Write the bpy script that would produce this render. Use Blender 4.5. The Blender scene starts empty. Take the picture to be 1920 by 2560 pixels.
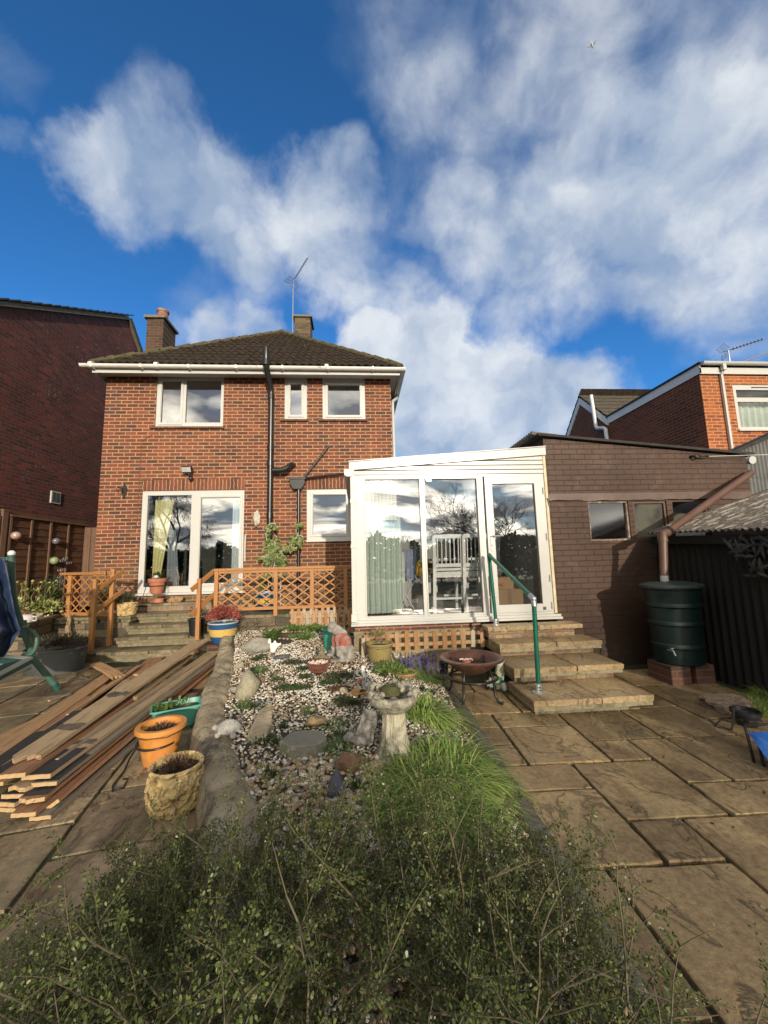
import bpy, bmesh, math, random
import numpy as np
from mathutils import Vector, Matrix, noise as mnoise
rnd = random.Random(7)
PI = math.pi
C = bpy.context.scene.collection
sc = bpy.context.scene
# ------------------------------------------------------------------ camera
F = 960.0; CAMH = 1.45
yaw, pitch, roll = math.radians(4.15), math.radians(7.2), math.radians(1.48)
fw = Vector((math.sin(yaw), math.cos(yaw), 0)); rt = Vector((math.cos(yaw), -math.sin(yaw), 0)); up = Vector((0, 0, 1))
fw, up = fw*math.cos(pitch)+up*math.sin(pitch), -fw*math.sin(pitch)+up*math.cos(pitch)
rt, up = rt*math.cos(roll)-up*math.sin(roll), rt*math.sin(roll)+up*math.cos(roll)
cd = bpy.data.cameras.new('camera'); cam = bpy.data.objects.new('camera', cd); C.objects.link(cam)
mx = Matrix((rt, up, -fw)).transposed().to_4x4(); mx.translation = (0, 0, CAMH); cam.matrix_world = mx
cd.sensor_fit = 'HORIZONTAL'; cd.sensor_width = 36; cd.lens = 36*F/1920; cd.clip_start = .02; cd.clip_end = 3000
sc.camera = cam
sc.render.resolution_x = 768; sc.render.resolution_y = 1024
sc.view_settings.view_transform = 'Standard'; sc.view_settings.look = 'None'; sc.view_settings.exposure = 0; sc.view_settings.gamma = 1
# measuring helpers: a photo pixel met with a real plane of the place
def ray(px, py): return rt*((px-960)/F)+up*(-(py-1280)/F)+fw
def PY(px, py, y): r = ray(px, py); return r*(y/r.y)+Vector((0, 0, CAMH))
def PX(px, py, x): r = ray(px, py); return r*(x/r.x)+Vector((0, 0, CAMH))
def PZ(px, py, z): r = ray(px, py); return r*((z-CAMH)/r.z)+Vector((0, 0, CAMH))
def y1(a, b, z=0): return PZ(a*.3858, 1560+b*.3858, z)
def q2(a, b): return (500+a*.2411, 1540+b*.2411)
def q3(a, b): return (800+a*.2652, 1540+b*.2652)
# ------------------------------------------------------------------ sun and sky
AZ, EL = math.radians(11), math.radians(12)
sund = Vector((math.sin(AZ)*math.cos(EL), -math.cos(AZ)*math.cos(EL), math.sin(EL)))
sl = bpy.data.lights.new('sun', 'SUN'); sl.energy = 4.4; sl.angle = math.radians(.9); sl.color = (1, .87, .70)
so = bpy.data.objects.new('sun', sl); C.objects.link(so); so.rotation_euler = sund.to_track_quat('Z', 'Y').to_euler(); so.location = (5, -10, 8)
w = bpy.data.worlds.new('World'); sc.world = w; w.use_nodes = True
nt = w.node_tree; nt.nodes.clear()
def N(t, **k):
    n = nt.nodes.new(t)
    for a, b in k.items(): setattr(n, a, b)
    return n
def L(a, b): nt.links.new(a, b)
def mth(op, a, b=None, c=None, clamp=False):
    n = N('ShaderNodeMath', operation=op, use_clamp=clamp)
    for i, v in enumerate((a, b, c)):
        if v is None: continue
        if isinstance(v, (int, float)): n.inputs[i].default_value = v
        else: L(v, n.inputs[i])
    return n.outputs[0]
tc = N('ShaderNodeTexCoord'); dirv = tc.outputs['Generated']
sky = N('ShaderNodeTexSky', sky_type='NISHITA', sun_disc=False, sun_elevation=EL, sun_rotation=math.atan2(sund.x, sund.y), altitude=100, air_density=1.0, dust_density=.6, ozone_density=3.0)
L(dirv, sky.inputs[0]) if sky.inputs else None
# warped direction for cloud edges
n1 = N('ShaderNodeTexNoise'); n1.inputs['Scale'].default_value = 4.5; n1.inputs['Detail'].default_value = 8; n1.inputs['Roughness'].default_value = .60; L(dirv, n1.inputs['Vector'])
sub = N('ShaderNodeVectorMath', operation='SUBTRACT'); L(n1.outputs['Color'], sub.inputs[0]); sub.inputs[1].default_value = (.5, .5, .5)
scl = N('ShaderNodeVectorMath', operation='SCALE'); L(sub.outputs[0], scl.inputs[0]); scl.inputs['Scale'].default_value = .22
add = N('ShaderNodeVectorMath', operation='ADD'); L(dirv, add.inputs[0]); L(scl.outputs[0], add.inputs[1])
nor = N('ShaderNodeVectorMath', operation='NORMALIZE'); L(add.outputs[0], nor.inputs[0])
BL = [(190, 400, 90, .55), (300, 460, 120, .7), (400, 290, 100, .35), (330, 350, 110, .5), (480, 480, 120, .7), (600, 560, 150, .85), (720, 500, 90, .5), (850, 480, 110, .65), (820, 640, 140, .7), (950, 760, 110, .6),
      (640, 700, 110, .45), (1020, 800, 70, .4), (960, 520, 110, .35), (480, 760, 80, .25), (70, 760, 90, .2), (-20, 140, 80, .25), (0, 330, 50, .3),
      (880, 60, 120, .26), (1030, 150, 170, .38), (1350, 40, 240, .40), (1100, 300, 140, .36), (1380, 330, 240, .46), (1720, 220, 280, .52), (1830, 560, 280, .85), (1650, 420, 200, .6),
      (1150, 560, 150, .7), (1430, 620, 200, .85), (1230, 680, 120, .45), (1620, 700, 110, .5), (1120, 760, 80, .4), (1330, 800, 90, .3), (1850, 860, 90, .4), (1740, 880, 70, .25),
      (930, 880, 90, 1.2), (1080, 930, 130, 1.5), (1000, 1000, 150, 1.3), (1250, 980, 130, 1.3), (1420, 1010, 110, 1.1), (1150, 1080, 160, 1.3), (1540, 980, 60, .4),
      (560, 850, 80, .6), (660, 835, 60, .6), (470, 880, 70, .5), (1250, 830, 70, .4)]
acc = None
for px, py, r, wt in BL:
    d = ray(px, py).normalized(); ang = math.atan(r/F)*1.15*(d.dot(fw))
    dp = N('ShaderNodeVectorMath', operation='DOT_PRODUCT'); L(nor.outputs[0], dp.inputs[0]); dp.inputs[1].default_value = d
    mr = N('ShaderNodeMapRange', interpolation_type='SMOOTHSTEP'); L(dp.outputs['Value'], mr.inputs[0])
    mr.inputs[1].default_value = math.cos(ang*1.12); mr.inputs[2].default_value = math.cos(ang*.10); mr.inputs[3].default_value = 0; mr.inputs[4].default_value = wt
    acc = mr.outputs[0] if acc is None else mth('MAXIMUM', mth('MULTIPLY', mth('ADD', acc, mr.outputs[0]), .72), mth('MAXIMUM', acc, mr.outputs[0]))
# the half of the sky behind the viewer: broken cloud everywhere
sep = N('ShaderNodeSeparateXYZ'); L(dirv, sep.inputs[0])
back = N('ShaderNodeMapRange'); L(sep.outputs[1], back.inputs[0]); back.inputs[1].default_value = .15; back.inputs[2].default_value = -.1; back.inputs[3].default_value = 0; back.inputs[4].default_value = 1
dz = mth('ADD', mth('MAXIMUM', sep.outputs[2], 0), .16)
cmb = N('ShaderNodeCombineXYZ'); L(mth('DIVIDE', sep.outputs[0], dz), cmb.inputs[0]); L(mth('DIVIDE', sep.outputs[1], dz), cmb.inputs[1])
n2 = N('ShaderNodeTexNoise'); n2.inputs['Scale'].default_value = 1.25; n2.inputs['Detail'].default_value = 8; n2.inputs['Roughness'].default_value = .55; n2.inputs['Distortion'].default_value = .3; L(cmb.outputs[0], n2.inputs['Vector'])
bc = N('ShaderNodeMapRange'); L(n2.outputs['Fac'], bc.inputs[0]); bc.inputs[1].default_value = .36; bc.inputs[2].default_value = .5; bc.inputs[3].default_value = .8; bc.inputs[4].default_value = 1
# fine wisps
n3 = N('ShaderNodeTexNoise'); n3.inputs['Scale'].default_value = 8; n3.inputs['Detail'].default_value = 12; n3.inputs['Roughness'].default_value = .57; n3.inputs['Distortion'].default_value = .25; L(dirv, n3.inputs['Vector'])
wsp = mth('MULTIPLY', mth('SUBTRACT', n3.outputs['Fac'], .5), 1.75)
mask = mth('ADD', acc, mth('MULTIPLY', wsp, mth('ADD', mth('MULTIPLY', acc, .9), .12)))
sm = N('ShaderNodeMapRange', interpolation_type='SMOOTHSTEP'); L(mask, sm.inputs[0]); sm.inputs[1].default_value = .08; sm.inputs[2].default_value = 1.02; sm.inputs[4].default_value = .92
front = sm.outputs[0]
m_all = mth('ADD', mth('MULTIPLY', front, mth('SUBTRACT', 1, back.outputs[0])), mth('MULTIPLY', bc.outputs[0], back.outputs[0]), clamp=True)
# cloud brightness: denser = brighter, some grey undersides; bright towards the sun
n4 = N('ShaderNodeTexNoise'); n4.inputs['Scale'].default_value = 5.5; n4.inputs['Detail'].default_value = 9; L(nor.outputs[0], n4.inputs['Vector'])
cr = N('ShaderNodeValToRGB'); cr.color_ramp.elements[0].position = .36; cr.color_ramp.elements[0].color = (.36, .46, .62, 1); cr.color_ramp.elements[1].position = .62; cr.color_ramp.elements[1].color = (.82, .86, .90, 1)
L(n4.outputs['Fac'], cr.inputs[0])
crb = N('ShaderNodeValToRGB'); crb.color_ramp.elements[0].position = .40; crb.color_ramp.elements[0].color = (.95, .88, .74, 1); crb.color_ramp.elements[1].position = .58; crb.color_ramp.elements[1].color = (.12, .125, .135, 1)
n5 = N('ShaderNodeTexNoise'); n5.inputs['Scale'].default_value = 1.9; n5.inputs['Detail'].default_value = 7; n5.inputs['Distortion'].default_value = .6; L(cmb.outputs[0], n5.inputs['Vector']); L(n5.outputs['Fac'], crb.inputs[0])
dps = N('ShaderNodeVectorMath', operation='DOT_PRODUCT'); L(dirv, dps.inputs[0]); dps.inputs[1].default_value = Vector((.02, -.93, .30)).normalized()
glow = N('ShaderNodeMapRange'); L(dps.outputs['Value'], glow.inputs[0]); glow.inputs[1].default_value = .72; glow.inputs[2].default_value = .99; glow.inputs[3].default_value = 1.0; glow.inputs[4].default_value = 5.0
gsc = N('ShaderNodeVectorMath', operation='SCALE'); L(crb.outputs[0], gsc.inputs[0]); L(glow.outputs[0], gsc.inputs['Scale'])
mxc = N('ShaderNodeMix', data_type='RGBA'); L(back.outputs[0], mxc.inputs[0]); L(cr.outputs[0], mxc.inputs[6]); L(gsc.outputs[0], mxc.inputs[7])
skys = N('ShaderNodeVectorMath', operation='MULTIPLY'); L(sky.outputs[0], skys.inputs[0]); hzn = N('ShaderNodeMapRange'); L(sep.outputs[2], hzn.inputs[0]); hzn.inputs[1].default_value = .75; hzn.inputs[2].default_value = .12; hzn.inputs[3].default_value = 0; hzn.inputs[4].default_value = 1; tint = N('ShaderNodeMix', data_type='RGBA'); L(hzn.outputs[0], tint.inputs[0]); tint.inputs[6].default_value = (.056, .135, .195, 1); tint.inputs[7].default_value = (.060, .150, .235, 1); L(tint.outputs[2], skys.inputs[1])
mxs = N('ShaderNodeMix', data_type='RGBA'); L(m_all, mxs.inputs[0]); L(skys.outputs[0], mxs.inputs[6]); L(mxc.outputs[2], mxs.inputs[7])
bg = N('ShaderNodeBackground'); L(mxs.outputs[2], bg.inputs[0]); bg.inputs[1].default_value = 1.0
wo = N('ShaderNodeOutputWorld'); L(bg.outputs[0], wo.inputs[0])
# ------------------------------------------------------------------ materials
def newmat(name):
    global nt
    m = bpy.data.materials.new(name); m.use_nodes = True; nt = m.node_tree; nt.nodes.clear()
    b = N('ShaderNodeBsdfPrincipled'); o = N('ShaderNodeOutputMaterial'); L(b.outputs[0], o.inputs[0]); return m, b, o
def rgba(c): return (c[0], c[1], c[2], 1)
def coords(scale=(1, 1, 1)):
    t = N('ShaderNodeTexCoord'); mp = N('ShaderNodeMapping'); L(t.outputs['Object'], mp.inputs[0]); mp.inputs['Scale'].default_value = scale; return mp.outputs[0]
def noi(v, s, d=6, r=.55, dist=0):
    n = N('ShaderNodeTexNoise'); L(v, n.inputs['Vector']); n.inputs['Scale'].default_value = s; n.inputs['Detail'].default_value = d; n.inputs['Roughness'].default_value = r; n.inputs['Distortion'].default_value = dist; return n.outputs['Fac']
def ramp(f, stops):
    r = N('ShaderNodeValToRGB'); L(f, r.inputs[0]); e = r.color_ramp.elements
    while len(e) < len(stops): e.new(.5)
    for i, (p, c) in enumerate(stops): e[i].position = p; e[i].color = rgba(c)
    return r.outputs[0]
def mixc(f, a, b, mode='MIX'):
    m = N('ShaderNodeMix', data_type='RGBA', blend_type=mode)
    if isinstance(f, (int, float)): m.inputs[0].default_value = f
    else: L(f, m.inputs[0])
    for i, v in ((6, a), (7, b)):
        if isinstance(v, tuple): m.inputs[i].default_value = rgba(v)
        else: L(v, m.inputs[i])
    return m.outputs[2]
def bump(h, s, dist=.01, nrm=None):
    b = N('ShaderNodeBump'); L(h, b.inputs['Height']); b.inputs['Strength'].default_value = s; b.inputs['Distance'].default_value = dist
    if nrm is not None: L(nrm, b.inputs['Normal'])
    return b.outputs[0]
MAT = {}
def mat(name, stops, rough=.75, scale=4, st=(1, 1, 1), bs=0, bscale=40, metal=0, island=0, spec=.5, det=8, dist=0, dirt=None, trans=0, coat=0):
    """stops: list of colours spread over a noise; island: brightness change from one loose piece to the next; dirt: (scale, threshold, colour)"""
    if name in MAT: return MAT[name]
    m, b, o = newmat(name); v = coords(st)
    if isinstance(stops[0], (int, float)): stops = [stops, stops]
    k = len(stops); f = noi(v, scale, det, .6, dist)
    col = ramp(f, [(.3+.4*i/(k-1), c) for i, c in enumerate(stops)])
    if dirt:
        dn = noi(coords(), dirt[0], 7, .65); mk = N('ShaderNodeMapRange'); L(dn, mk.inputs[0]); mk.inputs[1].default_value = dirt[1]; mk.inputs[2].default_value = dirt[1]+.1
        col = mixc(mk.outputs[0], col, dirt[2])
    if island:
        g = N('ShaderNodeNewGeometry'); mr = N('ShaderNodeMapRange'); L(g.outputs['Random Per Island'], mr.inputs[0]); mr.inputs[3].default_value = 1-island; mr.inputs[4].default_value = 1+island
        s = N('ShaderNodeVectorMath', operation='SCALE'); L(col, s.inputs[0]); L(mr.outputs[0], s.inputs['Scale']); col = s.outputs[0]
    L(col, b.inputs['Base Color']); b.inputs['Roughness'].default_value = rough; b.inputs['Metallic'].default_value = metal; b.inputs['Specular IOR Level'].default_value = spec
    if coat: b.inputs['Coat Weight'].default_value = coat; b.inputs['Coat Roughness'].default_value = .1
    if bs: L(bump(noi(v, bscale, 8, .65), bs, .02), b.inputs['Normal'])
    MAT[name] = m; return m
def brickmat(name, axes, cols, mortar, bw=.225, bh=.075, mw=.011, wear=.25, whites=0, bstr=.5, rough=.85, paint=None, rowoff=0.0, seed=0.0, mvar=None):
    m, b, o = newmat(name); t = N('ShaderNodeTexCoord'); s = N('ShaderNodeSeparateXYZ'); L(t.outputs['Object'], s.inputs[0])
    U = mth('DIVIDE', mth('ADD', s.outputs['XYZ'.index(axes[0])], 50.0), bw); V = mth('DIVIDE', mth('ADD', s.outputs['XYZ'.index(axes[1])], 50.0+rowoff), bh)
    nz = noi(t.outputs['Object'], 14, 3); wob = mth('MULTIPLY', mth('SUBTRACT', nz, .5), .05*bh/.075)
    V = mth('ADD', V, mth('MULTIPLY', wob, 2.2)); row = mth('FLOOR', V); U2 = mth('ADD', mth('ADD', U, mth('MULTIPLY', mth('MODULO', row, 2), .5)), wob); colm = mth('FLOOR', U2)
    fu = mth('MULTIPLY', mth('ABSOLUTE', mth('SUBTRACT', mth('FRACT', U2), .5)), bw); fv = mth('MULTIPLY', mth('ABSOLUTE', mth('SUBTRACT', mth('FRACT', V), .5)), bh)
    du = mth('SUBTRACT', bw/2-mw/2, fu); dv = mth('SUBTRACT', bh/2-mw/2, fv); d = mth('MINIMUM', du, dv)
    fac = N('ShaderNodeMapRange'); L(d, fac.inputs[0]); fac.inputs[1].default_value = -.0015; fac.inputs[2].default_value = .0025
    cb = N('ShaderNodeCombineXYZ'); L(colm, cb.inputs[0]); L(row, cb.inputs[1]); cb.inputs[2].default_value = seed
    wn = N('ShaderNodeTexWhiteNoise', noise_dimensions='3D'); L(cb.outputs[0], wn.inputs[0])
    r = N('ShaderNodeValToRGB'); r.color_ramp.interpolation = 'CONSTANT' ; L(wn.outputs[0], r.inputs[0]); e = r.color_ramp.elements
    while len(e) < len(cols): e.new(.5)
    for i, c in enumerate(cols): e[i].position = i/len(cols); e[i].color = rgba(c)
    fine = noi(t.outputs['Object'], 60, 6, .7); big = noi(t.outputs['Object'], 1.1, 4)
    sc1 = N('ShaderNodeMapRange'); L(fine, sc1.inputs[0]); sc1.inputs[1].default_value = .25; sc1.inputs[2].default_value = .75; sc1.inputs[3].default_value = 1-wear; sc1.inputs[4].default_value = 1+wear
    sc2 = N('ShaderNodeMapRange'); L(big, sc2.inputs[0]); sc2.inputs[1].default_value = .3; sc2.inputs[2].default_value = .7; sc2.inputs[3].default_value = .72; sc2.inputs[4].default_value = 1.2
    sv = N('ShaderNodeVectorMath', operation='SCALE'); L(r.outputs[0], sv.inputs[0]); L(mth('MULTIPLY', sc1.outputs[0], sc2.outputs[0]), sv.inputs['Scale']); bc_ = sv.outputs[0]
    # darker heart in each brick
    core = N('ShaderNodeMapRange'); L(mth('ADD', d, mth('MULTIPLY', mth('SUBTRACT', fine, .5), .02)), core.inputs[0]); core.inputs[1].default_value = .004; core.inputs[2].default_value = .018; core.inputs[3].default_value = 0; core.inputs[4].default_value = .45
    cmk = mth('MULTIPLY', core.outputs[0], mth('GREATER_THAN', wn.outputs[0], .45)); bc_ = mixc(cmk, bc_, (.055, .035, .03))if not paint else bc_
    mcol = mortar if mvar is None else ramp(noi(t.outputs['Object'], 3, 5), [(.35, mortar), (.65, mvar)])
    col = mixc(fac.outputs[0], mcol, bc_)
    if name == 'house_brick':
        sm_ = N('ShaderNodeMapping'); L(t.outputs['Object'], sm_.inputs[0]); sm_.inputs['Scale'].default_value = (5, 1, .35); stv = N('ShaderNodeMapRange'); L(noi(sm_.outputs[0], 1.6, 6, .6), stv.inputs[0]); stv.inputs[1].default_value = .52; stv.inputs[2].default_value = .72; stv.inputs[4].default_value = .45; col = mixc(stv.outputs[0], col, (.10, .055, .035))
        lw = N('ShaderNodeMapRange'); L(mth('ADD', s.outputs[2], mth('MULTIPLY', mth('SUBTRACT', noi(t.outputs['Object'], 2.5, 6, .65), .5), 2.2)), lw.inputs[0]); lw.inputs[1].default_value = 1.9; lw.inputs[2].default_value = .7; lw.inputs[4].default_value = .45; col = mixc(lw.outputs[0], col, (.17, .13, .07))
    if name == 'dark_red_brick':
        wnz = noi(t.outputs['Object'], 9, 5, .7); wk = mth('MULTIPLY', mth('GREATER_THAN', mth('ADD', wnz, mth('MULTIPLY', wn.outputs[0], .16)), .70-whites), .55); col = mixc(mth('MULTIPLY', mth('MULTIPLY', mth('GREATER_THAN', noi(t.outputs['Object'], 17, 5, .7), .60), mth('GREATER_THAN', wn.outputs[0], .72)), mth('MULTIPLY', mth('GREATER_THAN', noi(t.outputs['Object'], .7, 2), .50), .6)), col, (.36, .33, .33))
    if paint:
        zt_ = N('ShaderNodeMapRange'); L(s.outputs[2], zt_.inputs[0]); zt_.inputs[1].default_value = 2.3; zt_.inputs[2].default_value = 3.0; wr = mth('MULTIPLY', mth('GREATER_THAN', mth('ADD', noi(t.outputs['Object'], 3.5, 8, .7), mth('MULTIPLY', zt_.outputs[0], .09)), .60), .6); col = mixc(mth('MULTIPLY', wr, fac.outputs[0]), col, (.092, .054, .039))
        lo_ = N('ShaderNodeMapRange'); L(mth('ADD', s.outputs[2], mth('MULTIPLY', mth('SUBTRACT', noi(t.outputs['Object'], 4, 6, .7), .5), .9)), lo_.inputs[0]); lo_.inputs[1].default_value = .45; lo_.inputs[2].default_value = -.1; lo_.inputs[4].default_value = .6; col = mixc(lo_.outputs[0], col, (.045, .04, .03))
        col = mixc(mth('GREATER_THAN', noi(t.outputs['Object'], 26, 8, .7), .695), col, paint)
    L(col, b.inputs['Base Color']); b.inputs['Roughness'].default_value = rough; b.inputs['Specular IOR Level'].default_value = .3
    hh = mth('ADD', mth('MULTIPLY', fac.outputs[0], 1.0), mth('ADD', mth('MULTIPLY', fine, .35), mth('MULTIPLY', wn.outputs[0], .25)))
    L(bump(hh, bstr, .008), b.inputs['Normal']); MAT[name] = m; return m
RED = [(.185, .062, .034), (.15, .050, .030), (.21, .070, .038), (.11, .042, .031), (.175, .057, .032), (.205, .064, .034), (.085, .042, .035), (.165, .068, .041), (.125, .048, .032), (.215, .080, .042)]
B_house = brickmat('house_brick', 'XZ', RED, (.45, .265, .14), mw=.0145, mvar=(.34, .215, .13))
B_house_side = brickmat('house_brick_side', 'YZ', RED, (.42, .25, .14))
B_sold = brickmat('soldier_brick', 'XZ', [(.19, .068, .038), (.155, .055, .034), (.22, .078, .042), (.12, .048, .034)], (.42, .25, .135), bw=.075, bh=.9, rowoff=.55)
DRED = [(.145, .043, .033), (.115, .036, .029), (.18, .050, .037), (.09, .033, .029), (.15, .042, .032), (.13, .046, .036)]
B_left = brickmat('dark_red_brick', 'YZ', DRED, (.115, .075, .065), whites=.0, mw=.012)
B_chim = brickmat('sooty_brick', 'XZ', [(.13, .07, .04), (.10, .055, .035), (.16, .08, .045), (.07, .045, .03)], (.17, .12, .08))
B_chim2 = brickmat('lichened_brick', 'XZ', [(.17, .12, .07), (.12, .09, .05), (.20, .15, .08), (.09, .07, .05)], (.09, .075, .055))
ORG = [(.34, .105, .035), (.30, .09, .03), (.38, .12, .04), (.28, .08, .03)]
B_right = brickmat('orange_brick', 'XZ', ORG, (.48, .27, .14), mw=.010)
B_right_shaded = brickmat('orange_brick_shaded', 'YZ', [(.18, .06, .03), (.15, .05, .025), (.21, .07, .033)], (.24, .15, .09), mw=.010)  # darker copy of the orange brick: side wall's shade put into the colour
BRP = [(.067, .0385, .027), (.064, .0375, .0265), (.070, .040, .028), (.065, .038, .027)]
B_brown = brickmat('brown_painted_brick', 'XZ', BRP, (.050, .029, .021), bw=.225, mw=.007, wear=.2, bstr=.7, rough=.6, paint=(.15, .10, .08))
B_brown_side = brickmat('brown_painted_brick_side', 'YZ', BRP, (.075, .046, .037), wear=.14)
B_base = brickmat('base_brick', 'XZ', [(.22, .07, .045), (.18, .06, .045)], (.35, .25, .17), rowoff=-.03)
B_pier = brickmat('pier_brick', 'XZ', [(.13, .055, .038), (.09, .045, .035), (.16, .075, .05)], (.12, .095, .07), mw=.012, wear=.45)
B_riser = brickmat('riser_stone', 'XZ', [(.30, .22, .13), (.24, .17, .10), (.34, .25, .14), (.27, .17, .12), (.32, .25, .17)], (.19, .14, .09), bw=.11, bh=.1, mw=.012, wear=.4)
B_rubble = brickmat('rubble_stone', 'XZ', [(.20, .16, .10), (.15, .12, .08), (.24, .19, .12), (.11, .095, .07)], (.085, .07, .05), bw=.30, bh=.15, mw=.022, wear=.5, bstr=1)
B_rubble_side = brickmat('rubble_stone_side', 'YZ', [(.20, .16, .10), (.15, .12, .08), (.24, .19, .12), (.11, .095, .07)], (.085, .07, .05), bw=.30, bh=.15, mw=.022, wear=.5, bstr=1)
UPVC = mat('white_plastic', [(.47, .47, .445), (.52, .52, .495)], .28, 2, dirt=(9, .66, (.62, .6, .52)))
SOFF = mat('white_soffit', [(.42, .42, .40), (.52, .52, .50)], .6, 3)
BLK = mat('black_plastic', [(.012, .012, .013), (.02, .02, .021)], .3, 6)
IRON = mat('black_iron', [(.012, .011, .01), (.03, .026, .022)], .4, 20, bs=.2)
def slabmat(name, a, b_, c_, moss=(.10, .11, .05), mth_=.62, rough=.6):
    m, b, o = newmat(name); v = coords(); t = N('ShaderNodeNewGeometry'); isl = t.outputs['Random Per Island']
    off = N('ShaderNodeCombineXYZ'); L(mth('MULTIPLY', isl, 37.0), off.inputs[0]); L(mth('MULTIPLY', isl, 91.0), off.inputs[1]); va = N('ShaderNodeVectorMath', operation='ADD'); L(v, va.inputs[0]); L(off.outputs[0], va.inputs[1])
    rot = N('ShaderNodeMapping'); L(va.outputs[0], rot.inputs[0]); rot.inputs['Rotation'].default_value = (0, 0, .75); rot.inputs['Scale'].default_value = (1.7, .8, 1)
    f1 = noi(rot.outputs[0], 1.5, 10, .62, .55); f2 = noi(va.outputs[0], 30, 8, .7); f3 = noi(va.outputs[0], 2.2, 6, .6)
    col = ramp(f1, [(.30, a), (.45, b_), (.56, c_), (.70, a)])
    ridge = mth('ABSOLUTE', mth('SUBTRACT', noi(rot.outputs[0], 1.2, 7, .55, .9), .5)); rk = N('ShaderNodeMapRange'); L(ridge, rk.inputs[0]); rk.inputs[1].default_value = 0; rk.inputs[2].default_value = .013; rk.inputs[3].default_value = .72; rk.inputs[4].default_value = 0
    col = mixc(rk.outputs[0], col, (.065, .045, .025))
    mr = N('ShaderNodeMapRange'); L(isl, mr.inputs[0]); mr.inputs[3].default_value = .72; mr.inputs[4].default_value = 1.22
    k2 = N('ShaderNodeMapRange'); L(f2, k2.inputs[0]); k2.inputs[1].default_value = .3; k2.inputs[2].default_value = .7; k2.inputs[3].default_value = .62; k2.inputs[4].default_value = 1.38
    s = N('ShaderNodeVectorMath', operation='SCALE'); L(col, s.inputs[0]); L(mth('MULTIPLY', mr.outputs[0], k2.outputs[0]), s.inputs['Scale'])
    mk = N('ShaderNodeMapRange'); L(mth('ADD', mth('MULTIPLY', f3, .75), mth('MULTIPLY', f2, .25)), mk.inputs[0]); mk.inputs[1].default_value = mth_-.04; mk.inputs[2].default_value = mth_+.05; mk.inputs[4].default_value = .8
    wet = N('ShaderNodeMapRange'); L(noi(v, .9, 4, .5), wet.inputs[0]); wet.inputs[1].default_value = .42; wet.inputs[2].default_value = .58; wet.inputs[3].default_value = .74; wet.inputs[4].default_value = 1.15; sw = N('ShaderNodeVectorMath', operation='SCALE'); L(mixc(mk.outputs[0], s.outputs[0], moss), sw.inputs[0]); L(wet.outputs[0], sw.inputs['Scale']); L(sw.outputs[0], b.inputs['Base Color'])
    st_ = mth('ADD', mth('ADD', mth('MULTIPLY', f1, 3.5), mth('MULTIPLY', rk.outputs[0], -.7)), mth('MULTIPLY', f2, .6)); L(bump(st_, .55, .012), b.inputs['Normal']); rr_ = N('ShaderNodeMapRange'); L(f3, rr_.inputs[0]); rr_.inputs[1].default_value = .4; rr_.inputs[2].default_value = .6; rr_.inputs[3].default_value = rough-.22; rr_.inputs[4].default_value = rough+.2; L(rr_.outputs[0], b.inputs['Roughness']); MAT[name] = m; return m
SLAB = slabmat('sandstone_slab', (.31, .215, .105), (.225, .155, .078), (.38, .272, .138))
SLABL = slabmat('weathered_slab', (.28, .21, .120), (.185, .138, .084), (.36, .275, .165), moss=(.11, .10, .06), mth_=.55)
TREAD = slabmat('tread_slab', (.35, .25, .13), (.30, .21, .11), (.39, .29, .16), mth_=.64)
TREADE = mat('slab_edge', [(.20, .17, .10), (.30, .26, .17), (.16, .15, .08)], .9, 9, bs=.6, dirt=(5, .55, (.10, .11, .05)))
TREADL = slabmat('old_tread_slab', (.17, .14, .085), (.11, .095, .06), (.22, .18, .11), moss=(.08, .085, .04), mth_=.56)
JOINT = mat('dark_joint', [(.022, .018, .012), (.05, .055, .02), (.03, .024, .016)], .95, 5, bs=1)
SOIL = mat('soil', [(.045, .034, .022), (.10, .078, .052)], .95, 18, bs=1)
OAK = mat('orange_stained_wood', [(.33, .145, .042), (.40, .185, .058), (.27, .115, .035)], .55, 3, (12, 12, 1), bs=.2, island=.10)
PICK = mat('picket_wood', [(.32, .18, .085), (.38, .24, .12), (.34, .25, .15)], .8, 4, (5, 5, 1), bs=.4, island=.28)
FENCE = mat('brown_fence_wood', [(.085, .038, .019), (.12, .055, .027), (.07, .03, .016)], .75, 3, (1, 1, 8), bs=.4, island=.15)
FPOST = mat('fence_post_wood', [(.12, .062, .038), (.17, .10, .065)], .8, 3, (8, 8, 1), bs=.4, island=.1)
GRN = mat('green_rail_paint', [(.005, .10, .065), (.006, .12, .078)], .3, 3)
GALV = mat('galvanised_steel', [(.42, .44, .46), (.58, .6, .62)], .35, 20, metal=.8)
def glassmat(name, gl=.35, tint=(.85, .92, .9), rough=0.0, wav=0):
    m, b, o = newmat(name); nt.nodes.remove(b)
    tr = N('ShaderNodeBsdfTransparent'); tr.inputs[0].default_value = rgba(tint); g = N('ShaderNodeBsdfGlossy'); g.inputs[0].default_value = (1, 1, 1, 1); g.inputs['Roughness'].default_value = rough
    fr = N('ShaderNodeFresnel'); fr.inputs['IOR'].default_value = 1.5; f = mth('ADD', mth('MULTIPLY', fr.outputs[0], 1.2), gl-.05, clamp=True)
    if wav: L(bump(noi(coords(), wav, 2), .02, .01), g.inputs['Normal'])
    mx_ = N('ShaderNodeMixShader'); L(f, mx_.inputs[0]); L(tr.outputs[0], mx_.inputs[1]); L(g.outputs[0], mx_.inputs[2]); L(mx_.outputs[0], o.inputs[0]); MAT[name] = m; return m
GLASS = glassmat('window_glass', .30, (.9, .95, .93), 0, 1.2); GLASSC = glassmat('conservatory_glass', .36, (.97, .98, .97), 0, 1.0); GLASSD = glassmat('dusty_glass', .24, (.6, .65, .63), .10)
ROOM = mat('dark_room', [(.05, .048, .045), (.07, .065, .06)], .9, 2)
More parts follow.
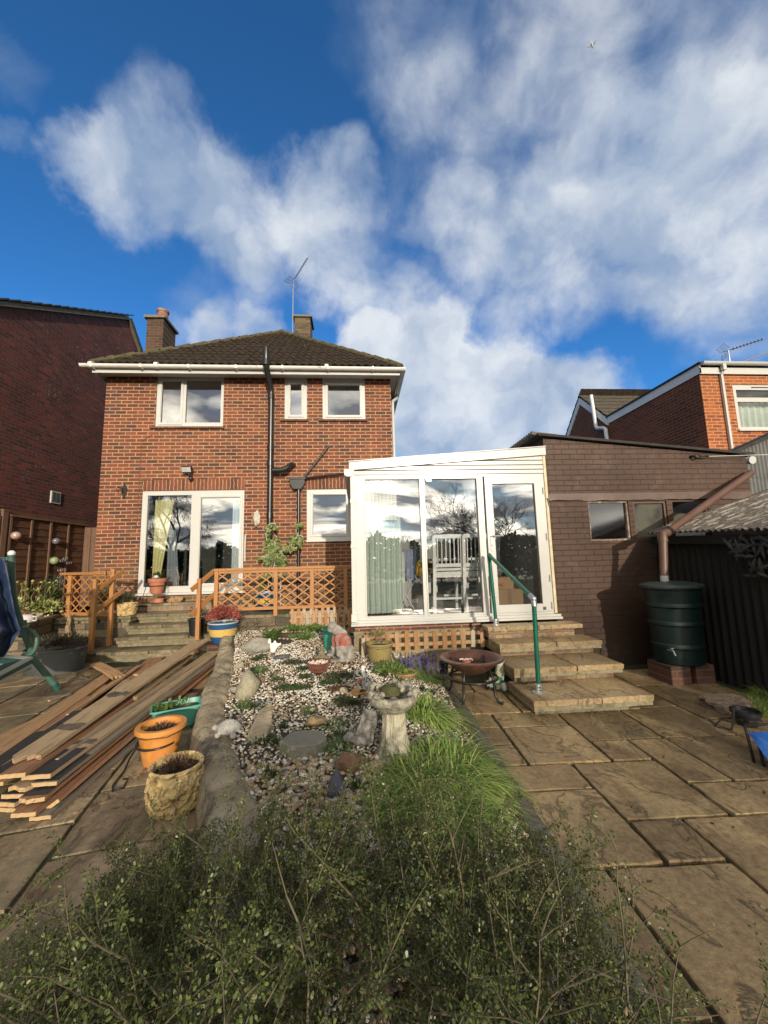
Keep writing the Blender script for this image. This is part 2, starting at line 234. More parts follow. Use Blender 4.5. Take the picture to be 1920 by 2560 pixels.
ROOML = mat('pale_room_wall', [(.36, .38, .38), (.42, .43, .43)], .9, 1)
# ------------------------------------------------------------------ mesh builder
def _ico(s):
    bm = bmesh.new(); bmesh.ops.create_icosphere(bm, subdivisions=s, radius=1); v = [x.co.copy() for x in bm.verts]; f = [[q.index for q in p.verts] for p in bm.faces]; bm.free(); return v, f
ICO = {s: _ico(s) for s in (1, 2, 3, 4)}
V = Vector
class MB:
    def __init__(s): s.v = []; s.f = []
    def add(s, vs, fs):
        o = len(s.v); s.v += [tuple(p) for p in vs]; s.f += [[i+o for i in q] for q in fs]; return s
    def obox(s, c, ex, ey, ez):
        c, ex, ey, ez = V(c), V(ex), V(ey), V(ez)
        vs = [c+ex*i+ey*j+ez*k for k in (-1, 1) for j in (-1, 1) for i in (-1, 1)]
        fs = [(0, 2, 3, 1), (4, 5, 7, 6), (0, 1, 5, 4), (2, 6, 7, 3), (0, 4, 6, 2), (1, 3, 7, 5)]
        return s.add(vs, fs)
    def box(s, a, b):
        a, b = V(a), V(b); c = (a+b)/2; h = (b-a)/2; return s.obox(c, (h.x, 0, 0), (0, h.y, 0), (0, 0, h.z))
    def beam(s, p, q, w, t, upv=(0, 0, 1)):
        p, q = V(p), V(q); d = (q-p); l = d.length; d.normalize(); sd = d.cross(V(upv)).normalized(); u = sd.cross(d).normalized(); return s.obox((p+q)/2, d*l/2, sd*w/2, u*t/2)
    def tube(s, pts, r, n=8, cap=True):
        pts = [V(p) for p in pts]; m = len(pts); R = r if isinstance(r, (list, tuple)) else [r]*m; vs = []; ref = None
        for i, p in enumerate(pts):
            d = (pts[min(i+1, m-1)]-pts[max(i-1, 0)]).normalized()
            if ref is None: ref = d.orthogonal().normalized()
            ref = (ref-d*ref.dot(d)); ref = ref.normalized() if ref.length > 1e-6 else d.orthogonal().normalized(); b = d.cross(ref)
            vs += [p+(ref*math.cos(2*PI*k/n)+b*math.sin(2*PI*k/n))*R[i] for k in range(n)]
        fs = [(i*n+k, i*n+(k+1) % n, (i+1)*n+(k+1) % n, (i+1)*n+k) for i in range(m-1) for k in range(n)]
        if cap: fs += [tuple(range(n))[::-1], tuple((m-1)*n+k for k in range(n))]
        return s.add(vs, fs)
    def lathe(s, c, prof, n=28, sx=1, sy=1, rot=0, fn=None):
        c = V(c); vs = []; m = len(prof)
        for i, (r, z) in enumerate(prof):
            for k in range(n):
                a = 2*PI*k/n; rr = r*(fn(a, i/(m-1)) if fn else 1); x, y = rr*math.cos(a)*sx, rr*math.sin(a)*sy
                vs.append(c+V((x*math.cos(rot)-y*math.sin(rot), x*math.sin(rot)+y*math.cos(rot), z)))
        fs = [(i*n+k, i*n+(k+1) % n, (i+1)*n+(k+1) % n, (i+1)*n+k) for i in range(m-1) for k in range(n)]
        fs += [tuple(range(n))[::-1], tuple((m-1)*n+k for k in range(n))]; return s.add(vs, fs)
    def ball(s, c, r, sub=2, nz=0, seed=0, fr=2.0, rot=None, cut=0):
        c = V(c); r = V(r) if not isinstance(r, (int, float)) else V((r, r, r)); vs, fs = ICO[sub]; out = []; rg = random.Random(seed)
        pl = [(V((rg.gauss(0, 1), rg.gauss(0, 1), rg.gauss(0, .8))).normalized(), rg.uniform(.62, .88)) for _ in range(cut)]
        for p in vs:
            q = p.copy()
            for nn, dd in pl:
                e = q.dot(nn)
                if e > dd: q -= nn*(e-dd)
            if nz: q *= 1+nz*mnoise.noise(p*fr+V((seed*7.3, seed*3.1, seed)))
            q = V((q.x*r.x, q.y*r.y, q.z*r.z))
            if rot: q = rot @ q
            out.append(c+q)
        return s.add(out, fs)
    def prism(s, poly, h):
        n = len(poly); p = [V(q) for q in poly]; h = V(h)
        return s.add(p+[q+h for q in p], [tuple(range(n))[::-1], tuple(range(n, 2*n))]+[(i, (i+1) % n, n+(i+1) % n, n+i) for i in range(n)])
    def quad(s, *p): return s.add(p, [tuple(range(len(p)))])
    def leaf(s, c, d, nrm, l, w):
        c, d = V(c), V(d).normalized(); sd = d.cross(V(nrm)); sd = sd.normalized() if sd.length > 1e-4 else d.orthogonal().normalized()
        return s.add([c, c+d*l*.45+sd*w/2, c+d*l, c+d*l*.45-sd*w/2], [(0, 1, 2, 3)])
    def blade(s, b, d, l, w, bend, n=3):
        b, d = V(b), V(d).normalized(); sd = V((-d.y, d.x, 0)); sd = sd.normalized() if sd.length > .01 else V((1, 0, 0)); vs = []
        for i in range(n+1):
            t = i/n; p = b+d*l*t+V((d.x*bend*t*t*l, d.y*bend*t*t*l, -bend*.9*t*t*l)); ww = w*(1-t*.93)/2; vs += [p+sd*ww, p-sd*ww]
        return s.add(vs, [(2*i, 2*i+1, 2*i+3, 2*i+2) for i in range(n)])
    def build(s, name, m, parent=None, smooth=False, bevel=0, remesh=0, auto=0):
        vs = np.array(s.v, dtype=float).reshape(-1, 3); me = bpy.data.meshes.new(name); loc = V((0, 0, 0))
        if parent is not None:
            o = parent; pl = V((0, 0, 0))
            while o is not None: pl = pl+o.location; o = o.parent
            vs = vs-np.array(pl)
        elif s.__dict__.get('recentre', False):
            lo, hi = vs.min(0), vs.max(0); loc = V(((lo[0]+hi[0])/2, (lo[1]+hi[1])/2, lo[2])); vs = vs-np.array(loc)
        me.from_pydata(vs.tolist(), [], s.f); me.validate(); me.update(); me.materials.append(m)
        ob = bpy.data.objects.new(name, me); C.objects.link(ob); ob.location = loc
        if parent is not None: ob.parent = parent
        if smooth:
            me.polygons.foreach_set('use_smooth', [True]*len(me.polygons))
            if smooth == 2:
                me.set_sharp_from_angle(angle=math.radians(38))
        if remesh:
            md = ob.modifiers.new('remesh', 'REMESH'); md.mode = 'VOXEL'; md.voxel_size = remesh; md.use_smooth_shade = True
            sm_ = ob.modifiers.new('smooth', 'SMOOTH'); sm_.iterations = 3
        if bevel:
            b = ob.modifiers.new('bevel', 'BEVEL'); b.width = bevel; b.segments = 2; b.limit_method = 'ANGLE'; b.angle_limit = math.radians(40)
        return ob
def tag(o, label, cat, group=None, kind=None):
    if label: o['label'] = label
    if cat: o['category'] = cat
    if group: o['group'] = group
    if kind: o['kind'] = kind
    return o
def thing(name, label, cat, loc=(0, 0, 0), group=None):
    o = bpy.data.objects.new(name, None); C.objects.link(o); o.location = loc; o.empty_display_size = .1; return tag(o, label, cat, group)
def one(name, mb, m, label, cat, group=None, kind=None, **k):
    mb.recentre = kind is None; return tag(mb.build(name, m, **k), label, cat, group, kind)
def struct(name, mb, m, **k):
    o = mb.build(name, m, **k); o['kind'] = 'structure'; return o
def wall(mb, u0, u1, v0, v1, holes, to3, depth=None):
    us = sorted({u0, u1, *[h[0] for h in holes], *[h[1] for h in holes]}); vs_ = sorted({v0, v1, *[h[2] for h in holes], *[h[3] for h in holes]})
    for a, b in zip(us, us[1:]):
        for c, d in zip(vs_, vs_[1:]):
            if any(h[0] <= a and b <= h[1] and h[2] <= c and d <= h[3] for h in holes): continue
            mb.quad(to3(a, c, 0), to3(b, c, 0), to3(b, d, 0), to3(a, d, 0))
    if depth:
        for h in holes:
            cs = [(h[0], h[2]), (h[1], h[2]), (h[1], h[3]), (h[0], h[3])]
            for i in range(4):
                p, q = cs[i], cs[(i+1) % 4]; mb.quad(to3(*p, 0), to3(*q, 0), to3(*q, depth), to3(*p, depth))
def room(mb, x0, x1, y0, y1_, z0, z1_):
    a = [(x0, y0, z0), (x1, y0, z0), (x1, y1_, z0), (x0, y1_, z0), (x0, y0, z1_), (x1, y0, z1_), (x1, y1_, z1_), (x0, y1_, z1_)]
    mb.add(a, [(0, 1, 2, 3), (4, 7, 6, 5), (3, 2, 6, 7), (0, 3, 7, 4), (1, 5, 6, 2)])
def ring(mb, x0, x1, z0, z1_, y, w, d):
    """rectangular frame facing -y, front at y, members w wide"""
    mb.box((x0, y, z0), (x0+w, y+d, z1_)); mb.box((x1-w, y, z0), (x1, y+d, z1_)); mb.box((x0+w, y+.001, z0), (x1-w, y+d, z0+w)); mb.box((x0+w, y+.001, z1_-w), (x1-w, y+d, z1_))
# ------------------------------------------------------------------ ground
g = MB(); g.add([(-400, -400, -.09), (400, -400, -.09), (400, 400, -.09), (-400, 400, -.09)], [(0, 1, 2, 3)])
struct('ground', g, mat('rough_grass_ground', [(.03, .045, .015), (.05, .06, .02), (.045, .035, .02)], .95, 2))
g = MB(); g.box((-6.4, -1.5, -.06), (4.1, 7.9, -.018)); struct('patio_bedding', g, JOINT)
def kerb_x(y): return .80+.05*(y-2.5)/1.3+.13
def slabset(name, m, org, u, v, placed, ir, jr, keep, seed, wj=.0115, maxh=.012):
    rg = random.Random(seed); occ = set(); out = []
    for i, j, w_, h_ in placed:
        out.append((i, j, w_, h_)); occ |= {(i+a, j+b) for a in range(w_) for b in range(h_)}
    for j in range(*jr):
        for i in range(*ir):
            if (i, j) in occ: continue
            for w_, h_ in rg.sample([(2, 2), (3, 2), (2, 3), (2, 2), (3, 3)], 4)+[(2, 1), (1, 2), (1, 1)]:
                cells = {(i+a, j+b) for a in range(w_) for b in range(h_)}
                if not cells & occ: occ |= cells; out.append((i, j, w_, h_)); break
    mb = MB(); S = .3025
    for i, j, w_, h_ in out:
        cs = []
        for a, b in ((i, j), (i+w_, j), (i+w_, j+h_), (i, j+h_)):
            cs.append(org+u*(a*S)-v*(b*S))
        ce = sum(cs, V((0, 0, 0)))/4
        if not keep(ce): continue
        # irregular riven edge
        ring_ = []
        for k in range(4):
            p, q = cs[k], cs[(k+1) % 4]; n_ = max(2, int((q-p).length/.07))
            for t in range(n_):
                x = p.lerp(q, t/n_); x = x+(ce-x).normalized()*(wj+rg.uniform(-.003, .004)+(.008 if t == 0 else 0)); ring_.append(x)
        dz = rg.uniform(-.004, .003); top = [V((p.x, p.y, dz)) for p in ring_]; inn = [V((p.x, p.y, dz+.003))+((ce-p).normalized()*.006) for p in ring_]; bot = [V((p.x, p.y, -.03)) for p in ring_]
        n_ = len(ring_); vs = bot+top+inn; fs = [(k, k+n_, (k+1) % n_+n_, (k+1) % n_) for k in range(n_)]+[(k+n_, k+2*n_, (k+1) % n_+2*n_, (k+1) % n_+n_) for k in range(n_)]+[tuple(range(3*n_-1, 2*n_-1, -1))]
        mb.add(vs, fs)
    return struct(name, mb, m)
R_pl = [(0, 0, 2, 2), (-1, -2, 2, 2), (1, -1, 1, 1), (1, -3, 2, 2), (2, -1, 1, 2), (0, 2, 1, 1), (-2, 0, 2, 1), (-2, 1, 2, 2), (1, 2, 2, 3), (-1, 3, 2, 3), (-3, 3, 2, 2), (-2, -2, 1, 1), (-2, -1, 1, 1), (-2, -3, 1, 1), (-1, -3, 2, 1), (3, -3, 2, 2), (3, -4, 2, 1), (3, -1, 2, 2), (2, 1, 3, 1), (3, 2, 3, 3), (-2, -5, 2, 2)]
slabset('paving', SLAB, V((1.482, 2.812, 0)), V((.9985, -.035, 0)), V((.05, .9985, 0)), R_pl, (-4, 10), (-9, 15), lambda c: c.x > kerb_x(c.y)-.30 and c.x < 4.15 and c.y > -1.3 and c.y < 5.0 and not (c.x > 3.72 and c.y > 3.3), 3)
def curb_at(y):   # centre line of the rounded stone edging, and its half width
    pts = [(0.6, -.30, .16), (1.6, -.52, .17), (2.3, -.68, .165), (2.9, -.98, .16), (3.4, -1.20, .16), (4.2, -1.44, .15), (4.9, -1.60, .15), (5.5, -1.76, .14), (6.1, -1.96, .13), (6.6, -2.1, .12)]
    for a, b in zip(pts, pts[1:]):
        if y <= b[0]: t = max(0, (y-a[0])/(b[0]-a[0])); return a[1]+(b[1]-a[1])*t, a[2]+(b[2]-a[2])*t
    return pts[-1][1], pts[-1][2]
slabset('paving', SLABL, V((-1.6, 5.3, 0)), V((.97, .2, 0)), V((-.2, .97, 0)), [], (-24, 12), (-6, 22), lambda c: c.x < curb_at(c.y)[0]-.02 and c.x > -6.4 and c.y < 6.9 and c.y > -1.2 and not (c.y > 6.3 and c.x > -4.2 and c.x < -2.7), 11)
def bedz(x, y):
    e = min(1, max(0, (kerb_x(y)-.1-x)/.5)); return (.04+(.07+.055*(y-1.8))*e)+.015*mnoise.noise(V((x*2, y*2, 0)))
def G(px, py):
    z = .15
    for _ in range(6): p = PZ(px, py, z); z = bedz(p.x, p.y)
    return V((p.x, p.y, z))
g = MB(); nx, ny = 40, 80
for j in range(ny+1):
    y = .3+6.4*j/ny; xl = curb_at(y)[0]; xr = min(kerb_x(y)-.02, 1.3)
    for i in range(nx+1):
        x = xl+(xr-xl)*i/nx; g.v.append((x, y, bedz(x, y)-.012))
g.f = [[j*(nx+1)+i, j*(nx+1)+i+1, (j+1)*(nx+1)+i+1, (j+1)*(nx+1)+i] for j in range(ny) for i in range(nx)]
struct('garden_bed_soil', g, SOIL, smooth=True)
# flush kerb on the right of the bed
g = MB(); nn = 60; pr = []
for j in range(nn+1):
    y = .3+4.75*j/nn; x = kerb_x(y); w_ = .062+.022*mnoise.noise(V((0, y*6, 0))); z = .022+.012*mnoise.noise(V((4, y*9, 0)))
    g.v += [(x-w_, y, -.02), (x-w_, y, z), (x, y, z+.012), (x+w_, y, z-.004), (x+w_, y, -.02)]
g.f = [[j*5+k, j*5+k+1, (j+1)*5+k+1, (j+1)*5+k] for j in range(nn) for k in range(4)]
one('kerb', g, mat('mossy_concrete', [(.085, .08, .065), (.14, .13, .10), (.06, .065, .045)], .9, 14, bs=.8, dirt=(8, .6, (.05, .06, .02))), 'narrow mossy concrete edging flush along the right side of the gravel bed', 'edging', smooth=True)
# ------------------------------------------------------------------ brick house
house = thing('brick_house', 'two storey red brick house with hipped brown tiled roof and white windows in the middle', 'house', (-2.2, 8, 0))
YF = 8.0; WX0, WX1 = -5.161, .795; ZT = 5.47
def P8(px, py): return PY(px, py, YF)
w2a, w2b = P8(500+548*.3858, 600+928*.3858), P8(500+693*.3858, 600+1163*.3858)
w3a, w3b = P8(500+793*.3858, 600+928*.3858), P8(500+1073*.3858, 600+1163*.3858)
holes = [(-4.15, -2.77, 4.325, 5.42), (w2a.x, w2b.x, w2b.z, 5.42), (w3a.x, w3b.x, w3b.z, 5.42), (-4.33, -2.30, .89, 2.98), (-1.03, -.10, 1.895, 2.97)]
g = MB(); wall(g, WX0, WX1, -.05, 5.46, holes, lambda u, v, d: V((u, YF+d, v)), .1); fw_ = g.build('front_wall', B_house, house)
g = MB(); g.quad((WX1, YF, -.05), (WX1, 16, -.05), (WX1, 16, 5.46), (WX1, YF, 5.46)); g.quad((WX0, 16, -.05), (WX0, YF, -.05), (WX0, YF, 5.46), (WX0, 16, 5.46)); g.quad((WX1, 16, -.05), (WX0, 16, -.05), (WX0, 16, 5.46), (WX1, 16, 5.46)); g.build('side_wall', B_house_side, house)
for x0, x1, z0 in ((-4.34, -2.29, 2.982), (-1.05, -.02, 2.972)):
    g = MB(); g.box((x0, YF-.004, z0), (x1, YF+.02, z0+.222)); g.build('brick_lintel', B_sold, house)
def window(parent, x0, x1, z0, z1_, y, panes, fr=.065, d=.09, sillw=.05, sill=True, glass=None, sash=None, fm=None, nm='window'):
    """panes: list of (x0,x1,z0,z1) glass areas; sash: panes with an inner opening frame standing proud"""
    g = MB(); wl = MB(); holes_ = panes
    us = sorted({x0, x1, *[p[0] for p in panes], *[p[1] for p in panes]}); vs_ = sorted({z0, z1_, *[p[2] for p in panes], *[p[3] for p in panes]})
    wall(g, x0, x1, z0, z1_, panes, lambda u, v, dd: V((u, y+dd, v)), .05)
    for (a, b, c, e) in ((x0, x0, z0, z1_), (x1, x1, z0, z1_), (x0, x1, z0, z0), (x0, x1, z1_, z1_)): g.quad((a, y, c), (b, y, e) if a != b else (a, y, e), (b, y+d, e) if a != b else (a, y+d, e), (a, y+d, c))
    for i in (sash or []):
        p = panes[i]; ring(g, p[0]-.055, p[1]+.055, p[2]-.055, p[3]+.055, y-.018, .045, .03)
    wf = g.build(nm, fm or UPVC, parent, bevel=.004)
    for p in panes:
        q = MB(); q.quad((p[0], y+.03, p[2]), (p[1], y+.03, p[2]), (p[1], y+.03, p[3]), (p[0], y+.03, p[3])); q.build('pane', glass or GLASS, wf)
        q = MB(); ring(q, p[0]-.004, p[1]+.004, p[2]-.004, p[3]+.004, y+.022, .009, .006); q.build('gasket', BLK, wf)
    if sill:
        q = MB(); n_ = int((x1-x0+.16)/.075)
        for k in range(n_): q.box((x0-.08+k*.075, y-.075, z0-.045), (x0-.08+k*.075+.068, y+.08, z0-.004))
        q.build('tile_sill', mat('tile_sill', [(.10, .05, .035), (.15, .07, .045)], .8, 8, bs=.4, island=.3), wf)
    return wf
ya = YF+.025
window(house, -4.15, -2.77, 4.325, 5.42, ya, [(-4.05, -3.665, 4.43, 5.34), (-3.555, -2.835, 4.43, 5.36)], sash=[0])
cx = (w2a.x+w2b.x)/2; window(house, w2a.x, w2b.x, w2b.z, 5.42, ya, [(cx-.115, cx+.115, w2b.z+.115, 5.29)], sash=[0])
window(house, w3a.x, w3b.x, w3b.z, 5.42, ya, [(w3a.x+.115, w3b.x-.12, w3b.z+.11, 5.28)], sash=[0])
kw = window(house, -1.03, -.10, 1.895, 2.97, ya, [(-.905, -.215, 2.03, 2.85)], sash=[0], sill=False)
q = MB(); q.box((-1.04, YF-.05, 1.865), (-.10, YF+.03, 1.893)); q.build('sill', UPVC, kw, bevel=.004)
# patio door
pd = window(house, -4.33, -2.30, .93, 2.98, ya, [(-4.225, -3.36, 1.05, 2.885), (-3.17, -2.395, 1.09, 2.82)], sash=[1], sill=False, nm='patio_door')
q = MB(); q.box((-4.42, YF-.09, .885), (-2.22, YF+.03, .928)); q.build('sill', UPVC, pd, bevel=.006)
# rooms behind the glass
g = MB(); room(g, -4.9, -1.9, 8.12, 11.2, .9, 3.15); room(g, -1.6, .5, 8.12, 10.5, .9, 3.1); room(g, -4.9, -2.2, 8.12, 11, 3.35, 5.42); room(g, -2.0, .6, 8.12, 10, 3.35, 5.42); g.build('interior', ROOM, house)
# roof: pantiles in courses on each slope
def tiled(mb, A, U, W, width, nrow, run, rise_dir, rowh=.30, per=.165, amp=.022, lift=.03, clip=None, vmax=99):
    """A: eaves start, U: along eaves (unit), W: up the slope (unit); clip(v)->(u0,u1)"""
    Nn = U.cross(W).normalized(); du = per/6
    for r in range(nrow):
        v0, v1 = min(r*rowh, vmax-.02), min((r+1)*rowh+.02, vmax); u0, u1 = clip((v0+v1)/2); k0, k1 = int(u0/du), int(u1/du)+1; base = len(mb.v)
        for k in range(k0, k1+1):
            u = min(max(k*du, u0), u1); h = amp*(abs(math.sin(PI*u/per))**1.3)*1.7+.006*mnoise.noise(V((u*3, r*5.1, 0)))
            jit = .012*mnoise.noise(V((math.floor(u/per)*3.7, r*9.1, 2)))
            p = A+U*u; mb.v += [tuple(p+W*(v0+jit)+Nn*(h+lift-.028)), tuple(p+W*(v0+jit)+Nn*(h+lift)), tuple(p+W*v1+Nn*(h*.9))]
        m_ = k1-k0
        for k in range(m_): a = base+3*k; mb.f += [[a, a+3, a+4, a+1], [a+1, a+4, a+5, a+2]]
def tilemat():
    m, b, o = newmat('roof_tile'); v = coords(); t = N('ShaderNodeTexCoord'); s = N('ShaderNodeSeparateXYZ'); L(t.outputs['Object'], s.inputs[0])
    f = noi(v, 9, 8, .7); c = ramp(f, [(.3, (.020, .016, .012)), (.5, (.040, .030, .022)), (.66, (.066, .050, .037))])
    f2 = noi(v, 5, 7, .7); hgt = N('ShaderNodeMapRange'); L(s.outputs[2], hgt.inputs[0]); hgt.inputs[1].default_value = 7.0; hgt.inputs[2].default_value = 8.4; hgt.inputs[3].default_value = 0; hgt.inputs[4].default_value = .22
    mk = N('ShaderNodeMapRange'); L(mth('ADD', f2, hgt.outputs[0]), mk.inputs[0]); mk.inputs[1].default_value = .70; mk.inputs[2].default_value = .84; mk.inputs[4].default_value = .75
    c = mixc(mk.outputs[0], c, (.10, .085, .028)); wk = mth('GREATER_THAN', noi(v, 22, 4, .6), .735); c = mixc(wk, c, (.35, .33, .28))
    L(c, b.inputs['Base Color']); b.inputs['Roughness'].default_value = .95; b.inputs['Specular IOR Level'].default_value = .15; L(bump(noi(v, 60, 6), .4, .01), b.inputs['Normal']); return m
TILE = tilemat()
EX0, EX1, EY, EZ = -5.27, 1.00, 7.62, 5.50; AP = V((-2.14, 10.95, 8.32)); APB = V((-2.14, 13.1, 8.32)); BY = 16.4
g = MB(); W_ = (V((AP.x, AP.y, AP.z))-V((AP.x, EY, EZ))); sl_ = W_.length; W_.normalize(); nr = int(sl_/.3)+1
tiled(g, V((EX0, EY, EZ)), V((1, 0, 0)), W_, 0, nr, 0, 0, clip=lambda v: ((AP.x-EX0)*min(v/sl_, .99), (EX1-EX0)-(EX1-AP.x)*min(v/sl_, .99)), vmax=sl_)
roof = g.build('roof', TILE, house)
for sx, ex in ((1, EX1), (-1, EX0)):
    g = MB(); Ws = V((AP.x, 0, AP.z))-V((ex, 0, EZ)); ls = Ws.length; Ws.normalize()
    A = V((ex, EY, EZ)) if sx > 0 else V((ex, BY, EZ)); U_ = V((0, 1, 0)) if sx > 0 else V((0, -1, 0)); LL = BY-EY; a_ = (AP.y-EY); b_ = BY-APB.y
    tiled(g, A, U_, Ws, 0, int(ls/.3)+1, 0, 0, clip=(lambda v, a=a_ if sx > 0 else b_, b=b_ if sx > 0 else a_: (a*min(v/ls, .99), LL-b*min(v/ls, .99))), vmax=ls); g.build('side_slope', TILE, roof)
RT = mat('ridge_tile', [(.045, .038, .022), (.09, .078, .035), (.06, .045, .03)], .95, 8, bs=.5, dirt=(6, .55, (.13, .11, .035)))
for a, b in ((V((EX0, EY, EZ)), AP), (V((EX1, EY, EZ)), AP), (AP, APB)):
    g = MB(); n_ = int((b-a).length/.42); dd = (b-a)/n_
    for k in range(n_): p = a+dd*k; g.tube([p+V((0, 0, .01)), p+dd*1.06+V((0, 0, .03))], [.062, .070], 8)
    g.build('ridge_tiles', RT, roof, smooth=2)
g = MB(); g.box((EX0+.03, EY+.05, 5.34), (EX1-.03, EY+.07, 5.475)); g.box((EX1-.05, EY+.071, 5.34), (EX1-.03, BY, 5.475)); g.box((EX0+.03, EY+.071, 5.34), (EX0+.05, BY, 5.475)); g.build('fascia', UPVC, house)
g = MB(); g.box((EX0+.052, EY+.072, 5.42), (EX1-.052, YF-.002, 5.435)); g.box((WX1+.002, YF+.001, 5.42), (EX1-.052, BY, 5.435)); g.box((EX0+.052, YF+.001, 5.42), (WX0-.002, BY, 5.435)); g.build('soffit', SOFF, house)
g = MB()
def gutter(mb, p, q, r=.058):
    p, q = V(p), V(q); d = (q-p).normalized(); sd = V((-d.y, d.x, 0)); vs = []
    for e in (p, q):
        for k in range(9): a = PI+PI*k/8; vs.append(e+sd*math.cos(a)*r+V((0, 0, math.sin(a)*r)))
        for k in range(9): a = 2*PI-PI*k/8; vs.append(e+sd*math.cos(a)*(r-.006)+V((0, 0, math.sin(a)*(r-.006))))
    mb.add(vs, [(k, (k+1) % 18, 18+(k+1) % 18, 18+k) for k in range(18)]+[tuple(range(9)), tuple(range(18, 27))])
gutter(g, (-5.42, EY-.02, 5.47), (1.08, EY-.02, 5.455)); gutter(g, (1.04, EY, 5.455), (1.04, 13, 5.45))
x = -5.2
while x < .95: g.box((x, EY-.085, 5.40), (x+.035, EY+.05, 5.472)); x += .93
for x in (-5.25, -4.0, -.6): g.tube([(x, EY-.02, 5.467), (x+.07, EY-.02, 5.467)], .066, 12)
g.build('gutter', mat('gutter_plastic', [(.62, .62, .58), (.74, .74, .71)], .35, 3, dirt=(7, .60, (.33, .33, .26))), house, smooth=2)
g = MB(); g.tube([(1.02, 8.9, 5.44), (1.01, 8.75, 5.3), (.87, 8.35, 5.05), (.86, 8.3, 4.9), (.865, 8.3, .6)], .034, 10); g.build('downpipe', UPVC, house, smooth=2)
# chimneys
def chimney(x0, x1, y0, y1_, z0, z1_, m, pot=None, cap=(.06, .07)):
    g = MB(); g.box((x0, y0, z0), (x1, y1_, z1_)); ch = g.build('chimney', m, house)
    q = MB(); q.box((x0-cap[0], y0-cap[0], z1_+.001), (x1+cap[0], y1_+cap[0], z1_+cap[1])); q.build('chimney_cap', mat('chimney_cap_stone', [(.13, .12, .08), (.2, .18, .13)], .9, 9, bs=.5), ch, bevel=.01)
    if pot:
        q = MB(); q.lathe((pot[0], pot[1], z1_+cap[1]), [(.15, 0), (.15, .10), (.13, .12), (.125, .27), (.145, .285), (.155, .34), (.12, .35), (.11, .1)], 20); q.build('chimney_pot', mat('terracotta_pot_sooty', [(.20, .075, .05), (.26, .11, .075), (.32, .23, .20)], .85, 8), ch, smooth=2)
B_chs = brickmat('sooty_brick_both', 'XZ', [(.095, .055, .034), (.075, .045, .03), (.12, .065, .04), (.055, .038, .028)], (.12, .085, .06))
chimney(-5.25, -4.84, 9.5, 10.15, 5.2, 7.74, B_chs, pot=(-5.02, 9.8))
chimney(-1.93, -1.42, 11.95, 12.6, 7.3, 9.50, B_chim2)
# soil stack, branch, hopper and pipes
sx_ = P8(682, 1100).x
g = MB(); g.tube([(sx_, 7.80, .62), (sx_, 7.80, 4.95), (sx_, 7.78, 5.08), (sx_-.03, 7.52, 5.36), (sx_-.035, 7.47, 5.46), (sx_-.035, 7.47, 5.80)], .058, 14)
for z in (1.3, 2.35, 3.42, 3.75, 4.85): g.tube([(sx_, 7.80, z), (sx_, 7.80, z+.11)], .07, 14)
for z in (5.42,): g.tube([(sx_-.035, 7.47, z), (sx_-.035, 7.47, z+.12)], .07, 14)
bp = P8(500+600*.3858, 600+1460*.3858); g.tube([(sx_+.05, 7.80, 3.33), (sx_+.2, 7.8, 3.33), (sx_+.32, 7.8, 3.37), (bp.x-.06, 7.82, bp.z-.08), (bp.x, 7.9, bp.z-.01), (bp.x+.02, 8.0, bp.z)], .056, 12); g.tube([(sx_+.24, 7.8, 3.335), (sx_+.34, 7.8, 3.37)], .066, 12)
g.build('soil_pipe', BLK, house, smooth=2)
hp = P8(500+637*.3858, 600+1575*.3858); g = MB()
g.prism([(hp.x-.15, 7.84, hp.z+.07), (hp.x+.15, 7.84, hp.z+.07), (hp.x+.15, 7.84, hp.z-.03), (hp.x+.08, 7.84, hp.z-.15), (hp.x-.08, 7.84, hp.z-.15), (hp.x-.15, 7.84, hp.z-.03)], (0, .15, 0)); g.box((hp.x-.17, 7.82, hp.z+.05), (hp.x+.17, 7.995, hp.z+.085))
g.tube([(hp.x+.02, 7.91, hp.z-.1), (hp.x+.02, 7.91, .62)], .036, 10)
a = P8(500+835*.3858, 600+1340*.3858); g.tube([(hp.x+.1, 7.9, hp.z+.06), (a.x, 7.95, a.z)], .024, 8)
g.tube([(hp.x+.12, 7.9, hp.z+.08), (P8(500+965*.3858, 0).x, 7.93, P8(872, 600+1510*.3858).z)], .024, 8)
g.build('waste_pipe', BLK, house, smooth=2)
# cable on the wall
g = MB(); c = [P8(z*.3858, 700+y*.3858) for z, y in ((985, 1003), (920, 1045), (905, 1300), (890, 1555))]; c += [P8(960*.3617, 1200+520*.3617)]; c = [V((p.x, 7.992, p.z)) for p in c[:-1]]+[V((c[3].x-.03, 7.992, 2.2))]
g.tube(c, .006, 5); g.tube([(c[2].x, 7.992, c[2].z), (P8(1235*.3858, 0).x, 7.992, c[2].z+.02)], .005, 5); g.build('cable', mat('brown_cable', [(.09, .045, .035), (.12, .06, .04)], .7), house)
# grab rail beside the door
g = MB(); a = P8(500+385*.3014, 1200+455*.3014); b = P8(500+380*.3014, 1200+680*.3014); g.tube([(a.x, 8, a.z), (a.x, 7.93, a.z-.02), (a.x-.005, 7.925, (a.z+b.z)/2), (b.x, 7.93, b.z+.02), (b.x, 8, b.z)], .018, 8)
one('grab_rail', g, UPVC, 'white vertical grab rail on the brick wall right of the patio door', 'grab rail', smooth=2)
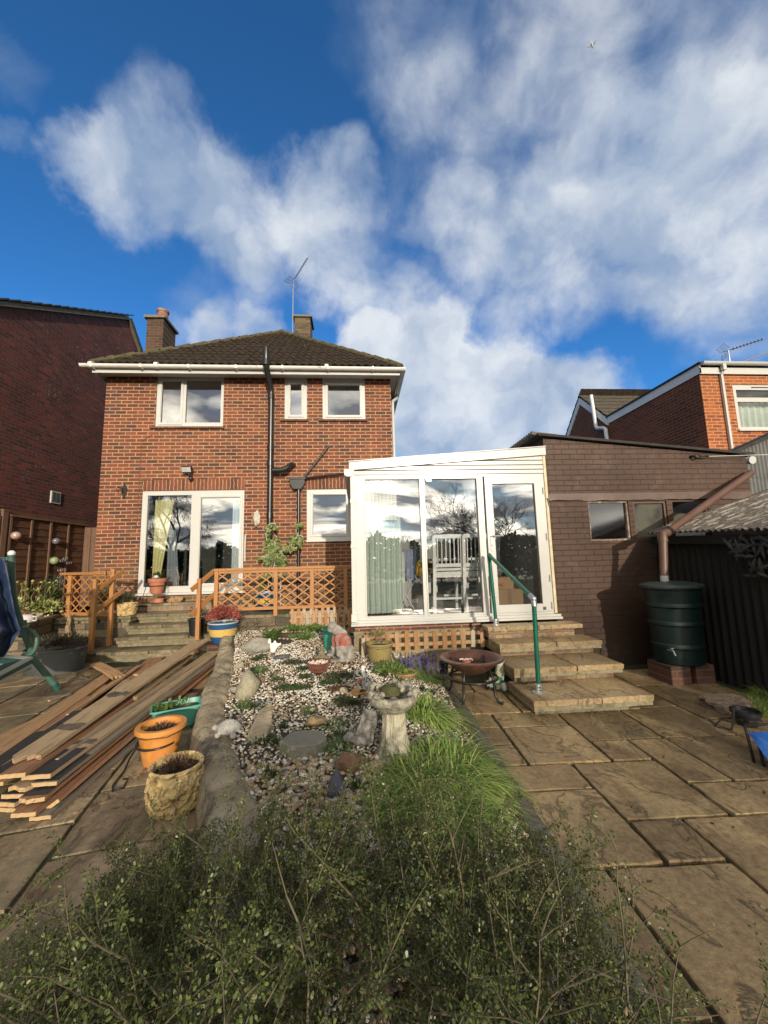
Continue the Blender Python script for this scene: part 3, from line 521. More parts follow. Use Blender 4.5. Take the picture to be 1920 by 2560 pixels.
# flood light, lantern bracket, wall plaque
fl = P8(1235*.3858, 700+1245*.3858); t = thing('flood_light', 'black security flood light on the brick wall above the patio door', 'light', (fl.x, 8, fl.z-.1))
g = MB(); c = V((fl.x-.02, 7.87, fl.z+.03)); e = .45; g.obox(c, (.10, 0, 0), (0, .035*math.cos(e), .035*math.sin(e)), (0, -.065*math.sin(e), .065*math.cos(e))); g.build('lamp_head', BLK, t, bevel=.008)
g = MB(); c2 = c+V((0, -.036*math.cos(e), -.036*math.sin(e))); g.obox(c2, (.088, 0, 0), (0, .004, 0), (0, -.05*math.sin(e), .05*math.cos(e))); g.build('lens', mat('lamp_lens', [(.35, .36, .37), (.5, .5, .5)], .15, 6), t)
g = MB(); g.tube([c+V((.0, .03, -.04)), (fl.x+.03, 7.93, fl.z-.1), (fl.x+.03, 8, fl.z-.1)], .022, 8); g.ball((fl.x+.035, 7.94, fl.z-.15), (.045, .045, .055), 2); g.build('sensor_bracket', BLK, t, smooth=True)
lb = P8(798*.3858, 700+1370*.3858); g = MB(); r = [(0, .16), (.03, .09), (.065, .05), (.04, .0), (.06, -.05), (.02, -.09), (.02, -.15), (-.02, -.15), (-.02, -.09), (-.06, -.05), (-.04, 0), (-.065, .05), (-.03, .09)]
g.prism([(lb.x+.03+a_*.9, 7.975, lb.z+b_) for a_, b_ in r], (0, .02, 0)); sc_ = [(lb.x+.03-.02, 7.96, lb.z-.02)]
for k in range(14): an = -.6+k*.36; rr = .075-.0042*k; sc_.append((lb.x-.05+rr*math.cos(an), 7.93-.002*k, lb.z+.02+rr*math.sin(an)))
g.tube(sc_, .009, 6); one('wall_bracket', g, IRON, 'ornate black iron scroll bracket on the wall left of the patio door', 'bracket')
pl_ = P8(500+473*.3014, 1200+318*.3014); g = MB(); g.ball((pl_.x, 7.975, pl_.z), (.075, .03, .15), 3, .5, 4, 3); g.ball((pl_.x+.01, 7.96, pl_.z+.1), (.035, .03, .06), 2); one('wall_plaque', g, mat('pale_plaster', [(.40, .37, .31), (.6, .56, .48)], .9, 20, bs=.8), 'small pale carved plaque on the brickwork between the patio door and the pipes', 'ornament', smooth=True)
# things seen through the patio door
def curtain(pts, z0, z1_, m, fold, amp, label, name='curtain', taper=None, cat='curtain', n=120):
    g = MB(); (xa, ya_), (xb, yb) = pts; ln = math.hypot(xb-xa, yb-ya_); rows = 12
    for r in range(rows+1):
        z = z0+(z1_-z0)*r/rows
        for k in range(n+1):
            u = k/n; tt = taper(r/rows) if taper else 1; x = xa+(xb-xa)*u*tt; y = ya_+(yb-ya_)*u+amp*math.sin(u*ln/fold*2*PI+.4*math.sin(r*.5)); g.v.append((x, y, z))
    g.f = [[r*(n+1)+k, r*(n+1)+k+1, (r+1)*(n+1)+k+1, (r+1)*(n+1)+k] for r in range(rows) for k in range(n)]
    return one(name, g, m, label, cat, smooth=True)
curtain(((-4.2, 8.28), (-3.86, 8.28)), 1.0, 2.9, mat('yellow_cloth', [(.62, .56, .28), (.68, .62, .34)], .9, 3), .09, .02, 'yellow curtain gathered behind the left side of the patio door', taper=lambda t: .42+.75*t)
curtain(((-3.95, 8.36), (-3.70, 8.36)), 1.0, 2.2, mat('grey_cloth', [(.22, .24, .28), (.3, .32, .36)], .9, 3), .07, .02, 'grey drape hanging beside the yellow curtain inside the patio door', taper=lambda t: 1.1-.5*t)
curtain(((-2.62, 8.3), (-2.36, 8.3)), 1.0, 2.88, mat('net_cloth', [(.55, .6, .63), (.65, .7, .72)], .9, 3), .06, .015, 'pale net curtain behind the right end of the patio door')
# ------------------------------------------------------------------ TV aerials
def yagi(base, top, tip, ref, label, d=.03, n=12, el=.11, m=None, rods=5, boomd=None):
    m = m or mat('aerial_metal', [(.10, .10, .11), (.2, .2, .21)], .4, 8, metal=.6); t = thing('tv_aerial', label, 'aerial', base)
    base, top, tip = V(base), V(top), V(tip); g = MB(); g.tube([base, top], .016, 6); g.build('mast', mat('mast_metal', [(.30, .31, .33), (.42, .43, .45)], .45, 6, metal=.5), t)
    d_ = (tip-top).normalized(); sd = d_.cross(V((0, 0, 1))).normalized(); u_ = sd.cross(d_); back = top-d_*.12
    g = MB(); g.tube([back, tip], .011, 5)
    for k in range(n):
        p = top.lerp(tip, .15+.83*k/(n-1)); g.tube([p-sd*el, p+sd*el], .006, 4); g.tube([p-u_*.03, p+u_*.03], .012, 4)
    g.build('boom', m, t)
    g = MB()
    for s_ in (1, -1):
        for k in range(rods):
            p = back+d_*(.05-.02*k)+u_*s_*(.04+.042*k); g.tube([p-sd*.17, p+sd*.17], .004, 4)
        for q_ in (-.15, 0, .15): g.tube([back+d_*.05+u_*s_*.04+sd*q_, back+d_*(.05-.02*(rods-1))+u_*s_*(.04+.042*(rods-1))+sd*q_], .004, 4)
    g.build('reflector', m, t)
am0 = PY(500+598*.3858, 600+630*.3858, 11.85); am1 = PY(500+605*.3858, 600+265*.3858, 11.85); at = PY(500+695*.3858, 600+120*.3858, 12.2)
yagi(am0-V((0, 0, .6)), am1, at, None, 'tall thin tv aerial on a mast beside the middle chimney', el=.10)
# ------------------------------------------------------------------ left neighbour
ln = thing('brick_house', 'dark red brick gable end of the neighbouring house at the left edge', 'house', (-9, 9, 0))
g = MB(); X0 = -7.0; prof = [(-1.0, -.1), (-1.0, 1.55), (7.57, 6.67), (11.6, 9.08), (12.6, 8.05), (14, 6.7), (14, -.1)]; prof[1] = (3.2, 4.05); prof[0] = (3.2, -.1)
g.prism([(X0, y, z) for y, z in prof], (-6, 0, 0)); g.build('gable_wall', B_left, ln)
VT = mat('verge_mortar', [(.11, .10, .075), (.17, .155, .11)], .95, 10, bs=.6); g = MB(); rr = MB()
for (a, b) in (((2.8, 3.82), (11.6, 9.08)), ((11.6, 9.08), (14.2, 6.5))):
    A, B = V((X0, a[0], a[1])), V((X0, b[0], b[1])); d = (B-A).normalized(); nn_ = V((1, 0, 0)).cross(d) if a[0] < 5 else V((1, 0, 0)).cross(d); L_ = (B-A).length
    g.obox((A+B)/2+nn_*.045+V((.015, 0, 0)), (.05, 0, 0), d*L_/2, nn_*.045)
    k = 0
    while k*.3 < L_: rr.obox(A+d*(k*.3+.16)+nn_*(.115+.012)+V((-3, 0, 0)), (3.09, 0, 0), d*.17+nn_*.012, nn_*.016); k += 1
vb = g.build('verge', VT, ln); rr.build('roof', mat('dark_plain_tile', [(.03, .027, .024), (.06, .052, .045)], .9, 8, bs=.4), ln)
vp = PX(355*.3858, 700+1410*.3858, X0); g = MB(); g.box((X0+.001, vp.y-.14, vp.z-.14), (X0+.03, vp.y+.14, vp.z+.14)); vt_ = g.build('vent', mat('vent_white', [(.42, .42, .40), (.55, .55, .52)], .6), ln)
g = MB()
for k in range(2): g.box((X0+.031, vp.y-.115+.12*k, vp.z-.115), (X0+.034, vp.y-.008+.12*k, vp.z+.115))
g.build('grille', mat('vent_dark', [(.05, .05, .055), (.09, .09, .09)], .7), vt_)
# ------------------------------------------------------------------ conservatory
YC = 5.1
con = thing('conservatory', 'white lean-to conservatory with large reflecting panes and a glazed door', 'conservatory', (1.3, YC, .6))
g = MB(); wall(g, -.03, 2.63, .69, 2.60, [(.12, .86, .735, 2.54), (.93, 1.655, .735, 2.54), (1.745, 2.585, .72, 2.57)], lambda u, v, d: V((u, YC+d, v)), .06)
g.quad((-.03, YC, .69), (-.03, YC, 2.6), (-.03, YC+.09, 2.6), (-.03, YC+.09, .69)); g.quad((2.63, YC, .69), (2.63, YC, 2.6), (2.63, YC+.09, 2.6), (2.63, YC+.09, .69)); cf = g.build('frame', UPVC, con, bevel=.004)
for x0, x1 in ((.12, .86), (.93, 1.655)):
    g = MB(); ring(g, x0-.018, x1+.018, .717, 2.558, YC-.012, .016, .03); g.build('glazing_bead', UPVC, cf)
    g = MB(); g.quad((x0, YC+.03, .735), (x1, YC+.03, .735), (x1, YC+.03, 2.54), (x0, YC+.03, 2.54)); g.build('pane', GLASSC, cf)
    g = MB(); ring(g, x0-.004, x1+.004, .731, 2.544, YC+.022, .009, .006); g.build('gasket', BLK, cf)
g = MB(); g.box((1.672, YC-.006, .70), (1.682, YC, 2.6)); g.build('joint_strip', mat('pale_grey_seal', [(.35, .35, .33), (.42, .42, .4)], .6), cf)
# door
g = MB(); wall(g, 1.765, 2.575, .725, 2.565, [(1.865, 2.465, .825, 2.46)], lambda u, v, d: V((u, YC-.022+d, v)), .05)
for a, b in (((1.765, .725), (2.575, .725)), ((2.575, .725), (2.575, 2.565)), ((2.575, 2.565), (1.765, 2.565)), ((1.765, 2.565), (1.765, .725))): g.quad((a[0], YC-.022, a[1]), (b[0], YC-.022, b[1]), (b[0], YC+.03, b[1]), (a[0], YC+.03, a[1]))
dr = g.build('door', UPVC, con, bevel=.004)
g = MB(); g.quad((1.865, YC+.01, .825), (2.465, YC+.01, .825), (2.465, YC+.01, 2.46), (1.865, YC+.01, 2.46)); g.build('pane', GLASSC, dr)
g = MB(); ring(g, 1.861, 2.469, .821, 2.464, YC+.0, .009, .006); g.build('gasket', BLK, dr)
g = MB(); hz = PY(860+1095*.3375, 1080+772*.3375, YC).z; g.box((1.80, YC-.035, hz-.20), (1.825, YC-.0225, hz+.06)); g.tube([(1.812, YC-.03, hz), (1.812, YC-.07, hz), (1.95, YC-.075, hz)], .010, 8); g.build('handle', mat('chrome', [(.6, .6, .6), (.7, .7, .7)], .2, 4, metal=.9), dr, smooth=2)
g = MB(); g.box((1.805, YC-.0365, hz-.14), (1.819, YC-.0352, hz-.11)); g.build('keyhole', BLK, dr)
for z in (2.36, 1.72, 1.16, .80):
    g = MB(); g.tube([(2.588, YC-.035, z-.045), (2.588, YC-.035, z+.045)], .012, 8); g.build('hinge', UPVC, dr)
g = MB(); g.box((2.46, YC-.028, .745), (2.50, YC-.0225, .785)); g.build('badge', mat('dark_badge', [(.05, .045, .03), (.1, .09, .05)], .5), dr)
g = MB(); g.box((-.09, YC-.07, .625), (2.70, YC+.1, .655)); g.box((-.085, YC-.05, .6555), (2.69, YC+.1, .689)); g.build('sill', UPVC, con, bevel=.005)
# cladding and sloping fascia
def ft(x): return 2.78+(x+.06)*.0715
def fb(x): return ft(x)-.115
g = MB()
for k, (a, b) in enumerate(((2.606, 2.658), (2.668, 2.721), (2.731, 2.786), (2.796, 2.86))):
    xs = -.03 if a < 2.66 else (a-2.78+.115)/.0715-.06
    xe = 2.63; xs = max(xs, -.03)
    if xs < xe: g.prism([(xs, YC-.01, a), (xe, YC-.01, a), (xe, YC-.01, min(b, fb(xe)+.03)), (max(xs, min(xe, (b-2.78+.115)/.0715-.06)) if k else xs, YC-.01, min(b, fb(xe)+.03))], (0, .06, 0))
g.box((-.03, YC+.045, 2.6), (2.63, YC+.06, 2.8)); g.build('cladding', UPVC, con, bevel=.004)
g = MB(); g.prism([(-.09, YC-.045, fb(-.09)), (2.66, YC-.045, fb(2.66)), (2.66, YC-.045, ft(2.66)), (-.09, YC-.045, ft(-.09))], (0, .03, 0)); g.prism([(-.10, YC-.06, ft(-.1)-.002), (2.66, YC-.06, ft(2.66)-.002), (2.66, YC-.06, ft(2.66)+.012), (-.10, YC-.06, ft(-.1)+.012)], (0, .1, 0)); g.build('fascia', UPVC, con, bevel=.003)
g = MB(); g.prism([(-.08, YC+.05, ft(-.08)-.03), (2.64, YC+.05, ft(2.64)-.03), (2.64, YC+.05, ft(2.64)-.01), (-.08, YC+.05, ft(-.08)-.01)], (0, 2.84, 0)); g.build('roof', mat('opal_roof', [(.55, .56, .56), (.62, .62, .62)], .5), con)
g = MB(); g.prism([(-.16, YC-.05, 2.68), (-.02, YC-.05, 2.68), (-.02, YC-.05, 2.62), (-.05, YC-.05, 2.575), (-.12, YC-.05, 2.575), (-.155, YC-.05, 2.60)], (0, 2.9, 0)); g.build('gutter', UPVC, con, bevel=.004)
g = MB(); g.box((-.075, YC-.035, .70), (-.015, YC-.003, 2.6))
for z in (2.22, 1.62, .72): g.box((-.082, YC-.042, z), (-.008, YC-.002, z+.05))
g.prism([(-.085, YC-.05, .69), (-.01, YC-.05, .69), (-.01, YC-.12, .69), (-.085, YC-.12, .69)], (0, .04, .09)); g.build('downpipe', UPVC, con, bevel=.003)
g = MB(); g.box((-.03, YC+.1, .62), (.03, 7.98, .7)); g.box((-.03, YC+.1, 2.5), (.03, 7.98, 2.68))
for y in (6.0, 7.0, 7.9): g.box((-.03, y, .7), (.03, y+.07, 2.5))
g.build('side_frame', UPVC, con)
g = MB(); g.quad((0, 5.2, .7), (0, 7.95, .7), (0, 7.95, 2.5), (0, 5.2, 2.5)); g.build('side_pane', GLASSC, con)
g = MB(); g.quad((-.02, YC+.07, .70), (2.60, YC+.07, .70), (2.60, 7.97, .70), (-.02, 7.97, .70)); g.build('floor', mat('grey_floor', [(.10, .10, .10), (.15, .15, .145)], .5, 3), con)
g = MB(); g.quad((2.60, YC+.07, .7), (2.60, 7.97, .7), (2.60, 7.97, 2.93), (2.60, YC+.07, 2.93)); g.quad((.83, 7.97, .7), (2.6, 7.97, .7), (2.6, 7.97, 2.93), (.83, 7.97, 2.93)); g.build('inner_wall', ROOML, con)
g = MB(); g.box((1.7, 7.9, .72), (1.78, 7.965, 2.6)); g.box((2.5, 7.9, .72), (2.56, 7.965, 2.6)); g.box((1.78, 7.92, .72), (2.5, 7.95, 2.6)); g.build('inner_door', mat('dark_inner_door', [(.05, .05, .05), (.08, .08, .08)], .6), con)
g = MB(); g.box((-.04, YC+.05, .548), (1.62, YC+.16, .62)); g.build('brick_course', B_base, con)
g = MB(); g.box((-.06, YC+.03, -.1), (1.64, YC+.2, .546)); g.build('base_wall', brickmat('base_stone', 'XZ', [(.30, .24, .14), (.24, .19, .11), (.34, .27, .16)], (.20, .17, .11), bw=.42, bh=.2, mw=.016, wear=.45, bstr=.9, rowoff=.05), con)
g = MB(); g.box((2.62, YC-.02, .70), (2.655, YC+.06, 2.95)); g.build('sealant_strip', mat('yellowed_sealant', [(.50, .40, .22), (.62, .55, .40)], .8, 9), con)
# inside the conservatory
GC = mat('sea_green_cloth', [(.46, .55, .50), (.54, .62, .57)], .9, 3, island=0)
curtain(((.13, 5.32), (.62, 5.36)), .74, 2.1, GC, .075, .022, 'sea green curtain inside the left pane of the conservatory')
curtain(((.13, 5.24), (.56, 5.24)), 2.0, 2.55, mat('cream_blind', [(.66, .68, .62), (.72, .73, .68)], .8), .05, .012, 'cream vertical blind above the sea green curtain in the conservatory', name='blind', cat='blind')
WHP = mat('white_furniture_paint', [(.72, .73, .73), (.78, .79, .79)], .4)
def stool(x, y, rz, label, z=.70):
    t = thing('bar_chair', label, 'chair', (x, y, z), 'white slatted bar chairs in the conservatory'); c, s = math.cos(rz), math.sin(rz)
    def T(a, b, h): return V((x+a*c-b*s, y+a*s+b*c, z+h))
    wd = .20
    for sx in (-1, 1):
        g = MB(); g.beam(T(sx*(wd+.03), -.24, 0), T(sx*wd, -.20, .62), .035, .045, T(1, 0, 0)-T(0, 0, 0)); g.beam(T(sx*wd, -.20, .62), T(sx*wd, -.24, 1.08), .035, .045, T(1, 0, 0)-T(0, 0, 0)); g.build('back_leg', WHP, t)
        g = MB(); g.beam(T(sx*(wd+.01), .24, 0), T(sx*wd, .2, .60), .035, .04, T(1, 0, 0)-T(0, 0, 0)); g.build('leg', WHP, t)
    g = MB(); g.beam(T(-wd, -.24, 1.07), T(wd, -.24, 1.07), .03, .055); g.beam(T(-wd, -.205, .66), T(wd, -.205, .66), .03, .05)
    for k in range(6): a = -wd+.05+(2*wd-.1)*k/5; g.beam(T(a, -.205, .66), T(a, -.24, 1.06), .022, .014, T(1, 0, 0)-T(0, 0, 0))
    g.build('backrest', WHP, t)
    g = MB(); g.obox(T(0, 0, .60), V((c, s, 0))*.22, V((-s, c, 0))*.21, V((0, 0, .02))); g.build('seat', WHP, t, bevel=.008)
    g = MB(); g.beam(T(-wd, -.2, .53), T(wd, -.2, .53), .03, .08); g.beam(T(-wd, -.23, .2), T(wd, -.23, .2), .025, .03); g.beam(T(-wd, .22, .2), T(wd, .22, .2), .025, .03); g.build('stretcher', WHP, t)
sc1 = PY(860+755*.3375, 1080+860*.3375, 5.55); stool(sc1.x, 5.66, 0, 'tall white slatted bar chair behind the middle pane, nearer the left mullion')
sc2 = PY(860+965*.3375, 1080+860*.3375, 5.55); stool(sc2.x-.01, 5.62, .03, 'tall white slatted bar chair behind the middle pane, nearer the door')
stool(2.02, 6.25, .6, 'tall white slatted bar chair seen through the glazed conservatory door')
g = MB(); g.box((1.2, 6.15, 1.42), (2.0, 6.9, 1.46)); t = thing('table', 'white high table behind the bar chairs in the conservatory', 'table', (1.6, 6.5, .7)); g.build('table_top', WHP, t)
for a, b in ((1.25, 6.2), (1.95, 6.2), (1.25, 6.85), (1.95, 6.85)): g = MB(); g.box((a-.025, b-.025, .7), (a+.025, b+.025, 1.419)); g.build('leg', WHP, t)
t = thing('clothes_airer', 'folding clothes airer just right of the sea green curtain', 'airer', (.72, 5.7, .7)); g = MB()
for y in (5.5, 5.95):
    g.tube([(.58, y, .7), (.80, y, 1.15), (.58, y, 1.6)], .008, 6); g.tube([(.82, y, .7), (.58, y, 1.15), (.82, y, 1.6)], .008, 6)
for z, x in ((1.6, .58), (1.6, .70), (1.6, .82), (1.15, .7)): g.tube([(x, 5.5, z), (x, 5.95, z)], .006, 5)
g.build('frame', mat('white_wire', [(.6, .6, .6), (.7, .7, .7)], .4), t)
def cloth(x, y, z0, z1_, w_, m, label, name='shirt', cat='clothing'):
    g = MB(); nn = 14
    for r in range(9):
        z = z1_+(z0-z1_)*r/8
        for k in range(nn+1): g.v.append((x+w_*(k/nn-.5)*(1-.12*r/8), y+.018*math.sin(k*1.3+r*.3)+.01*r/8, z+.015*math.sin(k*.9)*(r == 8)))
    g.f = [[r*(nn+1)+k, r*(nn+1)+k+1, (r+1)*(nn+1)+k+1, (r+1)*(nn+1)+k] for r in range(8) for k in range(nn)]; one(name, g, m, label, cat, smooth=True)
cloth(.76, 5.44, 1.16, 1.60, .17, mat('blue_grey_cloth', [(.25, .3, .42), (.33, .38, .5)], .9, 6), 'pale blue grey shirt hanging from the clothes airer')
cloth(.63, 5.48, .86, 1.56, .1, mat('white_cloth', [(.6, .6, .62), (.7, .7, .7)], .9, 6), 'long white garment hanging at the left of the airer')
cloth(.71, 5.53, .80, 1.18, .12, mat('grey_white_cloth', [(.42, .42, .45), (.55, .55, .56)], .9, 6), 'grey white cloth hanging low on the airer under the blue shirt', 'towel', 'towel')
g = MB(); g.ball((1.15, 6.9, 1.27), (.26, .2, .13), 3, .5, 3, 3); one('yellow_bag', g, mat('yellow_plastic_cloth', [(.55, .34, .03), (.65, .42, .05)], .6), 'crumpled yellow bag on the far side of the conservatory', 'bag', smooth=True)
g = MB(); g.box((.62, 5.6, .705), (1.25, 6.3, .95)); one('storage_box', g, mat('black_box_plastic', [(.02, .02, .022), (.035, .035, .04)], .35), 'long black storage box on the conservatory floor behind the left mullion', 'box', bevel=.02)
g = MB(); g.box((.66, 5.585, .84), (.86, 5.598, .89)); one('sticker_card', g, mat('white_red_card', [(.7, .7, .7), (.55, .15, .12)], .6, 14), 'small white and red card on the front of the long black box', 'card')
g = MB(); g.box((1.1, 6.6, .705), (1.45, 6.85, 1.2)); one('suitcase', g, mat('grey_suitcase', [(.07, .07, .07), (.1, .1, .1)], .5), 'dark grey suitcase standing behind the first bar chair', 'suitcase', bevel=.04)
CARD = mat('cardboard', [(.34, .21, .11), (.40, .26, .14)], .85, 3)
b0 = PY(860+1148*.3375, 1080+1280*.3375, 5.4); t = thing('cardboard_box', 'large cardboard box on the floor behind the conservatory door', 'box', (2.15, 5.55, .7))
g = MB(); g.box((1.93, 5.40, .70), (2.34, 5.75, 1.0)); g.build('carton', CARD, t, bevel=.004)
g = MB(); g.box((2.12, 5.395, .75), (2.17, 5.399, 1.0)); g.build('tape', mat('brown_tape', [(.22, .11, .05), (.26, .13, .06)], .4), t)
def text(s_, size, m, parent, mat4, name='lettering'):
    cu = bpy.data.curves.new('tmp', 'FONT'); cu.body = s_; cu.size = size; cu.extrude = .0005; cu.align_x = 'CENTER'; o = bpy.data.objects.new('tmp', cu); C.objects.link(o)
    dg = bpy.context.evaluated_depsgraph_get(); me = bpy.data.meshes.new_from_object(o.evaluated_get(dg)); bpy.data.objects.remove(o); me.name = name
    me.transform(mat4); me.materials.clear(); me.materials.append(m); o = bpy.data.objects.new(name, me); C.objects.link(o); o.parent = parent
    if parent: me.transform(Matrix.Translation(-parent.location))
    return o
text('Packaging', .075, mat('black_print', [(.03, .03, .03), (.04, .04, .04)], .6), t, Matrix.Translation((2.07, 5.397, .735)) @ Matrix.Rotation(PI/2, 4, 'X'))
t = thing('cardboard_box', 'smaller cardboard box with red print lying on the large box behind the door', 'box', (2.1, 5.55, 1.0)); g = MB(); g.box((1.93, 5.42, 1.001), (2.22, 5.7, 1.17)); g.build('carton', CARD, t, bevel=.004)
g = MB(); g.box((1.945, 5.4165, 1.045), (2.06, 5.4192, 1.085)); g.build('printed_band', mat('red_print', [(.4, .04, .03), (.4, .05, .04)], .6), t)
# ------------------------------------------------------------------ brown painted outbuilding
out = thing('outbuilding', 'low outbuilding of brown painted brick right of the conservatory', 'outbuilding', (4.2, YC, 0))
bx0, bx1 = 2.655, 5.70
g = MB(); bh = [(3.23, 3.82, 1.645, 2.20), (3.89, 4.39, 1.66, 2.19), (4.47, 5.02, 1.66, 2.20)]
wall(g, bx0, bx1, -.1, 2.80, bh, lambda u, v, d: V((u, YC+d, v)), .12); g.quad((bx0, YC, 2.8), (bx1, YC, 2.8), (bx1, YC, 2.83), (bx0, YC, 3.115)); g.build('wall', B_brown, out)
g = MB(); g.quad((bx0, 9, -.1), (bx0, YC, -.1), (bx0, YC, 3.115), (bx0, 9, 3.115)); g.quad((bx1, YC, -.1), (bx1, 9, -.1), (bx1, 9, 2.83), (bx1, YC, 2.83)); g.quad((bx1, 9, -.1), (bx0, 9, -.1), (bx0, 9, 3.1), (bx1, 9, 2.83)); g.build('side_wall', B_brown_side, out)
g = MB(); room(g, 2.8, 5.5, YC+.13, 7, 1.3, 2.7); g.build('interior', ROOM, out)
BRT = mat('brown_paint', [(.080, .046, .033), (.098, .057, .041)], .5, 6, bs=.25, bscale=12, dirt=(16, .70, (.25, .17, .13)))
for i, (a, b, c, d) in enumerate(bh):
    g = MB(); ring(g, a, b, c, d, YC+.02, .022 if i != 1 else .03, .05); wf = g.build('window', BRT if i else mat('flaking_frame', [(.42, .36, .27), (.16, .09, .06), (.5, .46, .38)], .8, 12), out)
    g = MB(); g.quad((a+.02, YC+.05, c+.02), (b-.02, YC+.05, c+.02), (b-.02, YC+.05, d-.02), (a+.02, YC+.05, d-.02))
    if i == 1:
        m, bb, o = newmat('reeded_glass'); v = coords(); wv = N('ShaderNodeTexWave'); wv.wave_type = 'BANDS'; wv.bands_direction = 'DIAGONAL'; wv.inputs['Scale'].default_value = 40; L(v, wv.inputs[0]); bb.inputs['Base Color'].default_value = (.20, .21, .19, 1); bb.inputs['Roughness'].default_value = .18
        ff = noi(v, 3.2, 3); L(ramp(ff, [(.35, (.13, .12, .10)), (.5, (.26, .26, .23)), (.64, (.30, .31, .17))]), bb.inputs['Base Color']); L(bump(wv.outputs[0], 1, .02), bb.inputs['Normal']); g.build('pane', m, wf)
    else: g.build('pane', GLASSD, wf)
g = MB(); g.box((3.30, YC+.3, 1.665), (3.42, YC+.4, 1.74)); one('small_box', g, mat('pale_card', [(.5, .45, .35), (.6, .55, .45)], .8), 'small pale box inside the left outbuilding window', 'box')
g = MB(); g.ball((4.72, YC+.3, 1.93), (.3, .1, .12), 3, .3); one('sack', g, mat('sack_cloth', [(.32, .25, .17), (.4, .33, .24)], .9, 6), 'pale sack lying inside the right outbuilding window', 'sack', smooth=True)
g = MB(); n_ = 60; x0, x1 = 2.665, 5.69
for k in range(n_+1):
    x = x0+(x1-x0)*k/n_; zb = 2.205+.035*mnoise.noise(V((x*1.9, 0, 3)))+.016*mnoise.noise(V((x*6, 0, 3))); g.v += [(x, YC-.004, 2.315), (x, YC-.014-.008*mnoise.noise(V((x*2, 5, 3))), 2.31), (x, YC-.024-.02*mnoise.noise(V((x*2, 1, 3))), zb), (x, YC-.004, zb+.01)]
g.f = [[4*k+j, 4*k+j+1, 4*k+j+5, 4*k+j+4] for k in range(n_) for j in range(3)]; g.build('flashing', BRT, out)
def rz_(x): return 3.115+(bx0-x)*(3.115-2.83)/(bx1-bx0)
RFB = mat('black_felt', [(.012, .012, .012), (.035, .032, .03)], .8, 10, bs=.5)
g = MB(); g.prism([(bx0-.10, YC-.07, rz_(bx0-.1)+.01), (bx1+.08, YC-.07, rz_(bx1+.08)+.01), (bx1+.08, YC-.07, rz_(bx1+.08)+.045), (bx0-.1, YC-.07, rz_(bx0-.1)+.045)], (0, 4.2, 0)); g.build('roof', RFB, out)
g = MB(); k = 0
while k*.076 < 4: g.tube([(bx0-.17, YC+k*.076, rz_(bx0-.17)+.055), (bx0+.2, YC+k*.076, rz_(bx0+.2)+.045)], .03, 6); k += 1
g.build('corrugated_edge', mat('old_asbestos', [(.12, .11, .09), (.2, .18, .15)], .95, 9, bs=.6), out)
for px, py in ((1365, 1250), (1416, 1608)):
    p = PY(px, py, YC); g = MB(); g.tube([(p.x, YC, p.z+.05), (p.x+.01, YC-.03, p.z), (p.x+.03, YC-.03, p.z-.09)], .008, 5); g.build('hook', IRON, out)
p = PY(1320+1125*.3617, 820+890*.3617, YC); t = thing('pulley_hook', 'black eye hook holding a washing line under the outbuilding roof edge', 'hook', (p.x, YC, p.z))
g = MB(); g.tube([(p.x, YC, p.z), (p.x, YC-.06, p.z)], .02, 8); rr_ = [(p.x+.04+.035*math.cos(a_), YC-.07, p.z-.01+.025*math.sin(a_)) for a_ in np.linspace(0, 2*PI, 14)]; g.tube(rr_, .010, 6); g.tube([(p.x+.07, YC-.07, p.z-.01), (p.x+.2, YC-.07, p.z-.015)], .014, 6); g.build('hook', IRON, t, smooth=True)
g = MB(); g.tube([(p.x+.18, YC-.07, p.z-.015), (6.6, YC-.3, 2.79), (9, 4.3, 2.85)], .004, 4); g.build('washing_line', mat('line_white', [(.55, .55, .5), (.6, .6, .55)], .7), t)
# brown drain pipe running down into the water butt
P_ = mat('brown_pipe', [(.105, .056, .040), (.135, .074, .054)], .45, 5, bs=.15, bscale=8, dirt=(10, .66, (.28, .20, .16)))
a = PY(1320+1550*.3617, 820+1000*.3617, 5.0); b = PY(1320+960*.3617, 820+1412*.3617, 4.46); c = PY(1320+925*.3617, 820+1420*.3617, 4.41); d = PY(1320+943*.3617, 1220+628*.3617, 4.38)
t = thing('drain_pipe', 'thick brown drain pipe slanting down to the green water butt', 'pipe', (c.x, c.y, d.z))
g = MB(); g.tube([a+V((.02, .03, .01)), b], .046, 14); g.build('slanted_pipe', P_, t, smooth=2)
g = MB(); g.tube([b, c+V((0, 0, -.01)), c+V((.005, 0, -.10))], .054, 14); g.build('elbow', P_, t, smooth=2)
g = MB(); dd = (a-b).normalized(); g.tube([b+dd*.0, b+dd*.05], .058, 14); g.build('clamp', BLK, t)
g = MB(); g.tube([c+V((.005, 0, -.09)), d+V((0, 0, .04))], .045, 14); g.build('down_pipe', P_, t, smooth=2)
g = MB(); g.tube([d+V((0, 0, .04)), d+V((0, 0, -.06))], .043, 14); g.build('white_end', UPVC, t, smooth=2)
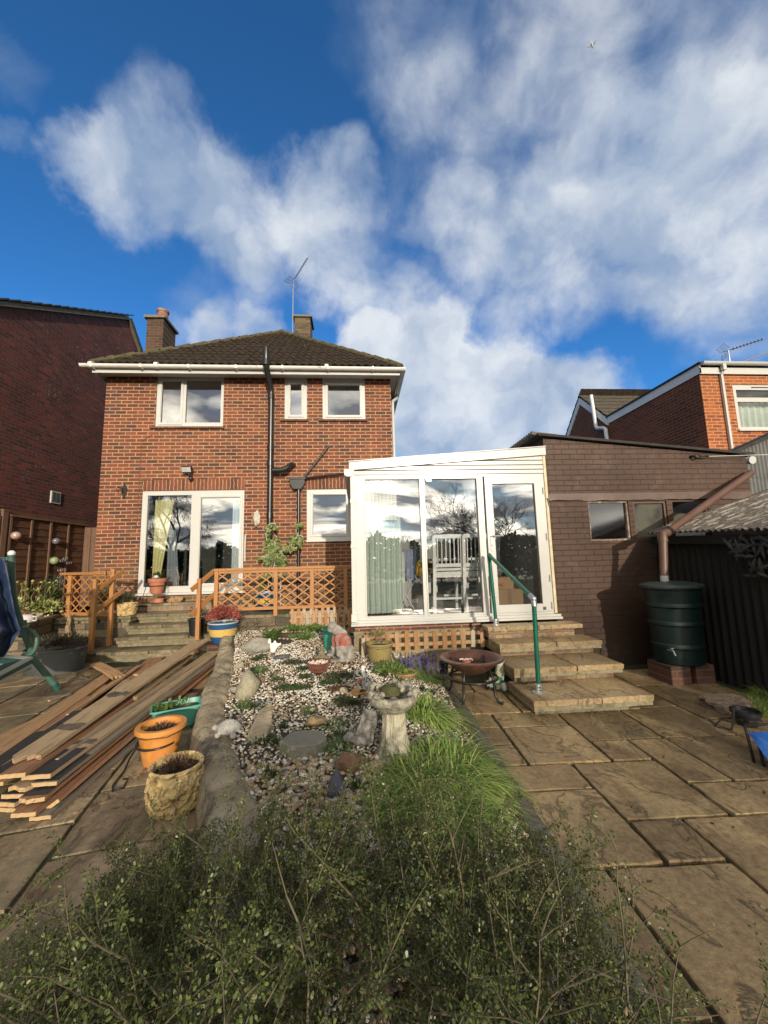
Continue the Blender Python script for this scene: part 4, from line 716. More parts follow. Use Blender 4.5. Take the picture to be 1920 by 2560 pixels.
# ------------------------------------------------------------------ water butt on brick piers
bc2 = V((3.70, 4.38, .205))
t = thing('water_butt', 'dark green plastic water butt standing on brick piers against the shed', 'water butt', bc2)
WG = mat('shaded_green_plastic', [(.0015, .009, .010), (.002, .013, .013), (.004, .017, .016)], .45, 6, bs=.12, bscale=14, dirt=(9, .62, (.016, .036, .03)))  # green darkened so the colour carries the shade the butt stands in
g = MB(); g.lathe(bc2, [(.228, 0), (.243, .01), (.250, .17), (.266, .185), (.266, .215), (.254, .23), (.258, .42), (.276, .435), (.276, .465), (.264, .48), (.270, .62), (.287, .635), (.287, .665), (.275, .68), (.282, .82), (.296, .83), (.296, .86)], 40, 1, .95); g.build('body', WG, t, smooth=2)
g = MB(); g.lathe(bc2+V((0, 0, .86)), [(.318, -.012), (.322, .0), (.318, .02), (.29, .032), (.20, .05), (.10, .058), (.01, .06)], 40, 1, .95); g.build('lid', mat('faded_green_plastic', [(.02, .032, .031), (.04, .052, .05)], .5, 4), t, smooth=2)
tp = PY(1320+995*.3617, 1220+1125*.3617, 4.12); g = MB(); g.tube([(tp.x, 4.18, tp.z), (tp.x, 4.10, tp.z), (tp.x, 4.08, tp.z-.045)], .010, 8); g.tube([(tp.x, 4.115, tp.z), (tp.x, 4.115, tp.z+.025)], .007, 6); g.box((tp.x-.02, 4.108, tp.z+.022), (tp.x+.02, 4.122, tp.z+.031)); g.build('tap', mat('dull_metal', [(.18, .18, .17), (.28, .28, .27)], .4, metal=.6), t, smooth=2)
for i, (x0, x1, lab) in enumerate(((3.44, 3.67, 'left brick pier under the green water butt'), (3.73, 3.95, 'right brick pier under the green water butt next to the shed wall'))):
    g = MB(); g.box((x0, 4.20, -.02), (x1, 4.56, .202)); one('brick_pier', g, B_pier, lab, 'brick pier', 'brick piers under the water butt', bevel=.008)
# ------------------------------------------------------------------ dark shed on the right
shed = thing('shed', 'dark shed with weathered corrugated roof at the right edge', 'shed', (5, 2.5, 0))
SHD = mat('black_brown_boards', [(.005, .004, .0035), (.011, .008, .006)], .75, 5, (6, 6, 1), bs=.4)
g = MB(); sx = 4.135; yy = -2.6; prev = None
ys = np.arange(1.3, 5.04, .0125)
for k, y in enumerate(ys):
    x = sx-.012*math.sin(y*2*PI/.1); g.v += [(x, y, -.05), (x, y, 1.46+.035*(y+2.6)/1.5)]
g.f = [[2*k, 2*k+1, 2*k+3, 2*k+2] for k in range(len(ys)-1)]; g.build('wall', SHD, shed, smooth=True)
g = MB(); g.box((sx+.05, 1.3, -.05), (7, 5.03, 1.45)); g.build('core', SHD, shed)
def corr(mb, A, B, W_, ln_, per=.076, amp=.016, rows=2, rag=0):
    A, B, W_ = V(A), V(B), V(W_).normalized(); U_ = (B-A).normalized(); Nn = U_.cross(W_).normalized(); Nn = Nn if Nn.z > 0 else -Nn; n_ = int((B-A).length/per*8)
    for k in range(n_+1):
        p = A+U_*((B-A).length*k/n_); h = amp*math.sin(k/8*2*PI)
        e = rag*mnoise.noise(V((math.floor(k/80)*3.3, 0, 1)))
        for r in range(rows+1): mb.v.append(tuple(p+W_*(e+ln_*r/rows)+Nn*h))
        mb.v.append(tuple(p+W_*(e+ln_)+Nn*(h-.006))); mb.v.append(tuple(p+W_*e+Nn*(h-.007)))
    q = rows+3
    for k in range(n_):
        for r in range(rows): a_ = k*q+r; mb.f.append([a_, a_+1, a_+q+1, a_+q])
        a_ = k*q+rows+1; mb.f.append([a_, a_+1, a_+q+1, a_+q]); mb.f.append([k*q, k*q+q, k*q+q+rows+2, k*q+rows+2])
CORR = mat('weathered_corrugated', [(.035, .028, .025), (.16, .14, .12), (.06, .045, .04), (.40, .37, .31), (.10, .08, .07)], .95, 6, (.7, 5, 1), bs=.6, dirt=(19, .60, (.46, .44, .37)), det=12)
g = MB(); corr(g, (3.99, 1.25, 1.571), (3.99, 5.03, 1.735), (1, 0, .30), 3.2, rag=.03); g.build('roof', CORR, shed, smooth=2)
g = MB(); g.prism([(4.05, 1.3, 1.523), (4.05, 5.03, 1.68), (4.05, 5.03, 1.58), (4.05, 1.3, 1.423)], (.05, 0, 0)); g.build('eaves_board', SHD, shed)
# black wooden driftwood wreath
t = None; rg = random.Random(5); g = MB(); cen = PX(1898, 1405, 4.10)
t = thing('driftwood_wreath', 'grey driftwood wreath hanging on the dark shed wall', 'wreath', (4.08, cen.y, cen.z-.3))
for k in range(70):
    u = rg.uniform(-1, 1); v_ = rg.uniform(-1, 1); 
    if abs(u) > (v_+1.15)*.62: continue
    y = cen.y-.02+u*.24; z = cen.z+.02+v_*.22; an = rg.uniform(0, PI); l = rg.uniform(.05, .10); d = V((rg.uniform(-.25, .25), math.cos(an), math.sin(an))).normalized(); p = V((4.06-rg.uniform(0, .06), y, z))
    g.tube([p-d*l, p-d*l*.4+V((-.01, 0, .008)), p+d*l*.4+V((-.012, 0, .004)), p+d*l], [.006, .017, .019, .007], 7)
g.build('driftwood', mat('black_driftwood', [(.02, .02, .02), (.055, .055, .053)], .7, 14, (1, 1, 1), bs=.5, island=.4), t, smooth=True)
# small corrugated lean-to behind, right of the outbuilding
t = thing('corrugated_lean_to', 'grey corrugated lean-to with black roof edge behind the outbuilding', 'lean-to', (6.6, 5.7, 0))
g = MB(); a_, b_ = (5.72, 5.62, 2.2), (9.0, 5.62, 2.2); corr(g, a_, b_, (0, 0, 1), 1.2, per=.066, amp=.012); c0 = PY(1835, 1135, 5.45); c1 = PY(1920, 1098, 5.45); sl__ = (c1.z-c0.z)/(c1.x-c0.x); g.v = [(x_, y_, min(z_, c0.z+(x_-c0.x)*sl__+.03)) for x_, y_, z_ in g.v]; g.build('wall', mat('grey_sheet', [(.085, .09, .088), (.14, .14, .135)], .6, 5, metal=.3), t, smooth=2)
g = MB(); c0 = PY(1835, 1135, 5.45); c1 = PY(1920, 1098, 5.45); dd = (c1-c0).normalized(); c1 = c0+dd*3; g.prism([c0, c1, c1+V((0, 0, .10)), c0+V((0, 0, .05))], (0, .28, 0)); g.build('roof', RFB, t)
g = MB(); g.box((5.71, 5.5, 1.3), (9, 5.6, 2.2)); g.box((5.71, 5.3, 1.98), (9, 5.4, 2.16)); g.build('dark_boards', SHD, t)
p = PY(1882, 1150, 5.3); g = MB(); g.tube([p, p+V((0, .4, .06))], .06, 12); g.build('gutter_end', UPVC, t, smooth=2)
# ------------------------------------------------------------------ right neighbour
rn = thing('brick_house', 'orange brick house with white fascias rising behind the outbuilding on the right', 'house', (9, 7.6, 0))
rx, ry = 7.68, 7.6
g = MB(); wall(g, rx, 14, 2, 5.42, [(8.43, 10.3, 4.11, 5.16)], lambda u, v, d: V((u, ry+d, v)), .1); g.build('front_wall', B_right, rn)
g = MB(); g.prism([(rx-.003, ry+.006, 1), (rx-.003, ry+.006, 5.5), (rx-.003, 10.72, 5.5), (rx-.003, 12.03, 6.72), (rx-.003, 13.05, 5.72), (rx-.003, 13.5, 5.2), (rx-.003, 14.5, 1)], (.2, 0, 0)); g.build('side_wall', B_right_shaded, rn)
g = MB(); g.box((rx-.03, ry-.06, 5.375), (14, ry-.03, 5.52)); g.build('fascia', UPVC, rn)
def fbd(mb, pts, w_=.21, x=rx-.03):
    for a, b in zip(pts, pts[1:]):
        A, B = V((x, *a)), V((x, *b)); mb.prism([A, B, B-V((0, 0, w_)), A-V((0, 0, w_))], (.028, 0, 0))
WSH = mat('white_bargeboard', [(.68, .68, .66), (.75, .75, .73)], .5)
g = MB(); fbd(g, [(ry-.06, 5.60), (10.70, 5.60)]); g.build('bargeboard', WSH, rn); g = MB(); fbd(g, [(10.72, 5.57), (12.03, 6.80)], .24); g.build('bargeboard', WSH, rn); g = MB(); fbd(g, [(12.032, 6.80), (13.5, 5.25)], .24); g.build('bargeboard', WSH, rn)
g = MB(); g.box((rx-.06, ry-.1, 5.60), (14, 10.75, 5.64)); g.build('flat_roof', RFB, rn)
g = MB(); Wv = V((0, 1.31, 1.24)).normalized(); tiled(g, V((rx-.05, 10.7, 5.62)), V((1, 0, 0)), Wv, 0, 6, 0, 0, per=.2, amp=.008, clip=lambda v: (0, 5)); g.build('tiled_roof', mat('worn_tile', [(.05, .042, .03), (.10, .085, .06)], .95, 8, bs=.4), rn)
g = MB(); Wv = V((0, -1.47, 1.55)).normalized(); tiled(g, V((14, 13.5, 5.27)), V((-1, 0, 0)), Wv, 0, 8, 0, 0, per=.2, amp=.008, clip=lambda v: (0, 6.37)); g.build('rear_slope', TILE, rn)
g = MB(); gutter(g, (rx-.02, ry-.12, 5.61), (14, ry-.12, 5.60), .06); g.build('gutter', UPVC, rn, smooth=2)
dpx = PY(1320+1320*.3617, 820+350*.3617, ry).x+.02; g = MB(); g.box((dpx-.045, ry-.16, 5.43), (dpx+.03, ry-.09, 5.57)); g.tube([(dpx, ry-.12, 5.5), (dpx, ry-.04, 5.36), (dpx, ry-.04, 2.5)], .036, 4); g.build('downpipe', UPVC, rn)
wn_ = window(rn, 8.43, 10.3, 4.11, 5.16, ry+.02, [(8.52, 10.2, 4.86, 5.04), (8.52, 10.2, 4.18, 4.76)], sill=False, glass=GLASS)
q = MB(); q.box((8.9, ry+.005, 5.09), (9.3, ry+.018, 5.105)); q.build('trickle_vent', BLK, wn_)
q = MB(); q.box((8.4, ry-.05, 4.07), (10.33, ry+.03, 4.108)); q.build('sill', UPVC, wn_)
g = MB(); room(g, 8.3, 10.4, ry+.12, ry+2.5, 3.9, 5.3); g.build('interior', ROOM, rn)
curtain(((8.5, ry+.22), (10.25, ry+.22)), 4.13, 4.85, mat('pale_curtain', [(.66, .70, .64), (.72, .75, .70)], .9), .16, .03, 'pale net curtain in the upstairs window of the orange brick house')
xp = rx-.12; a = PX(1320+435*.3617, 820+465*.3617, xp); b = PX(1320+470*.3617, 820+690*.3617, xp); c = PX(1320+535*.3617, 820+690*.3617, xp); d = PX(1320+550*.3617, 820+780*.3617, xp)
g = MB(); g.tube([a, b+V((0, 0, .05)), b+V((0, -.05, -.03)), c+V((0, .08, .02)), c+V((0, 0, -.04)), d+V((0, 0, -.3))], .055, 12); g.build('flue_pipe', mat('white_flue', [(.58, .6, .6), (.66, .67, .67)], .45), rn, smooth=2)
ab = PY(1780+235*.19, 820+478*.19, 8.6); atp = PY(1780+215*.19, 820+295*.19, 8.6); ati = PY(1780+665*.19, 820+147*.19, 8.4)
yagi(ab-V((0, 0, .15)), atp, ati, None, 'small tv aerial on the flat roof of the orange brick house', el=.05, n=9, rods=4)
a = PY(1780+345*.19, 820+468*.19, 8.3); b = PY(1780+745*.19, 820+318*.19, 8.3); g = MB(); g.tube([a, b+(b-a)*.4], .018, 6); g.tube([a+V((0, 0, -.1)), a+V((0, 0, .04))], .03, 6); one('roof_pole', g, GALV, 'slanting metal pole on the flat roof right of the small aerial', 'pole')
# ------------------------------------------------------------------ steps
def slab_tread(g, x0, x1, y0, y1_, z, th=.045, seed=0):
    rg = random.Random(seed); n_ = 16; pts = []
    for k in range(n_): pts.append((x0+(x1-x0)*k/n_, y0+rg.uniform(-.006, .006)))
    for k in range(3): pts.append((x1+rg.uniform(-.003, .003), y0+(y1_-y0)*k/3))
    for k in range(n_): pts.append((x1-(x1-x0)*k/n_, y1_))
    for k in range(3): pts.append((x0, y1_-(y1_-y0)*k/3))
    n_ = len(pts); c = V(((x0+x1)/2, (y0+y1_)/2, 0)); vs = []
    for dz, ins in ((-th, .004), (-.008, 0), (0, .010)):
        for p in pts: q = V((p[0], p[1], 0)); q += (c-q).normalized()*ins; vs.append((q.x, q.y, z+dz+(rg.uniform(-.003, .003) if dz == -th else 0)))
    g.add(vs, [(k, (k+1) % n_, n_+(k+1) % n_, n_+k) for k in range(n_)]+[(n_+k, n_+(k+1) % n_, 2*n_+(k+1) % n_, 2*n_+k) for k in range(n_)]+[tuple(range(2*n_, 3*n_))])
st = thing('garden_steps', 'four sandstone slab steps rising to the conservatory door', 'steps', (2.2, 4.3, 0))
SR = [(1.57, 2.72, 3.555, 4.16, .15, .56), (1.60, 2.80, 4.05, 4.60, .30, .57), (1.63, 2.87, 4.50, 4.90, .45, .55), (1.59, 2.81, 4.77, 5.03, .60, .52)]
for k, (x0, x1, y0, y1_, z, sp) in enumerate(SR):
    xm = x0+(x1-x0)*sp; g = MB(); slab_tread(g, x0, xm-.006, y0, y1_, z, .05, k); slab_tread(g, xm+.006, x1, y0+.004, y1_, z, .05, k+9); g.build('tread', TREAD, st)
    g = MB()
    if k: g.box((x0+.03, y0+.07, z-.148), (x1-.08, 5.09 if k == 3 else y1_+.35, z-.051)); g.build('riser', B_riser, st)
    if k < 3:
        g = MB(); g.box((x0+.005, y0+.012, z-.092), (xm, y1_, z-.0505)); g.box((xm+.004, y0+.015, z-.088), (x1-.01, y1_, z-.0505)); g.build('under_slab', TREADE, st)
    if k == 0: g = MB(); g.box((x0+.05, y0+.10, -.02), (x1-.08, 4.2, .066)); g.build('riser', TREADE, st)
sl2 = thing('stone_steps', 'old mossy stone steps climbing to the terrace at the patio door', 'steps', (-3.3, 6.9, 0))
SLs = [(-4.28, -2.35, 6.45, 7.05, .15), (-3.97, -2.42, 6.75, 7.2, .31), (-3.96, -2.42, 7.0, 7.4, .455), (-3.94, -2.42, 7.30, 7.78, .605)]
rg = random.Random(3)
for k, (x0, x1, y0, y1_, z) in enumerate(SLs):
    xs = [x0]; 
    while xs[-1] < x1-.5: xs.append(xs[-1]+rg.uniform(.38, .7))
    xs = [x for x in xs if x < x1-.25]+[x1]; g = MB()
    for a, b in zip(xs, xs[1:]): slab_tread(g, a+.004, b-.004, y0+rg.uniform(-.012, .012), y1_, z+rg.uniform(-.006, .003), .045, k*10+int(a*7))
    g.build('tread', TREADL, sl2); g = MB(); zb = z-.155 if k else -.02
    g.box((x0+.02, y0+.03, z-.095), (x1-.02, y1_, z-.050)); g.box((x0+.035, y0+.055, zb), (x1-.02, y1_+.1, z-.0965)); g.build('riser', mat('stone_riser', [(.26, .21, .13), (.17, .15, .09), (.32, .27, .17)], .9, 6, bs=.9, dirt=(5, .58, (.09, .09, .05))), sl2)
g = MB(); x = -4.6
for a, b in ((-4.55, -3.55), (-3.54, -2.9), (-2.89, -2.0)): slab_tread(g, a, b, 7.76, 8.0-.002, .75, .045, int(a*5))
g.build('tread', TREADL, sl2)
g = MB(); g.box((-4.52, 7.80, .60), (-2.02, 7.99, .704)); g.build('riser', B_riser, sl2)
# ------------------------------------------------------------------ terrace and planter walls
STN = [(-6.4, 7.9, .6)]
tw = thing('terrace_wall', 'rubble stone retaining wall with slab coping left of the stone steps', 'wall', (-4.5, 7.2, 0))
g = MB(); g.box((-5.24, 7.16, -.05), (-3.98, 7.5, .50)); g.build('stonework', B_rubble, tw)
CAP = mat('coping_stone', [(.23, .19, .115), (.15, .13, .085), (.30, .25, .15)], .9, 7, bs=.7, dirt=(5, .57, (.10, .11, .05)))
g = MB(); x = -5.28
while x < -3.95: xe = min(x+rg.uniform(.3, .5), -3.93); g.box((x, 7.12+rg.uniform(-.01, .01), .56), (xe-.006, 7.6, .61)); g.box((x+.03, 7.135, .505), (xe-.015, 7.6, .555)); x = xe
g.build('coping', CAP, tw, bevel=.008)
pw = thing('planter_wall', 'rubble stone planter wall with slab coping in front of the wooden fence', 'wall', (-5.3, 6.5, 0))
g = MB(); a, b, c = V((-5.25, 7.3, 0)), V((-4.97, 6.32, 0)), V((-6.4, 5.9, 0)); g.prism([a+V((0, 0, -.05)), b+V((0, 0, -.05)), c+V((0, 0, -.05)), V((-6.4, 7.3, -.05))], (0, 0, .66)); g.build('stonework', B_rubble, pw)
g = MB(); inn = .22
def capseg(g, p, q, n_, inw):
    for k in range(n_):
        A, B = p.lerp(q, k/n_+.004), p.lerp(q, (k+1)/n_-.004); g.prism([A-inw*.12, B-inw*.12, B+inw, A+inw], (0, 0, .05))
z0 = V((0, 0, .615)); capseg(g, a+z0, b+z0, 3, V((-.25, -.07, 0))); capseg(g, b+z0+V((-.06, -.02, 0)), c+z0, 4, V((-.07, .25, 0))); g.build('coping', CAP, pw, bevel=.008)
g = MB(); g.box((-6.4, 6.9, -.05), (-5.3, 7.95, .60)); g.box((-5.3, 7.5, .2), (-3.97, 7.95, .585)); g.box((-6.35, 6.3, .1), (-5.25, 6.95, .62)); one('planter_soil', g, SOIL, None, None, kind='structure')
tr_ = thing('terrace_wall', 'rubble stone retaining wall under the long orange trellis', 'wall', (-1.2, 6.9, 0))
g = MB(); g.box((-2.41, 6.80, -.05), (-.04, 7.95, .54)); g.build('stonework', B_rubble, tr_); g = MB(); x = -2.43
while x < -.1: xe = min(x+rg.uniform(.35, .6), -.04); g.box((x, 6.76+rg.uniform(-.01, .01), .542), (xe-.006, 7.98, .595)); x = xe
g.build('coping', TREADL, tr_, bevel=.006)
# ------------------------------------------------------------------ orange trellises
def lattice(parent, P0, ux, wx, hz, sp=.145, slope=.78, w_=.016, t_=.008, off=0.0):
    """diagonal battens in two layers inside a rectangle starting at P0, ux unit along"""
    P0 = V(P0); ux = V(ux).normalized(); nrm = ux.cross(V((0, 0, 1))); L1, L2 = MB(), MB()
    for s_, mb, dn in ((1, L1, -.012), (-1, L2, .0)):
        c = -hz/slope-wx
        while c < wx*2:
            # line x = c + z/slope*s
            pts = []
            for z in (0, hz):
                x = c+off+s_*z/slope; pts.append((x, z))
            (xa, za), (xb, zb) = pts
            def cl(xa, za, xb, zb):
                t0, t1 = 0, 1; dx = xb-xa
                for lim, sg in ((0, 1), (wx, -1)):
                    fa, fb_ = (xa-lim)*sg, (xb-lim)*sg
                    if fa < 0 and fb_ < 0: return None
                    if fa < 0: t0 = max(t0, fa/(fa-fb_))
                    if fb_ < 0: t1 = min(t1, fa/(fa-fb_))
                return (t0, t1) if t1-t0 > .05 else None
            r = cl(xa, za, xb, zb)
            if r:
                A = P0+ux*(xa+(xb-xa)*r[0])+V((0, 0, hz*r[0]))+nrm*dn; B = P0+ux*(xa+(xb-xa)*r[1])+V((0, 0, hz*r[1]))+nrm*dn; mb.beam(A, B, t_, w_, nrm.cross((B-A).normalized()))
            c += sp/slope
    L1.v += [];  o = len(L1.v); L1.v += L2.v; L1.f += [[i+o for i in q] for q in L2.f]; return L1.build('lattice', OAK, parent)
tl = thing('trellis', 'orange stained diamond trellis fence running along the terrace edge', 'trellis', (-1.2, 6.72, .5), 'orange trellises beside the stone steps')
ty = 6.70
for x, zb in ((-2.35, .20), (-1.375, .58), (-.77, .58), (-.205, .55)):
    g = MB(); g.box((x-.032, ty-.03, zb), (x+.032, ty+.03, 1.345)); g.build('post', OAK, tl, bevel=.003)
g = MB(); g.box((-2.40, ty-.04, 1.346), (-.10, ty+.035, 1.385)); g.build('top_rail', OAK, tl, bevel=.003)
for a, b in ((-2.317, -1.408), (-1.342, -.803), (-.737, -.238)):
    g = MB(); g.box((a, ty-.018, .685), (b, ty+.018, .735)); g.build('bottom_rail', OAK, tl, bevel=.003); g = MB(); g.box((a, ty-.018, 1.300), (b, ty+.018, 1.344)); g.build('upper_rail', OAK, tl, bevel=.003)
    lattice(tl, (a, ty-.002, .737), (1, 0, 0), b-a, .562, sp=.148, slope=.72, w_=.021)
nf = (-2.52, 6.42); g = MB(); g.box((nf[0]-.03, nf[1]-.03, .10), (nf[0]+.03, nf[1]+.03, 1.24)); g.build('newel_post', OAK, tl, bevel=.003)
for z in (1.19, .80): g = MB(); g.beam((nf[0]-.07, nf[1]-.12, z-.12), (-2.39, 6.68, z+.16), .03, .07); g.build('handrail', OAK, tl, bevel=.003)
t2 = thing('trellis', 'short orange trellis with sloping handrail left of the stone steps', 'trellis', (-4.6, 7.1, .5), 'orange trellises beside the stone steps')
A, B = V((-5.09, 7.30, 0)), V((-4.15, 6.93, 0)); ux = (B-A).normalized(); nrm = ux.cross(V((0, 0, 1)))
for p, zb, zt in ((A, .0, 1.33), (B, .155, 1.425), (V((-4.19, 6.55, 0)), .155, 1.27)):
    g = MB(); g.box((p.x-.032, p.y-.03, zb), (p.x+.032, p.y+.03, zt)); g.build('post', OAK, t2, bevel=.003)
g = MB(); g.beam(A-ux*.22+V((0, 0, 1.36))+nrm*.02, B+V((0, 0, 1.36))+nrm*.02, .06, .045); g.build('top_rail', OAK, t2, bevel=.003)
g = MB(); g.beam(A-ux*.16+V((0, 0, .665)), B+V((0, 0, .665)), .03, .055); g.build('bottom_rail', OAK, t2, bevel=.003)
lattice(t2, A-ux*.14+V((0, 0, .70)), ux, (B-A).length+.11, .62, sp=.148, slope=.76, w_=.021)
for z in (1.08, .74): g = MB(); g.beam((-4.22, 6.50, z-.03), (-4.07, 7.08, z+.30), .03, .065); g.build('handrail', OAK, t2, bevel=.003)
p = PY(1475*.1808, 1360+400*.1808, 6.9); g = MB(); g.tube([p+V((0, 0, -.1)), p+V((0, -.01, .04)), p+V((.03, -.01, .05)), p+V((.04, -.01, .02))], .006, 6); one('hook', g, IRON, 'small metal hook clipped on the top rail of the left trellis', 'hook')
# ------------------------------------------------------------------ picket fences
def picket(label, xs, y, zb, zt, rails, lean=0, wv=.052, hs=None, seed=1, name='picket_fence'):
    rg = random.Random(seed); t = thing(name, label, 'fence', ((xs[0]+xs[-1])/2, y, zb), 'low picket fences round the gravel bed')
    for z in rails: g = MB(); g.box((xs[0]-.05, y+.0145, z-.022), (xs[-1]+.05, y+.028, z+.022)); g.build('rail', PICK, t)
    for i, x in enumerate(xs):
        h = zt+rg.uniform(-.015, .01); b = zb+rg.uniform(-.01, .01); a = rg.uniform(-.03, .03)*(h-b); w2 = wv/2; g = MB()
        g.prism([(x-w2, y, b), (x+w2, y, b), (x+w2+a, y, h-.02), (x+w2*.6+a, y, h-.004), (x+a, y, h), (x-w2*.6+a, y, h-.004), (x-w2+a, y, h-.02)], (0, .013, 0)); o = g.build('pale', PALES[rg.choice([0, 0, 1, 2])], t)
    return t
PALES = [mat('pale_wood_a', [(.34, .19, .095), (.42, .27, .15)], .8, 4, (5, 5, 1), bs=.4), mat('pale_wood_b', [(.32, .15, .06), (.36, .19, .085)], .75, 4, (5, 5, 1), bs=.4), mat('pale_wood_c', [(.34, .28, .20), (.42, .36, .27)], .85, 4, (5, 5, 1), bs=.4)]
picket('low picket fence with pale orange pales in front of the conservatory base', [-.0+.1215*k for k in range(1, 14)], 4.98, .33, .555, (.50, .39), seed=4)
picket('staggered low picket fence below the long orange trellis', [-1.02+.098*k for k in range(10)], 6.50, .36, .64, (.57, .44), seed=8)
g = MB()
picket('second row of pale pickets behind the staggered fence', [-1.08+.098*k for k in range(11)], 6.60, .42, .70, (.63, .50), seed=9)
g = MB(); g.prism([(.03, 4.95, .16), (.075, 4.95, .16), (.085, 4.95, .50), (.04, 4.95, .50)], (0, .014, 0)); one('loose_pale', g, PALES[2], 'single loose wooden pale standing left of the olive pot', 'stake')
g = MB(); g.beam((-.13, 5.75, .3), (-.10, 5.75, .78), .05, .03, (0, 1, 0)); one('wooden_stake', g, OAK, 'short wooden stake standing beside the conservatory corner', 'stake')
# ------------------------------------------------------------------ wooden fence on the left
fx = -6.3
t = thing('wooden_fence', 'brown overlap fence panel with pale battens beside the dark brick wall', 'fence', (fx, 8.4, 0))
g = MB(); y0, y1_ = 7.36, 9.38
for k in range(14):
    z = .62+k*.135; nn = 14
    for j in range(nn): 
        ya, yb = y0+(y1_-y0)*j/nn, y0+(y1_-y0)*(j+1)/nn; za, zb = [z+.012*mnoise.noise(V((k*3.1, yy_*3, 0))) for yy_ in (ya, yb)]
        g.add([(fx+.02, ya, za), (fx+.02, yb, zb), (fx+.004, yb, zb+.15), (fx+.004, ya, za+.15), (fx+.006, ya, za), (fx+.006, yb, zb)], [(0, 1, 2, 3), (4, 5, 1, 0)])
g.build('boards', FENCE, t)
for y in (7.40, 7.86, 8.33, 8.82, 9.35): g = MB(); g.box((fx+.021, y-.02, .5), (fx+.045, y+.02, 2.42)); g.build('batten', FPOST, t)
g = MB(); g.box((fx-.02, y0, 2.42), (fx+.06, y1_, 2.455)); g.build('capping', FPOST, t)
g = MB(); g.box((fx-.05, 7.22, 0), (fx+.05, 7.32, 2.50)); g.box((fx-.06, 7.21, 2.501), (fx+.06, 7.33, 2.53)); one('fence_post', g, FPOST, 'square wooden fence post with flat cap at the near end of the fence panel', 'post')
t = thing('wooden_fence', 'second brown fence panel at the left frame edge before the post', 'fence', (fx, 6.3, 0)); g = MB()
for k in range(14): z = .62+k*.135; g.add([(fx+.02, 5.3, z), (fx+.02, 7.2, z), (fx+.004, 7.2, z+.15), (fx+.004, 5.3, z+.15)], [(0, 1, 2, 3)])
g.build('boards', FENCE, t); g = MB(); g.box((fx+.021, 7.14, .5), (fx+.045, 7.18, 2.42)); g.build('batten', FPOST, t)
g = MB()
for k in range(8): g.box((fx+.04+k*.145, 9.3+.012*(k % 2), .6), (fx+.04+k*.145+.138, 9.32+.012*(k % 2), 2.38))
one('gate', g, FPOST, 'narrow upright boarded gate between the fence and the house corner', 'gate')
def gball(px, py, r, m, label):
    p = PX(px, py, fx+.09); g = MB(); g.ball(p, r, 3); one('glazed_ball', g, m, label, 'ornament', 'glazed balls on the fence', smooth=True)
gball(110*.3617, 1200+385*.3617, .075, mat('copper_glaze', [(.30, .10, .06), (.45, .35, .28), (.22, .06, .04)], .2, 14, coat=1), 'coppery red glazed ball hanging on the fence')
gball(387*.3617, 1200+422*.3617, .068, mat('grey_glaze', [(.10, .09, .10), (.22, .2, .22)], .15, 9, coat=1), 'dark grey glazed ball hanging on the fence')
gball(375*.3617, 1200+557*.3617, .08, mat('green_glaze', [(.20, .25, .12), (.32, .38, .22)], .15, 9, coat=1), 'pale green glazed ball hanging on the fence')
# ------------------------------------------------------------------ swing seat
sw = thing('swing_seat', 'green metal garden swing seat with striped cushion at the left edge', 'swing seat', (-3.9, 4.9, 0))
SG = mat('faded_green_paint', [(.04, .095, .075), (.07, .145, .115), (.03, .075, .06)], .45, 3, bs=.1)
ft_ = V((-3.63, 5.13, .02)); nd = PY(86, 1650, 4.95); k1 = PY(36, 1505, 4.72); k2 = PY(29, 1440, 4.66); tp = PY(29, 1386, 4.62)
g = MB(); g.tube([ft_+V((0, 0, .0)), nd], .035, 12); g.build('leg', SG, sw, smooth=2); g = MB(); g.tube([ft_-V((0, 0, .02)), ft_.lerp(nd, .16)], .039, 12); g.build('rubber_foot', mat('dark_green_rubber', [(.012, .06, .05), (.02, .08, .065)], .5), sw, smooth=2)
g = MB(); g.tube([nd, PY(57, 1574, 4.85), k1, k2, tp], .032, 12); g.build('upright', SG, sw, smooth=2)
g = MB(); g.ball(tp+V((0, 0, .01)), .036, 3); g.build('end_cap', mat('cap_white', [(.6, .62, .6), (.7, .7, .68)], .3), sw, smooth=True)
g = MB(); g.tube([tp+V((-.02, 0, -.06)), tp+V((-1.2, -.15, -.02))], .03, 10); g.build('top_bar', SG, sw, smooth=2)
g = MB(); rc = PY(68, 1608, 4.9); rr_ = [rc+V((.105*math.cos(a_)*1.0, 0, .145*math.sin(a_))) for a_ in np.linspace(-2.0, 2.6, 26)]; g.tube(rr_, .022, 10); g.build('arm_ring', SG, sw, smooth=2)
b1 = PY(57, 1574, 4.85); g = MB(); g.tube([b1+V((0, 0, .1)), nd+V((-.02, 0, .05))], .026, 10); g.build('brace', SG, sw, smooth=2)
g = MB(); g.ball(nd+V((-.03, -.05, .03)), .02, 2); g.tube([b1+V((-.02, -.03, .03)), b1+V((.07, -.03, .04))], .008, 6); g.build('bolt', GALV, sw)
def stripes(name, a, b_, axis, per, off=0):
    m, b, o = newmat(name); t = N('ShaderNodeTexCoord'); s = N('ShaderNodeSeparateXYZ'); L(t.outputs['Object'], s.inputs[0]); f = mth('GREATER_THAN', mth('FRACT', mth('ADD', mth('DIVIDE', s.outputs[axis], per), off)), .5); L(mixc(f, a, b_), b.inputs['Base Color']); b.inputs['Roughness'].default_value = .9; L(bump(noi(t.outputs['Object'], 30, 5), .4, .01), b.inputs['Normal']); return m
ca, cb_ = PY(82, 1642, 4.62), PY(0, 1662, 3.95); cc, cd_ = PY(78, 1672, 4.6), PY(0, 1703, 3.95)
g = MB(); n_ = 10; 
